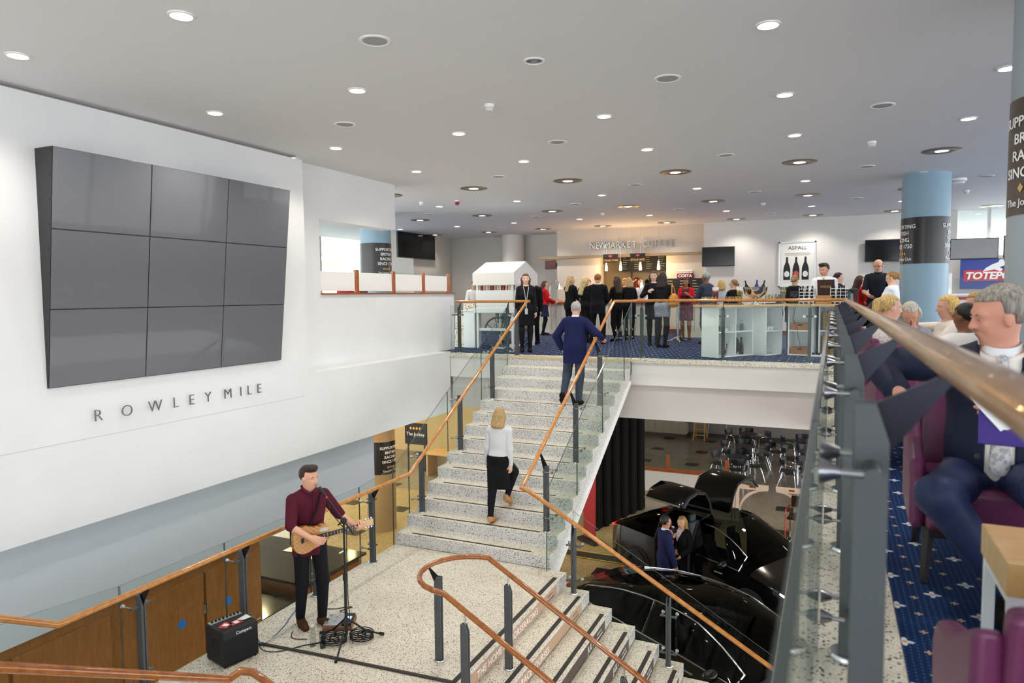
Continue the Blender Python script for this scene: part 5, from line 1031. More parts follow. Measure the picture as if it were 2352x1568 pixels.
    if falcon:
        for s in (-1, 1):
            pr = [(.30, 1.66), (.40, 1.98), (.56, 2.2), (.85, 2.27), (1.12, 2.2), (1.30, 2.03)]; rg = []
            for x, sc in ((falcon[0]-.04, .90), (falcon[0]+.05, 1.), (falcon[1]-.05, 1.), (falcon[1]+.04, .92)):
                out = [(y, z) for y, z in pr]; inn = [(y-.05, z-.07) for y, z in pr][::-1]; rg.append([(x, s*(.3+(y-.3)*sc), 1.66+(z-1.66)*sc) for y, z in out+inn])
            g = G(); g.loft(rg); o = g.obj('falcon_door', PAINT, t, smooth=2); o.data.set_sharp_from_angle(angle=math.radians(45))
            g = G(); g.tube([(falcon[1]+.045, s*(.3+(y-.3)*.95), 1.66+(z-1.66)*.95-.03) for y, z in pr], .022, 6); g.obj('door_seal', RUBBER, o, smooth=1)
            g = G(); g.tube([(falcon[0]-.045, s*(.3+(y-.3)*.92), 1.66+(z-1.66)*.92-.03) for y, z in pr], .022, 6); g.obj('door_seal', mat('door_edge', '#6f6a4e', .4), o, smooth=1)
            g = G(); g.tube([(falcon[0], s*1.29, 2.0), (falcon[1], s*1.29, 2.0)], .022, 6); g.obj('door_edge_trim', mat('door_edge', '#6f6a4e', .4), o)
            q0, q1 = atx(falcon[0]), atx(falcon[1])
            for q in (q0, q1): G().tube([(q[0], s*q[5], q[1]+.1), (q[0], s*q[5]*.985, q[3]), (q[0], s*(q[6]+.08), q[4]-.12), (q[0], s*.35, q[4]-.005)], .03, 6).obj('door_frame', RUBBER, t, smooth=1)
            G().tube([(q0[0], s*.34, q0[4]), (0, s*.34, atx(0)[4]), (q1[0], s*.34, q1[4])], .03, 6).obj('roof_rail', PAINT, t)
    return t
X1 = [(-2.50, .5, .6, .78, .80, .72, .6), (-2.36, .34, .55, 1.02, 1.06, .90, .7), (-2.0, .26, .55, 1.08, 1.22, .98, .66), (-1.6, .24, .52, 1.08, 1.42, 1.0, .66), (-1.2, .22, .5, 1.07, 1.56, 1.0, .66), (-.95, .22, .5, 1.06, 1.61, 1.0, .66), (-.45, .22, .5, 1.05, 1.66, 1.0, .66), (.0, .22, .5, 1.04, 1.675, 1.0, .66), (.40, .22, .5, 1.03, 1.65, 1.0, .66), (.75, .22, .5, 1.02, 1.52, 1.0, .64), (1.1, .22, .5, 1.01, 1.32, 1.0, .66), (1.45, .22, .5, 1.0, 1.08, 1.0, .74), (1.75, .22, .5, .94, .99, .99, .8), (2.1, .24, .5, .84, .90, .95, .76), (2.38, .3, .48, .70, .74, .84, .66), (2.52, .36, .46, .56, .58, .66, .5)]
X2 = [(-2.50, .5, .6, .76, .78, .70, .6), (-2.36, .36, .55, .95, .99, .88, .7), (-2.0, .26, .52, .99, 1.08, .95, .66), (-1.55, .22, .48, .99, 1.22, .97, .62), (-1.1, .2, .46, .97, 1.34, .975, .62), (-.6, .2, .45, .96, 1.42, .98, .62), (-.1, .2, .45, .95, 1.445, .98, .62), (.35, .2, .45, .94, 1.42, .98, .62), (.75, .2, .45, .93, 1.28, .98, .64), (1.1, .2, .45, .92, 1.10, .98, .68), (1.4, .2, .45, .90, .95, .975, .74), (1.75, .2, .46, .85, .89, .96, .78), (2.1, .22, .46, .75, .80, .92, .74), (2.38, .28, .45, .62, .66, .82, .64), (2.50, .34, .44, .50, .52, .66, .5)]
car('black car with raised gull-wing doors and lit headlight parked in the lobby', (-1.92, 13.94, FZ), -29, X1, 1.0, (-1.9, 1.2, .42, 1.42, -2.3, 1.15), (-1.48, 1.48), (-.95, .0)).scale = (.9, .94, .97)
car('low black car with a long tinted glass roof parked beside the stairs', (-1.62, 10.35, FZ), -31, X2, .975, (-1.9, 1.3, .38, 1.38, -1.95, 1.2), (-1.48, 1.48))
# ================= dining chairs and tables downstairs =================
SHELL = mat('black_chair_shell', '#15171b', .35); TUBE = CHROME
def dchair(loc, rz, label, group='black tub chairs in the dining area'):
    t = thing('tub_chair', label, 'chair', loc, math.radians(rz), group)
    G().box(-.22, -.2, .43, .22, .22, .455).obj('seat', SHELL, t, bev=.02)
    g = G(); g.lathe([(.25, .62), (.27, .72), (.275, .82), (.262, .82), (.255, .72), (.235, .62)], 16, (0, .02, 0), a0=PI*1.12, a1=PI*1.88); g.obj('backrest', SHELL, t, smooth=1)
    for s in (-1, 1):
        G().tube([(s*.25, .26, 0), (s*.25, .2, .6), (s*.25, .1, .655), (s*.25, -.02, .65), (s*.2, -.16, .66)], .011, 6).obj('front_leg', TUBE, t, smooth=1); G().tube([(s*.24, -.26, 0), (s*.22, -.12, .44), (s*.2, .0, .44)], .011, 6).obj('rear_leg', TUBE, t, smooth=1)
    return t
def dtable(x, y, label):
    t = thing('bistro_table', label, 'table', (x, y, FZ), 0, 'round black bistro tables'); G().lathe([(0, .74), (.33, .74), (.33, .715), (0, .715)], 28).obj('table_top', mat('bistro_black', '#1c1712', .3), t, smooth=1)
    for k in range(4): a = k*PI/2+.5; G().tube([(.09*math.cos(a), .09*math.sin(a), .71), (.09*math.cos(a), .09*math.sin(a), .12), (.3*math.cos(a), .3*math.sin(a), .0)], .012, 6).obj('leg', TUBE, t, smooth=1)
    G().lathe([(.1, .12), (.1, .14)], 16).obj('ring', TUBE, t)
c0 = None; random.seed(3)
for k, (x, y) in enumerate(((-2.72, 26.7), (-2.57, 24.5), (-2.62, 22.8), (-.74, 26.2), (-.60, 24.4), (-.55, 22.6))):
    dtable(x, y, ('round black bistro table on chrome legs at the dado wall', 'round black bistro table midway along the dining area', 'round black bistro table on chrome legs beside the low glass screen')[k % 3])
    for j, (dx, dy) in enumerate(((-.58, .1), (.55, .15), (.05, -.56), (-.1, .54))):
        p = (x+dx, y+dy, FZ); rz = math.degrees(math.atan2(-dy, -dx))-90+random.uniform(-15, 15)
        if c0 is None: c0 = dchair(p, rz, 'black tub chair with chrome legs around a bistro table in the dining area')
        else: dup(c0, p, math.radians(rz))
dchair((-1.65, 25.3, FZ), -70, 'black tub chair pulled out into the aisle between the bistro tables'); COL.objects
# armchair with red light put into its frame colour
t = thing('visitor_chair', 'dark cushioned armchair with a red-lit steel frame near the arched gate', 'chair', (-.62, 18.0, FZ), math.radians(172)); DK = cloth('#2a1a12'); G().box(-.24, -.22, .43, .24, .24, .49).obj('seat', DK, t, bev=.02); G().box(-.23, -.27, .62, .23, -.23, .90).obj('backrest', DK, t, bev=.015)
RF = mat('steel_painted_red_light', '#c24a38', .25, .9)
for s in (-1, 1): G().tube([(s*.27, .25, 0), (s*.27, .22, .66), (s*.27, -.22, .68), (s*.25, -.3, 0)], .013, 8).obj('side_frame', RF, t, smooth=1)
G().tube([(-.27, -.23, .66), (.27, -.23, .66)], .012, 6).obj('back_rail', RF, t)
# arched white gates and panel
GW = mat('gate_white', '#e6d2bf', .5)
t = thing('barrier_panel', 'solid white barrier panel between the open car door and the gate', 'barrier', (-2.5, 18.55, FZ)); G().box(-2.95, 18.53, FZ, -2.27, 18.57, FZ+1.0).obj('panel', GW, t, world=True, bev=.01); G().box(-2.24, 18.52, FZ, -2.19, 18.58, FZ+1.03).obj('post', GW, t, world=True)
for k, (xa, xb, lb) in enumerate(((-2.17, -1.37, 'white arched gate leaf hinged to the barrier panel'), (-.43, -1.2, 'white arched gate leaf behind the red-framed chair'))):
    t = thing('gate_leaf', lb, 'gate', (xa, 18.6, FZ)); s = 1 if xb > xa else -1; w = abs(xb-xa)
    f = lambda a, b, d, xa=xa, s=s: (xa+s*a, d, FZ+b)
    G().prism([(0, 0), (.09, 0), (.09, .86), (0, .86)], f, 18.58, 18.61).obj('stile', GW, t, world=True); G().prism([(0, .86), (w-.03, .86), (w, .90), (w, 1.0), (0, 1.0)], f, 18.58, 18.61).obj('top_rail', GW, t, world=True)
    arc = [(w-(w-.09)*math.cos(q), .16+.70*math.sin(q)) for q in np.linspace(0, PI/2, 10)]
    inn = [(w-.20-(w-.29)*math.cos(q), .30+.56*math.sin(q)) for q in np.linspace(0, PI/2, 10)]
    g = G()
    for i in range(9): g.prism([arc[i], arc[i+1], inn[i+1], inn[i]], f, 18.58, 18.61)
    g.obj('arch_brace', GW, t, world=True); G().prism([(w*.42, .91), (w*.6, .91), (w*.6, .955), (w*.42, .955)], f, 18.575, 18.58).obj('notice', mat('notice_red', '#a8141a', .5), t, world=True)
# low glass screen with timber posts
t = thing('glass_screen', 'low glass screen with cherry posts and rail behind the open car', 'screen', (-4.0, 20.5, FZ)); 
for x in (-5.5, -4.33, -2.65): G().box(x-.05, 20.46, FZ+.70, x+.05, 20.54, FZ+1.12).obj('post', CHERRY, t, world=True)
G().box(-5.6, 20.45, FZ+.62, -2.6, 20.55, FZ+.72).obj('rail', CHERRY, t, world=True); G().box(-5.6, 20.46, FZ, -2.6, 20.54, FZ+.62).obj('dwarf_wall', PLAST, t, world=True)
for a, b in ((-5.45, -4.4), (-4.26, -2.72)): G().box(a, 20.495, FZ+.74, b, 20.505, FZ+1.1).obj('pane', GLASS, t, world=True)
# black drape, red banner, serving counter, step ladder, easel
t = thing('black_drape', 'tall black curtain hanging behind the rear of the open car', 'curtain', (-5.0, 17.2, FZ)); DR = cloth('#0c0a09'); a, b = Vector((-5.35, 16.4)), Vector((-4.65, 18.9))
for k in range(12):
    p = a+(b-a)*(k+.5)/12; off = .06 if k % 2 else 0; G().lathe([(.15, 0), (.13, .8), (.12, FZ*0+3.5)], 12, (p.x-off, p.y, FZ)).obj('fold', DR, t, smooth=1, world=True)
G().tube([(a.x, a.y, FZ+3.5), (b.x, b.y, FZ+3.5)], .03, 8).obj('rail', BLACK, t, world=True)
t = thing('banner_stand', 'narrow red banner on a black foot behind the stair glass', 'banner', (-5.15, 15.6, FZ)); g = G(); g.cbox((-5.15, 15.6, FZ+.95), (.2, .012, .85), math.radians(-29)); g.obj('banner', mat('banner_red', '#b01218', .6), t, world=True); g = G(); g.cbox((-5.15, 15.6, FZ+.05), (.3, .14, .03), math.radians(-29)); g.obj('foot', BLACK, t, world=True)
t = thing('serving_counter', 'long pale panelled serving counter at the back of the dining area', 'counter', (-6.1, 28.9, FZ)); G().box(-7.2, 28.62, FZ+.15, -5.3, 29.1, FZ+1.1).obj('carcass', mat('counter_beige', '#a59a88', .6), t, world=True); G().box(-7.15, 28.66, FZ, -5.35, 29.1, FZ+.15).obj('kickboard', mat('kick_dark', '#4a4236', .6), t, world=True)
for k in range(6): G().box(-7.2+k*.317+.01, 28.60, FZ+.17, -7.2+(k+1)*.317-.01, 28.62, FZ+1.08).obj('panel', mat('counter_beige', '#a59a88', .6), t, world=True)
t = thing('step_ladder', 'small yellow step ladder standing by the serving counter', 'ladder', (-4.75, 28.3, FZ)); YL = mat('ladder_yellow', '#c89a3c', .5)
for s in (-.22, .22): G().tube([(s, 0, 0), (s*.8, .3, 1.1)], .02, 6).obj('stile', YL, t); G().tube([(s, .6, 0), (s*.8, .3, 1.1)], .02, 6).obj('rear_stile', YL, t)
for k in range(4): f = (k+1)/5; G().box(-.22, .3*f-.04, 1.1*f-.015, .22, .3*f+.04, 1.1*f+.015).obj('rung', YL, t)
t = thing('trestle', 'grey metal trestle with orange feet beside the step ladder', 'trestle', (-4.1, 28.7, FZ))
for s in (-.3, .3): G().tube([(s*1.3, 0, .04), (s, .1, 1.2)], .025, 8).obj('leg', mat('trestle_grey', '#8e929c', .4), t); G().ell((s*1.32, 0, .05), (.06, .06, .05), 8, 6).obj('foot', mat('foot_orange', '#d0481e', .5), t)
G().tube([(-.3, .1, 1.2), (.3, .1, 1.2)], .025, 8).obj('bar', mat('trestle_grey', '#8e929c'), t)
t = thing('cable_ramp', 'black cable cover edged with yellow hazard tape across the lobby floor', 'cable cover', (-4.7, 14.75, FZ)); G().box(-5.9, 14.55, FZ+.001, -3.4, 14.95, FZ+.012).obj('mat', mat('ramp_black', '#1a1a18', .7), t, world=True); HZ = mat('hazard_yellow', '#c8a41a', .6)
for y in (14.56, 14.93): G().box(-5.9, y-.02, FZ+.012, -3.4, y+.02, FZ+.014).obj('tape', HZ, t, world=True)
# ================= lobby on the wall side =================
for k, (ya, yb) in enumerate(((3.0, 4.05), (4.1, 5.15), (5.5, 6.45), (6.5, 7.45), (1.2, 2.25))):
    d = struct(G().box(-7.5, ya, FZ, -7.46, yb, -2.42).obj('door_%d' % (k+1), DOORW, bev=.004)); d['label'] = 'brown veneered door'
    y = ya+.1 if k % 2 == 0 else yb-.1; G().tube([(-7.46, y, -3.40), (-7.40, y, -3.40), (-7.40, y+(.12 if k % 2 == 0 else -.12), -3.40)], .011, 8).obj('handle', CHROME, d, smooth=1); G().lathe([(0, .004), (.03, .004), (.03, 0)], 14, (-7.46, y, -3.53), 'x').obj('lock', CHROME, d); G().lathe([(0, .003), (.06, .003), (.06, 0)], 20, (-7.46, (ya+.35) if k % 2 else yb-.35, -2.95), 'x').obj('sticker', mat('sticker_blue', '#1f78c8', .5), d)
    for z in (-2.9, -4.0): G().box(-7.47, (yb if k % 2 == 0 else ya)-.02, z-.06, -7.45, (yb if k % 2 == 0 else ya)+.02, z+.06).obj('hinge', CHROME, d)
t = thing('reception_counter', 'dark glossy reception counter seen through the landing glass', 'counter', (-9.3, 10.0, FZ)); G().box(-10.8, 9.3, FZ, -8.25, 10.8, FZ+.88).obj('body', wood('counter_brown', '#5a3a20', '#432812', .35), t, world=True); G().box(-10.9, 9.2, FZ+.88, -8.15, 10.9, FZ+.93).obj('worktop', mat('counter_top_dark', '#1d1b16', .12), t, world=True, bev=.008)
G().box(-8.26, 9.3, FZ+.05, -8.24, 10.8, FZ+.80).obj('front_panel', CHERRY, t, world=True)
t = thing('reception_counter', 'lower dark reception desk beside the brown doors', 'counter', (-8.6, 8.6, FZ)); G().box(-9.8, 7.9, FZ, -8.3, 9.0, FZ+.70).obj('body', wood('counter_brown', '#5a3a20', '#432812'), t, world=True); G().box(-9.9, 7.8, FZ+.70, -8.2, 9.1, FZ+.74).obj('worktop', mat('counter_top_dark', '#1d1b16'), t, world=True, bev=.008)
for k, (x, y, z) in enumerate(((-9.0, 10.2, .93), (-9.6, 10.4, .93), (-8.9, 8.5, .74))):
    t = thing('paper_sheet', ('crumpled white leaflet on the dark reception counter', 'open white leaflet on the dark reception counter', 'white leaflet on the lower reception desk')[k], 'paper', (x, y, FZ+z)); G().add([(-.12, -.09, .001), (.1, -.1, .01), (.13, .08, .002), (-.1, .1, .012)], [(0, 1, 2, 3)]).obj('page', LETW, t); G().box(-.05, -.05, .0, .08, .06, .012).obj('booklet', PLAST, t)
t = thing('sign_board', 'black panel with gold diamonds reading THE JOCKEY CLUB in the lobby', 'sign', (-12.75, 19.8, FZ)); G().box(-13.1, 19.8, FZ+.9, -12.25, 19.86, FZ+1.62).obj('panel', BLACK, t, world=True)
text('The Jockey', 'lettering', LETW, .16, (-12.68, 19.795, FZ+1.2), (1, 0, 0), (0, 0, 1), t, ext=.001, world=True)
for k in range(4):
    u = -12.86+k*.12; G().add([(u-.05, 19.79, FZ+1.45), (u, 19.79, FZ+1.39), (u+.05, 19.79, FZ+1.45), (u, 19.79, FZ+1.51)], [(0, 1, 2, 3)]).obj('diamond', mat('diamond_gold', '#d89a2e', .4), t, world=True)
for x in (-13.0, -12.35): G().box(x-.02, 19.82, FZ, x+.02, 19.86, FZ+.9).obj('leg', BLACK, t, world=True)
t = thing('lobby_desk', 'long pale oak lobby desk with a plain modesty panel', 'desk', (-11.8, 19.6, FZ)); G().box(-12.1, 19.3, FZ+.72, -10.0, 20.2, FZ+.76).obj('desk_top', OAK, t, world=True, bev=.006); G().box(-11.9, 19.9, FZ, -10.2, 19.94, FZ+.72).obj('modesty_panel', mat('desk_cream', '#cdb98c', .5), t, world=True)
for x in (-12.0, -10.1): G().box(x-.03, 19.4, FZ, x+.03, 20.1, FZ+.72).obj('leg', OAK, t, world=True)
t = thing('flight_case', 'black flight case standing under the lobby wall', 'case', (-10.9, 21.8, FZ)); G().box(-11.3, 21.5, FZ, -10.5, 22.1, FZ+.9).obj('body', BLACK, t, world=True, bev=.02); G().box(-11.31, 21.49, FZ+.6, -10.49, 22.11, FZ+.63).obj('edge_trim', CHROME, t, world=True)
# warm lobby downlights and the cool ones over the cars
l0 = None
for x, y in [(-9.5, 9), (-9.5, 12.5), (-9.5, 16), (-12.5, 16), (-12.5, 19), (-9.5, 19.5), (-12.5, 12.5), (-8.6, 6.0), (-8.6, 3.5)]:
    t = thing('lobby_downlight', 'round warm downlight in the lobby ceiling', 'downlight', (x, y, -1.21), 0, 'warm lobby downlights'); G().lathe([(0, -.002), (.1, -.002)], 16).obj('lens', glow('warm_lens', '#ffc86a', 25), t); G().lathe([(.1, -.002), (.12, -.008), (.13, 0)], 16).obj('trim_ring', PLAST, t, smooth=1)
    L = bpy.data.lights.new('lobby_lamp', 'SPOT'); L.energy = 170; L.color = (1., .78, .42); L.spot_size = 2.6; L.spot_blend = .6; L.shadow_soft_size = .1; o = bpy.data.objects.new('lobby_lamp', L); COL.objects.link(o); o.parent = t; o.location = (0, 0, -.03)
for x, y in [(-5.5, 15.5), (-3, 16), (-.5, 15.5), (-3.2, 19.5), (-.5, 19.2), (1.5, 13), (1.5, 17), (1.5, 9.5), (-1.5, 24), (-5, 24)]:
    w = y < 20
    t = thing('lobby_downlight', 'round lamp recessed in the ceiling under the balcony', 'downlight', (x, y, -1.12), 0, 'lamps under the balcony'); G().lathe([(0, -.002), (.1, -.002)], 16).obj('lens', LAMP, t); G().lathe([(.1, -.002), (.12, -.008), (.13, 0)], 16).obj('trim_ring', PLAST, t, smooth=1)
    L = bpy.data.lights.new('under_lamp', 'SPOT'); L.energy = 85 if w else 26; L.color = (1., .86, .66) if w else (1, .92, .85); L.spot_size = 2.2; L.spot_blend = .6; L.shadow_soft_size = .1; o = bpy.data.objects.new('under_lamp', L); COL.objects.link(o); o.parent = t; o.location = (0, 0, -.03)
# ================= people =================
def fz(x, y, tx, ty): return math.degrees(math.atan2(ty-y, tx-x))-90
def L2W(T, p): return T.matrix_basis @ Vector(p)
BLK = '#141416'; V_ = .0155
def shoes(c='#15110f', heel=0): return ('shoes', c, {'heel': heel})
holdf = {'rh': (.14, .30, 1.05), 'lh': (-.12, .30, 1.02)}
# --- stair head and stall
W1, w1 = person('long-haired woman in a black cardigan and grey lanyard at the stair head', (-5.86, 13.51, 0), fz(-5.86, 13.5, -.5, 3), 1.66, 'f', '#e3b8a0', ('#5a3420', 'long', .36), [('dress', BLK, {'hem': -.36, 'slv': 0, 'flare': .135}), ('cardigan', '#17171b', {'hem': -.22, 'open': .035, 'inf': .022}), ('tights', '#1d1a1d'), shoes()], {'rh': (.22, .06, .80), 'lh': (-.22, .08, .80), 'nod': 2}, .012)
g = G(); s = w1['sp']; g.tube([s(-.06, .10, .50), s(-.035, .145, .38), s(-.01, .16, .20), s(0, .155, .02)], .008, 6); g.tube([s(.06, .10, .50), s(.035, .145, .38), s(.012, .16, .20), s(0, .155, .02)], .008, 6); g.cbox(s(0, .16, -.04), (.03, .004, .06)); g.obj('lanyard', mat('lanyard_grey', '#b9bcc2', .5), W1)
person('man in black standing behind the woman with the lanyard', (-6.62, 15.75, 0), 170, 1.66, 'm', wear=[('jacket', BLK), ('trousers', BLK), shoes()], vox=.017)
T, q = person('woman in a red cardigan and navy dotted dress holding a white cup', (-7.83, 19.45, 0), -70, 1.63, 'f', '#e0b09a', ('#4a2418', 'bob', .2), [('dress', '#1b2340', {'hem': -.36, 'slv': 0, 'flare': .19}), ('cardigan', '#b8181c', {'hem': -.05, 'open': .05}), ('tights', '#151318'), shoes()], {'specs': 1, 'rh': (.05, .33, 1.06), 'lh': (-.1, .3, 1.04), 'nod': 12}, V_)
p = L2W(T, (.0, .42, 1.04)); tag(G().lathe([(0, 0), (.025, 0), (.045, .06), (.042, .06), (0, .006)], 14).obj('coffee_cup', PLAST, smooth=1, loc=p), 'white cup held by the woman in the red cardigan', 'cup')
person('server in a white tunic leaning behind the dotted boxes', (-8.66, 16.5, 0), -140, 1.62, 'm', '#d49a80', ('#3a251a', 'short'), [('shirt', '#eceae6', {}), ('trousers', '#22242a'), shoes()], {'nod': 20, 'lean': 10, 'rh': (.15, .3, 1.0), 'lh': (-.15, .3, 1.0)}, .017)
person('fair-haired customer looking down behind the sweet jars', (-7.5, 15.9, 0), 190, 1.56, 'f', '#d9a08a', ('#a8814e', 'short'), [('top', '#3f4a60'), ('skirt', '#3f4a60'), shoes()], {'nod': 22}, .017)
# --- group at the coffee counter
person('blonde woman in black with straight long hair facing the counter', (-6.23, 17.3, 0), -25, 1.70, 'f', '#dcae94', ('#b99a6a', 'long', .28), [('jacket', BLK, {'hem': -.12}), ('jeans', BLK), shoes()], {**holdf, 'turn': -45}, V_)
person('pale blonde woman in a black lace dress with tumbling hair', (-5.63, 16.7, 0), -12, 1.66, 'f', '#dfb49c', ('#d8bd84', 'long', .34), [('dress', '#151316', {'hem': -.42, 'slv': .7}), ('tights', '#151318'), shoes()], {**holdf, 'tilt': 8, 'turn': -30}, V_)
person('ginger-haired man in a black suit standing with his back turned', (-5.17, 16.3, 0), 4, 1.70, 'm', '#d9a58c', ('#9a5a2e', 'short'), [('jacket', '#131317', {'hem': -.2}), ('trousers', '#131317'), shoes(), ('collar', '#dfe3ea')], {**holdf, 'nod': 18, 'rf': (.16, 0, 0), 'lf': (-.16, 0, 0)}, .014)
person('brunette woman in black lace looking sideways beside the ginger man', (-4.95, 17.2, 0), 58, 1.66, 'f', '#dfae98', ('#3d2619', 'long', .3), [('top', BLK, {'hem': -.12}), ('jeans', BLK), shoes('#1a1416', .05)], holdf, V_)
person('blonde woman in black half hidden behind the brunette', (-4.78, 17.75, 0), 30, 1.64, 'f', '#dfae98', ('#b59460', 'bob'), [('top', BLK, {'hem': -.12}), ('jeans', BLK), shoes('#1a1416', .05)], holdf, .017)
person('short-haired blonde woman in a black dress with bare legs', (-5.21, 19.4, 0), 8, 1.63, 'f', '#dcab92', ('#b79660', 'bob', .08), [('dress', '#131215', {'hem': -.40, 'slv': .8}), shoes('#161214', .06)], holdf, V_)
person('bald server bending forward behind the coffee counter', (-5.23, 20.95, 0), 170, 1.66, 'm', '#d99c82', ('#6a4a38', 'bald'), [('shirt', '#c9cdd8'), ('trousers', '#22242a'), shoes()], {'nod': 25, 'lean': 12, **holdf}, .017)
person('dark-capped server in white behind the coffee counter', (-6.95, 20.95, 0), 175, 1.68, 'm', '#cf9a7c', ('#1b1714', 'short'), [('shirt', '#eceae6'), ('trousers', '#22242a'), shoes()], holdf, .017)
person('red-haired server looking down behind the coffee counter', (-5.75, 20.95, 0), 150, 1.70, 'f', '#dca68c', ('#a55a2a', 'short'), [('top', '#2a2422'), ('skirt', '#2a2422'), shoes()], {'nod': 22}, .017)
person('tall brown-haired woman in black facing outward with a raised glass', (-3.78, 16.2, 0), 200, 1.74, 'f', '#e2b7a2', ('#4d2e1c', 'long', .28), [('dress', '#16151a', {'hem': -.34, 'slv': 1.9}), ('tights', '#171519'), shoes()], {'rh': (.14, .22, 1.26), 'lh': (-.12, .26, 1.05), 'turn': -12}, .014)
SEQ = mat('sequin_grey', '#4d5260', .5); n = N(SEQ); v = n('ShaderNodeTexVoronoi', {'Vector': n.co(), 'Scale': 70.}); n.out(n.ramp(v.outputs[0], (.2, '#22242c'), (.6, '#a8aab4')))
T, q = person('dark-haired woman in black with a silver skirt carrying a tan shoulder bag', (-3.43, 15.55, 0), -10, 1.69, 'f', '#d8a890', ('#241713', 'long', .22), [('top', '#1a1a1e', {'hem': -.05}), ('skirt', '#4d5260', {'hem': -.24, 'mat': SEQ}), ('tights', '#1c1b20'), shoes('#0f0f12')], holdf, .014)
bag = thing('shoulder_bag', 'slouchy tan leather shoulder bag under the dark-haired woman\'s arm', 'bag', L2W(T, (.27, -.02, .92)), math.radians(-10)); TANB = mat('tan_leather', '#c8842e', .5); V, F = sdf_mesh([el((0, 0, .14), (.09, .16, .15), .05), el((0, .02, .05), (.1, .18, .07), .05)], .014); np_obj('pouch', V, F, TANB, bag)
G().tube([(0, -.12, .24), (-.02, -.06, .42), (-.04, .0, .5), (-.02, .06, .42), (0, .12, .24)], .011, 6).obj('strap', TANB, bag, smooth=1)
PLUM = mat('plum_print', '#3a1a2c', .8); n = N(PLUM); n.out(n.ramp(n('ShaderNodeTexNoise', {0: n.co(), 2: 40.}).outputs[0], (.42, '#1d1226'), (.58, '#8a2438')))
T, q = person('woman in a red shrug and plum printed dress eating from a plate', (-3.34, 17.85, 0), 178, 1.60, 'f', '#a8704e', ('#1d120e', 'bob', .12), [('dress', '#3a1a2c', {'hem': -.38, 'slv': 0, 'mat': PLUM}), ('cardigan', '#c01c24', {'hem': .12, 'open': .09, 'slv': 1.0}), shoes('#2a1c18')], {'rh': (.1, .3, 1.02), 'lh': (-.1, .2, 1.28), 'turn': -8}, .014)
p = L2W(T, (.06, .40, 1.05)); tag(G().lathe([(0, 0), (.06, 0), (.09, .012), (.086, .015), (0, .005)], 18).obj('plate', PLAST, smooth=1, loc=p), 'small white plate held by the woman in the plum dress', 'plate')
person('grey-haired man in spectacles and a charcoal suit holding out his hands', (-2.72, 17.1, 0), 62, 1.69, 'm', '#8a5a42', ('#8d8d8f', 'short'), [('shirt', '#f0e6e8'), ('trousers', '#23262e'), ('jacket', '#3a4254', {'v': .2}), ('tie', '#c86a78'), shoes('#3a2418')], {'specs': 1, 'rh': (.1, .36, 1.06), 'lh': (-.08, .36, 1.08)}, .014)
person('blonde woman in pale grey partly behind the charcoal-suited man', (-2.45, 17.6, 0), 20, 1.53, 'f', '#dcae94', ('#c09a58', 'bob'), [('top', '#b9bcc6'), ('skirt', '#4a4e5a'), shoes()], holdf, .017)
person('woman in black with a low blonde bun and glasses behind the bar bowl', (-1.95, 16.0, 0), 40, 1.51, 'f', '#dcae94', ('#8a6a44', 'bun'), [('top', BLK), ('skirt', BLK), shoes()], {'specs': 1, **holdf, 'turn': 30}, .0145)
T, q = person('woman in a black jacket with hair tied up and a blue coat over her arm', (-.72, 15.75, 0), -20, 1.57, 'f', '#dcae94', ('#9a7444', 'bun'), [('top', '#1e7a5a', {'neck': .56}), ('jacket', '#14161a', {'hem': -.3, 'slv': 1.9}), ('trousers', '#14161a'), shoes()], {'nod': 14, **holdf}, .0145)
o = thing('draped_coat', 'blue coat hanging from the arm of the woman in the black jacket', 'coat', L2W(T, (-.33, .05, .78))); V, F = sdf_mesh([el((0, 0, .16), (.07, .1, .22), .04), el((0, .02, -.02), (.08, .1, .14), .04)], .015); np_obj('cloth', V, F, cloth('#1f3f78'), o); V, F = sdf_mesh([el((.05, 0, .2), (.03, .08, .14), .03)], .013); np_obj('lining', V, F, cloth('#c8ccd4'), o)
T, q = person('young barman in a white shirt and pale tie looking down', (-.14, 15.12, 0), 172, 1.78, 'm', '#dba68a', ('#1e1512', 'quiff'), [('shirt', '#eef0f4', {'inf': .016}), ('trousers', '#1c1e24'), ('tie', '#b8ac80'), shoes(), ('collar', '#f4f4f6')], {'nod': 14, 'turn': -28, **holdf}, .0125)
person('dark-haired woman in profile behind the young barman', (.10, 16.0, 0), -75, 1.62, 'f', '#e2b4a0', ('#2e1a14', 'bun'), [('jacket', '#16181c', {'v': .15}), ('shirt', '#cfd8d4'), ('skirt', BLK), shoes()], {}, .0155)
person('woman in red with long auburn hair at the far end of the bar', (.52, 16.6, 0), -60, 1.56, 'f', '#dba890', ('#3a1510', 'long', .28), [('top', '#c42020'), ('skirt', BLK), shoes()], {**holdf, 'nod': 10}, .0155)
person('bald man in black-framed glasses and a dark polo shirt', (.86, 16.3, 0), 176, 1.88, 'm', '#d9a288', ('#6b4a3a', 'bald'), [('shirt', '#23262d', {'slv': .75, 'inf': .018}), ('trousers', '#22242a'), shoes(), ('collar', '#23262d')], {'specs': 1, 'nod': 12, 'turn': -15, **holdf}, .0135)
person('girl with a golden ponytail and glasses in a white shirt', (.93, 13.45, 0), 78, 1.55, 'f', '#e0b096', ('#9a7440', 'pony', .22), [('shirt', '#e6e9f0', {'inf': .022}), ('skirt', BLK), shoes()], {'specs': 1, 'rh': (.1, .42, .98), 'lh': (-.1, .3, 1.0), 'nod': 12}, .0125)
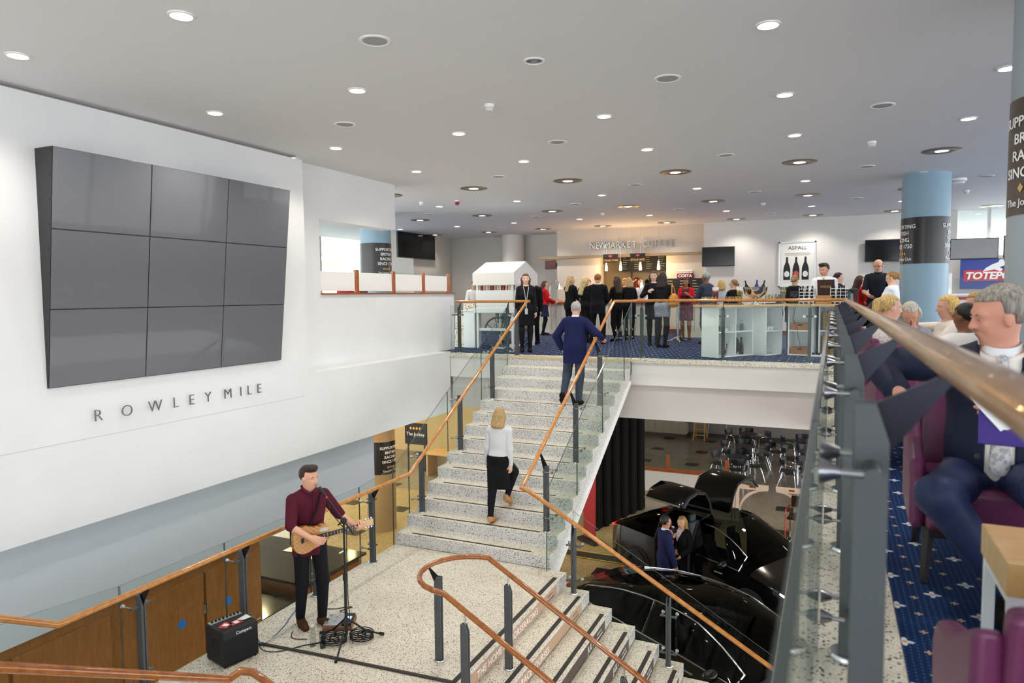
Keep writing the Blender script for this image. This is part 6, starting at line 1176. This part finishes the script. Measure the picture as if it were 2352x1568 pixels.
# --- on the stairs
zl = LZ
TWE = mat('tweed_white', '#d9dadb', .9); n = N(TWE); p_ = n.co((1, 1, 1)); xy_ = n('ShaderNodeSeparateXYZ', (p_,)).outputs
a_ = n.math('ABSOLUTE', n.math('SUBTRACT', n.math('FRACT', n.math('ADD', n.math('MULTIPLY', xy_[2], 48.), n.math('MULTIPLY', n.math('SINE', n.math('MULTIPLY', n.math('ADD', xy_[0], n.math('MULTIPLY', xy_[1], .7)), 260.)), .42))), .5)); n.out(n.ramp(a_, (.12, '#a3a6aa'), (.24, '#dcdddd')))
s1z = LZ+RS*2; Yb = 8.42+GO*1+.17
person('blonde woman in a patterned white jacket and black skirt climbing the stairs', (-4.35, Yb, s1z), 4, 1.67, 'f', '#dcae94', ('#a98c5c', 'bob', .15), [('jacket', '#d9dadb', {'hem': .07, 'mat': TWE, 'inf': .02}), ('skirt', '#101013', {'hem': -.44, 'flare': .125}), ('tights', '#15131a'), ('shoes', '#c08a58', {'heel': .05, 'any': 1})], {'hip': (.03, .06, .965), 'rf': (.09, .22, RS+.03), 'rp': -22, 'lf': (-.07, -.02, 0), 'rh': (.22, .05, .80), 'lh': (-.2, .12, .86), 'nod': 6, 'lean': 4}, .011)
s2z = LZ+RS*10; Yb = 8.42+GO*9+.16
person('grey-haired man in a navy blazer climbing the stairs with a hand on the rail', (-4.02, Yb, s2z), 2, 1.76, 'm', '#d9a68e', ('#a5a3a0', 'short'), [('jacket', '#1a2048', {'hem': -.26, 'inf': .034}), ('trousers', '#3a4250', {'rr': 1.2}), ('collar', '#eef0f6'), ('shoes', '#141416', {'any': 1})], {'hip': (0, .03, .97), 'rf': (.09, .0, 0), 'lf': (-.13, -.32, .0), 'lp': -62, 'lk': (-.2, 1, .1), 'rh': (.40, .30, 1.13), 'rhn': (0, 0, -1), 'lh': (-.27, .14, .95), 'le': (-1, -.4, -.2), 'lean': 7, 'nod': 10, 'belly': 1}, .0115)
# --- by the cars
T, q = person('dark-haired man in a navy suit and pink tie beside the open car', (-2.77, 12.85, FZ), -58, 1.76, 'm', '#c98f70', ('#2a2422', 'short'), [('shirt', '#cfdcf2'), ('trousers', '#1c2140'), ('jacket', '#222850', {'v': .2}), ('tie', '#e07890'), shoes(), ('collar', '#dfe8f6')], {'rh': (.25, .12, .84), 'lh': (-.2, .25, 1.0), 'turn': 12}, .013)
T, q = person('long-haired blonde woman in black holding a microphone to her mouth', (-2.52, 13.28, FZ), 150, 1.66, 'f', '#dba888', ('#b08a4e', 'long', .3), [('shirt', '#dcd8da', {}), ('jacket', '#101014', {'v': .2}), ('trousers', '#101014'), shoes()], {'rh': (.07, .20, 1.30), 'rhd': (-.3, -.1, 1), 'lh': (-.15, .2, 1.0), 'turn': 10}, .013)
m = thing('microphone', 'silver hand microphone held by the blonde woman beside the car', 'microphone', L2W(T, (.05, .21, 1.30))); G().lathe([(0, 0), (.012, 0), (.016, .13), (.012, .14)], 10).obj('handle', BLACK, m, smooth=1); G().ell((0, 0, .16), (.026, .026, .03), 10, 8).obj('grille', CHROME, m, smooth=2)
# ================= musician and his kit =================
T, q = person('man in a rolled-sleeve maroon shirt and black jeans playing guitar on the landing', (-5.20, 5.93, LZ), -118, 1.80, 'm', '#dba68a', ('#33201a', 'quiff'), [('shirt', '#4f1526', {'hem': -.16, 'slv': .98, 'inf': .02, 'neck': .548}), ('jeans', '#15151a'), ('shoes', '#4a2e1e', {})], {'rh': (.09, .305, 1.05), 're': (1, .12, -.25), 'rhd': (-.75, .45, -.3), 'rhn': (-.3, -1, 0), 'rc': .5, 'lh': (-.47, .195, 1.01), 'le': (-.6, -.1, -1), 'lhd': (-.1, .85, .42), 'lhn': (0, -.55, .85), 'lc': 1.0, 'turn': 22, 'nod': 3, 'rf': (.10, -.02, 0), 'lf': (-.10, .10, 0)}, .0085)
s = q['sp']; MAR = cloth('#5c1c2e')
for i in (1, -1): g = G(); g.tube([s(i*.012, .105, .515), s(i*.045, .075, .535), s(i*.07, .01, .555), s(i*.05, -.07, .565)], [.010, .016, .016, .014], 8); g.obj('collar_flap', MAR, T, smooth=1)
G().tube([s(0, .108, .50), s(0, .137, .40), s(0, .142, .25), s(0, .133, .05), s(0, .145, -.14)], .011, 6, flat=.4).obj('placket', MAR, T, smooth=1)
gt = thing('acoustic_guitar', 'small striped-wood acoustic guitar with an oval upper sound hole', 'guitar', L2W(T, (.05, .20, 1.05)), math.radians(-118))
ZEB = wood('zebra_wood', '#c08a4a', '#8a5424', .35, (2, 60, 2)); n = N(ZEB); n.out(n.ramp(n('ShaderNodeTexWave', {0: n.co((1, 1, 1)), 1: 22., 2: .8}, bands_direction='Z').outputs[0], (.2, '#8f5a2a'), (.6, '#cf9a58')))
ol = []
for x, w in ((.215, .0), (.21, .06), (.18, .115), (.12, .145), (.05, .14), (-.02, .115), (-.07, .105), (-.13, .12), (-.17, .11), (-.195, .06), (-.2, .0)): ol.append((x, w))
prof = ol+[(x, -w) for x, w in ol[-2:0:-1]]; prof = [((x, z) if not (z < -.02 and x < -.12) else (max(x, -.19), z*.55)) for x, z in prof]
sm_ = []
for i in range(len(prof)):
    p0, p1, p2, p3 = [np.array(prof[(i+j-1) % len(prof)]) for j in range(4)]
    for t_ in (0, .33, .66): sm_.append(tuple(.5*((2*p1)+(p2-p0)*t_+(2*p0-5*p1+4*p2-p3)*t_*t_+(3*p1-p0-3*p2+p3)*t_**3)))
prof = sm_; tl = math.radians(3); rotp = lambda x, z: (x*math.cos(tl)+z*math.sin(tl), -x*math.sin(tl)+z*math.cos(tl))
def gp3(x, z, d): a, b = rotp(x, z); return (a, d, b)
G().prism(prof, gp3, -.045, .035).obj('guitar_body', ZEB, gt, bev=.008)
g = G(); g.prism([(-.13+.055*math.cos(a)*1.0, .065+.022*math.sin(a)) for a in np.linspace(0, 2*PI, 17)[:-1]], gp3, .035, .037); g.obj('sound_hole', mat('hole_grey', '#b9bdb4', .4), gt)
g = G(); g.prism([(.10, -.02), (.13, -.02), (.13, .03), (.10, .03)], gp3, .035, .043); g.obj('bridge', BLACK, gt)
nk_ = G().prism([(-.05, -.024), (-.58, -.020), (-.58, .020), (-.05, .024)], gp3, .030, .052).obj('neck', mat('fretboard', '#2b1a14', .5), gt)
for k in range(13): x = -.07-.5*(1-2**(-k/12.))*1.6; g = G(); g.prism([(x, -.023), (x-.003, -.023), (x-.003, .023), (x, .023)], gp3, .052, .054); (g.obj('fret', CHROME, nk_) if x > -.57 else None)
hs = G().prism([(-.58, -.022), (-.60, -.032), (-.71, -.036), (-.71, .036), (-.60, .032), (-.58, .022)], gp3, .02, .036).obj('headstock', mat('headstock_maple', '#d6b184', .4), gt)
for k in range(3):
    for s in (-1, 1): a = gp3(-.615-.035*k, s*.05, .03); g = G(); g.ell(a, (.012, .008, .012), 8, 6); g.obj('tuning_peg', CHROME, hs)
for k in range(6): z = -.015+.006*k; g = G(); g.tube([gp3(.115, z, .046), gp3(-.58, z*.9, .056)], .0007, 4); g.obj('string', CHROME, gt)
s = q['sp']; tag(G().tube([L2W(T, v) for v in (s(.13, .17, .02), s(.08, .175, .2), s(-.02, .17, .36), s(-.10, .08, .50), s(-.11, -.05, .49), s(0, -.16, .3), s(.16, -.12, .08), s(.22, .05, .0))], .014, 8, flat=.5).obj('guitar_strap', cloth('#131318')), 'black guitar strap across the maroon shirt', 'strap')
mh = Vector(L2W(T, q['hd'](0, .125, -.055))); pt = Vector((-4.565, 5.73, -1.12)); base = Vector((-4.565, 5.73, LZ))
ms = thing('microphone_stand', 'black tripod boom microphone stand before the guitarist', 'stand', base)
G().cyl((0, 0, .18), (0, 0, 1.32), .011, n=10).obj('pole', BLACK, ms, smooth=1); G().cyl((0, 0, .10), (0, 0, .72), .016, n=10).obj('lower_pole', BLACK, ms, smooth=1); G().cyl((0, 0, .68), (0, 0, .75), .024, n=10).obj('clutch', BLACK, ms, smooth=1)
for a in (.9, 3.0, 5.1): G().tube([(0, 0, .28), (.2*math.cos(a), .2*math.sin(a), .10), (.38*math.cos(a), .38*math.sin(a), .012)], .010, 8).obj('tripod_leg', BLACK, ms, smooth=1); G().cyl((.35*math.cos(a), .35*math.sin(a), .03), (.4*math.cos(a), .4*math.sin(a), .012), .016, n=8).obj('rubber_foot', RUBBER, ms)
d = (mh-pt); be = pt+d*.72; bs = pt-d*.35
G().tube([bs-base, be-base], .010, 8).obj('boom', BLACK, ms, smooth=1); G().ell(pt-base, (.035, .035, .035), 10, 8).obj('boom_joint', BLACK, ms, smooth=2); G().tube([pt-base, pt-base+Vector((-.06, -.02, -.05))], .008, 6).obj('wing_nut', BLACK, ms); G().tube([(0, 0, 1.0), (-.05, -.02, .97)], .008, 6).obj('clip', PLAST, ms)
mc = thing('microphone', 'black vocal microphone with a silver grille at the guitarist\'s mouth', 'microphone', mh); u = (-d).normalized(); G().tube([u*.045, u*.2], [.02, .014], 12).obj('handle', BLACK, mc, smooth=1); G().ell(u*.02, (.026, .026, .026), 12, 10).obj('grille', mat('mic_grille', '#9b9da0', .35, .8), mc, smooth=2); G().tube([u*.2, u*.225], .011, 8).obj('plug', mat('plug_red', '#c0303c', .4), mc)
e0 = mh+u*.225; tag(G().tube([e0, e0+Vector((.03, -.01, -.04)), e0+Vector((.03, 0, -.14)), pt+Vector((.05, -.02, -.1)), pt+Vector((.05, -.03, -.5)), pt+Vector((.07, -.05, -.8)), pt+Vector((.1, -.05, -1.15)), pt+Vector((.08, .0, -1.30))], .0045, 6).obj('microphone_cable', RUBBER, smooth=1), 'thin black cable running down the microphone stand', 'cable')
am = thing('guitar_amplifier', 'black tolex guitar amplifier with a slotted handle on the landing', 'amplifier', (-5.46, 5.05, LZ), math.radians(-14)); TOL = mat('tolex_black', '#1b1b1e', .75); G().box(-.165, -.19, .012, .165, .19, .36).obj('cabinet', TOL, am, bev=.012); G().box(.166, -.18, .02, .170, .18, .28).obj('grille_cloth', mat('grille_black', '#121214', .9), am)
G().box(-.06, -.194, .12, .06, -.189, .27).obj('handle_recess', BLACK, am); G().box(-.02, -.20, .13, .0, -.19, .26).obj('handle', RUBBER, am); G().box(-.16, -.17, .36, -.10, .17, .366).obj('control_panel', mat('panel_silver', '#b9bab8', .35, .5), am)
for k in range(8): G().cyl((-.13, -.14+.04*k, .366), (-.13, -.14+.04*k, .384), .012, n=10).obj('knob', BLACK, am)
for k in range(4): G().cyl((-.14+.28*(k % 2), -.16+.32*(k//2), 0), (-.14+.28*(k % 2), -.16+.32*(k//2), .014), .018, n=10).obj('foot', RUBBER, am)
text('Compact', 'lettering', LETW, .045, (.168, .03, .30), (0, 1, 0), (0, 0, 1), am, ext=.001)
for k, (x, y, a) in enumerate(((.02, -.08, .3), (.04, .02, -.2))):
    w = L2W(am, (x, y, .361)); t = thing('leaflet', ('red and white card lying on the amplifier top' if k else 'red card with white print at the amplifier edge'), 'card', w, a); G().box(-.045, -.06, 0, .045, .06, .004).obj('card', mat('leaflet_red', '#c23a3c', .5), t); G().box(-.03, -.02, .004, .03, .03, .0045).obj('print', LETW, t)
t = thing('paper_sheet', 'crumpled white paper on the amplifier top', 'paper', L2W(am, (.02, .12, .361))); G().add([(-.04, -.06, .002), (.04, -.05, .012), (.05, .05, .004), (-.03, .06, .014), (0, 0, .02)], [(0, 1, 4), (1, 2, 4), (2, 3, 4), (3, 0, 4)]).obj('page', LETW, t); G().box(-.02, -.03, 0, .02, .03, .003).obj('fold', PLAST, t)
tag(G().tube([(-5.40, 5.35, LZ+.012), (-4.6, 5.42, LZ+.012), (-3.17, 5.52, LZ+.012)], .02, 8, flat=.5).obj('cable_trunking', mat('trunk_brown', '#2e2622', .6), smooth=1), 'dark rubber cable trunking laid across the landing', 'cable cover')
pb = thing('pedal_board', 'silver effects pedal board with a lit display beside the stand', 'effects pedal', (-4.86, 6.05, LZ), math.radians(25)); G().box(-.2, -.14, 0, .12, .14, .05).obj('board', mat('pedal_wood', '#8a5a34', .5), pb, bev=.008); G().box(-.19, -.13, .05, .0, .13, .07).obj('plate', mat('pedal_silver', '#b4b8bc', .35, .6), pb, bev=.005); G().box(.01, -.13, .05, .11, .13, .08).obj('unit', BLACK, pb, bev=.005); G().box(.03, -.05, .08, .09, .04, .082).obj('display', mat('pedal_screen', '#7fa8ff', .3, emit='#8fb4ff', es=1.5), pb)
for k in range(5): G().cyl((-.15+.07*(k % 2), -.09+.045*k, .07), (-.15+.07*(k % 2), -.09+.045*k, .085), .012, n=8).obj('switch', CHROME, pb)
random.seed(5)
for k, (cx, cy, r0) in enumerate(((-4.72, 5.72, .16), (-4.50, 5.90, .15))):
    pts = []
    for i in range(90): a = i*.55; r = r0*(.65+.35*math.sin(i*.37)); pts.append((cx+r*math.cos(a), cy+r*.9*math.sin(a), LZ+.008+.0006*i))
    tag(G().tube(pts, .006, 6).obj('coiled_cable', RUBBER, smooth=1), ('loose coil of black cable beside the water bottle' if k == 0 else 'loose coil of black cable under the tripod leg'), 'cable')
for pts, lb, m_ in (([(-5.3, 5.2, LZ+.3), (-5.26, 5.22, LZ+.05), (-5.1, 5.3, LZ+.008), (-4.95, 5.5, LZ+.008), (-4.85, 5.6, LZ+.008), (-4.75, 5.7, LZ+.01)], 'black cable looping from the amplifier to the coil', RUBBER), ([(-5.32, 5.22, LZ+.2), (-5.35, 5.35, LZ+.01), (-5.42, 5.7, LZ+.008), (-5.55, 6.0, LZ+.01), (-5.60, 6.15, LZ+.02)], 'blue mains cable from the amplifier to the floor socket', mat('cable_blue', '#2a5aa8', .5)), ([(-5.34, 6.05, LZ+1.02), (-5.46, 6.05, LZ+.9), (-5.5, 6.1, LZ+.3), (-5.42, 6.0, LZ+.01), (-5.2, 5.6, LZ+.008), (-5.0, 5.62, LZ+.01)], 'black instrument cable dropping from the guitar', RUBBER), ([(-4.95, 6.2, LZ+.06), (-5.1, 6.3, LZ+.01), (-5.05, 6.45, LZ+.008), (-5.25, 6.3, LZ+.008), (-5.4, 6.35, LZ+.01)], 'thin black cable curling behind the pedal board', RUBBER)):
    P = [Vector(p) for p in pts]; S2 = []
    for i in range(len(P)-1):
        p0, p1, p2, p3 = P[max(0, i-1)], P[i], P[i+1], P[min(len(P)-1, i+2)]
        for t_ in np.arange(0, 1, .2): S2.append(.5*((2*p1)+(p2-p0)*t_+(2*p0-5*p1+4*p2-p3)*t_*t_+(3*p1-p0-3*p2+p3)*t_**3))
    tag(G().tube(S2+[P[-1]], .005, 6).obj('cable', m_, smooth=1), lb, 'cable')
t = thing('floor_socket', 'white floor power socket with a black plug', 'socket', (-5.62, 6.2, LZ)); G().box(-.04, -.06, 0, .04, .06, .03).obj('block', PLAST, t, bev=.006); G().box(-.025, -.03, .03, .025, .02, .08).obj('plug', RUBBER, t, bev=.006)
t = thing('water_bottle', 'clear plastic water bottle by the guitarist\'s feet', 'bottle', (-4.86, 5.55, LZ)); G().lathe([(0, 0), (.032, 0), (.033, .13), (.028, .16), (.013, .19), (.013, .21)], 14).obj('bottle', CLEAR, t, smooth=1); G().lathe([(.015, .205), (.015, .225), (0, .225)], 12).obj('cap', PLAST, t, smooth=1); 
t = thing('tumbler', 'clear drinking glass beside the water bottle', 'glass', (-4.74, 5.56, LZ)); G().lathe([(0, 0), (.03, 0), (.036, .13), (.033, .13), (.028, .008), (0, .008)], 14).obj('glass', CLEAR, t, smooth=1); G().lathe([(0, .01), (.029, .01), (.03, .04), (0, .04)], 12).obj('water', CLEAR, t, smooth=1)
# ================= lounge beside the rail =================
LEA = mat('plum_leather', '#6b2c52', .38); n = N(LEA); n.out(bump=n('ShaderNodeTexNoise', {0: n.co(), 2: 120.}).outputs[0], bs=.15)
LEGW = mat('dark_beech', '#1d1210', .4)
def tub(x, y, rz, label, k=1.):
    t = thing('tub_armchair', label, 'armchair', (x, y, 0), math.radians(rz), None); t.scale = (.85, .88, 1)
    G().box(-.30, -.26, .22, .30, .30, .41).obj('seat', LEA, t, bev=.035)
    g = G(); rg = []
    for z, b0, b1 in ((.24, -.34, -.24), (.45, -.36, -.25), (.65, -.39, -.29), (.80, -.42, -.335)): rg.append([(-.31, b0, z), (.31, b0, z), (.31, b1, z), (-.31, b1, z)])
    g.loft(rg); g.obj('backrest', LEA, t, bev=.03)
    for s in (-1, 1):
        g = G(); g.prism([(-.33, .22), (.27, .22), (.29, .42), (.22, .50), (-.05, .58), (-.28, .70), (-.37, .74)], lambda a, b, d: (d, a, b), s*.30, s*.37); g.obj('side_wing', LEA, t, bev=.03)
        for yy, f in ((.24, .04), (-.26, -.06)): G().tube([(s*.28, yy, .24), (s*.30, yy+f, 0)], [.028, .018], 4).obj('leg', LEGW, t)
    G().box(-.28, -.26, .19, .28, .27, .23).obj('frame_rail', LEGW, t)
    return t
tub(.63, 3.50, 178, 'plum leather tub armchair the suited man sits in')
tub(.55, 5.55, 8, 'empty plum tub armchair with its back to the suited man')
tub(.54, 6.45, 0, 'empty plum tub armchair in front of the grey-haired woman')
tub(1.14, 6.45, 5, 'plum tub armchair under the woman with braided hair')
tub(.70, 7.78, 178, 'plum tub armchair under the grey-haired woman')
tub(.57, 8.9, -30, 'plum tub armchair under the dark-haired woman by the rail')
tub(.57, 7.12, -70, 'plum tub armchair under the woman in white lace')
tub(1.18, 8.0, 85, 'plum tub armchair under the blonde woman with a fringe')
tub(.565, 1.80, 0, 'low plum tub armchair pulled up to the oak side table').scale = (.85, .80, .78)
t = thing('side_table', 'thick pale oak side table on a white steel frame by the armchairs', 'table', (.74, 2.32, 0)); G().box(.425, 2.13, .41, 1.05, 2.47, .50).obj('table_top', OAK, t, world=True, bev=.003); WS = mat('white_steel', '#e8e9ea', .4)
for x in (.445, 1.03):
    for y in (2.15, 2.45): G().box(x-.014, y-.014, 0, x+.014, y+.014, .385).obj('leg', WS, t, world=True)
for y in (2.15, 2.45): G().box(.431, y-.014, .385, 1.044, y+.014, .41).obj('frame_rail', WS, t, world=True)
for x in (.445, 1.03): G().box(x-.014, 2.164, .385, x+.014, 2.436, .41).obj('frame_rail', WS, t, world=True)
t = thing('low_table', 'round white low table among the seated women', 'table', (.80, 7.05, 0)); G().lathe([(0, .62), (.26, .62), (.26, .60), (0, .60)], 26).obj('table_top', WHITEG, t, smooth=1); G().cyl((0, 0, .02), (0, 0, .6), .03, n=12).obj('pole', CHROME, t, smooth=1); G().lathe([(0, .02), (.2, .02), (.21, 0)], 22).obj('base', CHROME, t, smooth=1)
SIT = {'sit': True, 'hip': (0, -.05, .50), 'rf': (.12, .42, 0), 'lf': (-.12, .42, 0)}
LACE = mat('white_lace', '#e9e3dc', .8); n = N(LACE); n.out(n.ramp(n('ShaderNodeTexVoronoi', {'Vector': n.co(), 'Scale': 60.}).outputs[0], (.2, '#c9b4a6'), (.45, '#f0ece8')))
T, q = person('grey-bobbed woman in a grey top drinking through a straw', (.68, 7.62, 0), 176, 1.60, 'f', '#d49a80', ('#b9b3a4', 'bob', .07), [('top', '#8e929c'), ('trousers', '#3a3f4a'), shoes()], {**SIT, 'hip': (0, -.08, .44), 'nod': 24, 'lean': 14, 'rh': (.10, .34, .80), 'lh': (-.10, .34, .78), 'rhd': (-.5, .3, .8)}, .0095)
p = L2W(T, (0, .37, .74)); t = thing('iced_drink', 'iced drink with a dark straw held by the grey-bobbed woman', 'drink', p); G().lathe([(0, 0), (.028, 0), (.036, .13), (.034, .13), (0, .01)], 12).obj('tumbler', CLEAR, t, smooth=1); G().tube([(0, 0, .02), (.0, -.02, .2)], .004, 6).obj('straw', BLACK, t); G().lathe([(0, .01), (.03, .01), (.033, .09), (0, .09)], 10).obj('drink', mat('pink_drink', '#d88a80', .2), t, smooth=1)
person('woman in white lace with a long blonde ponytail turned from the rail', (.50, 7.04, 0), -62, 1.66, 'f', '#e0ab98', ('#c9a86a', 'pony', .22), [('top', '#e9e3dc', {'slv': .9, 'mat': LACE}), ('trousers', '#4a5468'), shoes()], {**SIT, 'hip': (0, -.06, .45), 'turn': -8, 'rh': (.15, .4, .62), 'lh': (-.15, .4, .62)}, .0095)
person('dark-haired woman looking down beyond the blonde ponytail', (.50, 8.75, 0), -110, 1.58, 'f', '#b98a6a', ('#17110f', 'long', .2), [('top', '#18181c'), ('trousers', '#18181c'), shoes()], {**SIT, 'hip': (0, -.06, .44), 'nod': 20, 'rh': (.15, .4, .62), 'lh': (-.15, .4, .62)}, .011)
person('blonde woman with a fringe resting her chin on her hand', (.98, 7.85, 0), 100, 1.62, 'f', '#d9a58c', ('#d3b06a', 'bob', .1), [('top', '#e6ddd0', {'slv': 1.2}), ('trousers', '#26282e'), shoes()], {**SIT, 'hip': (0, -.06, .47), 'rh': (.06, .24, .98), 'rhd': (-.2, .1, 1), 'lh': (-.15, .36, .70), 'nod': 6}, .0095)
person('woman with a streaked blonde bob behind the braided hair', (1.25, 8.1, 0), 84, 1.66, 'f', '#d9a58c', ('#a8854c', 'bob', .06), [('top', '#2a3140'), ('trousers', '#26282e'), shoes()], {**SIT, 'hip': (0, -.06, .47), 'nod': 10, 'rh': (.15, .4, .62), 'lh': (-.15, .4, .62)}, .011)
T, q = person('woman with dark braided hair in a white blouse seen from behind', (.97, 6.62, 0), 14, 1.60, 'f', '#7a4e38', ('#191213', 'bun'), [('top', '#ece9e4', {'inf': .02}), ('trousers', '#26282e'), shoes()], {**SIT, 'hip': (0, -.06, .42), 'turn': 30, 'nod': 10, 'rh': (.15, .4, .62), 'lh': (-.15, .4, .62)}, .0095)
tag(G().lathe([(.018, -.006), (.024, 0), (.018, .006)], 12, L2W(T, q['hd'](0, -.16, -.04))).obj('hair_tie', PLAST, smooth=1), 'white hair tie at the end of the dark braid', 'hair tie')
# --- the suited man in the near armchair
TIEM = mat('paisley_tie', '#a8a8b4', .5); n = N(TIEM); n.out(n.ramp(n('ShaderNodeTexVoronoi', {'Vector': n.co(), 'Scale': 55.}).outputs[0], (.15, '#c8a858'), (.35, '#8f98b4'), (.6, '#cfc9c4')))
NAVY = mat('navy_wool', '#161c34', .7, spec=.3)
T, q = person('greying man in a navy suit and patterned tie turning aside in the armchair', (.635, 3.42, 0), 172, 1.72, 'm', '#d79a82', ('#8b8378', 'short'), [('shirt', '#efe8e0', {'inf': .014}), ('trousers', '#1f2b52', {'rr': 1.22, 'mat': mat('navy_trousers', '#1e2a50', .55, spec=.4)}), ('jacket', '#161c34', {'v': .30, 'inf': .03, 'mat': NAVY, 'slv': 1.9, 'hem': -.10, 'open': .05}), ('shoes', '#15110f', {'any': 1}), ('tie', '#a8a8b4', {'mat': TIEM}), ('collar', '#f4f4f6')],
    {'sit': True, 'hip': (0, -.05, .455), 'rf': (-.04, .40, 0), 'lf': (-.22, .5, 0), 'rk': (.35, 1, .1), 'rh': (.36, .20, .80), 're': (1, -.5, .25), 'rc': .7, 'lh': (-.06, .40, .80), 'le': (-1, -.3, -.5), 'lhd': (.9, .25, -.15), 'lhn': (0, -1, .3), 'lc': .5, 'turn': -70, 'nod': 10, 'lean': 6, 'belly': 1}, .0062)
s = q['sp']; 
for z in (.12, .02): G().lathe([(0, .004), (.011, .004), (.011, 0)], 12, s(.075, .205-.02*(z < .1), z), 'y').obj('button', mat('horn_button', '#2a211c', .3), T)
p = Vector(L2W(T, (-.01, .44, .72))); bk = thing('race_booklet', 'purple booklet with white pages held by the suited man', 'booklet', p, math.radians(172)); g = G(); g.cbox((0, 0, 0), (.09, .008, .075), mx=Matrix.Rotation(.35, 3, 'X')); g.obj('cover', mat('booklet_purple', '#3a2080', .4), bk)
for k, (dx, a) in enumerate(((.04, .5), (.055, .7))): g = G(); g.cbox((dx, .012+.004*k, .05), (.022, .002, .075), mx=Matrix.Rotation(a, 3, 'Y')); g.obj('page', LETW, bk)
t = thing('wristwatch', 'steel wristwatch on the suited man\'s sleeve', 'watch', L2W(T, tuple(q['arm'][-1][2]))); G().lathe([(.034, -.008), (.036, 0), (.034, .008)], 18).obj('strap', CHROME, t, smooth=1); G().lathe([(0, .004), (.016, .004), (.017, 0)], 14, (0, .036, 0), 'y').obj('dial', LETW, t)
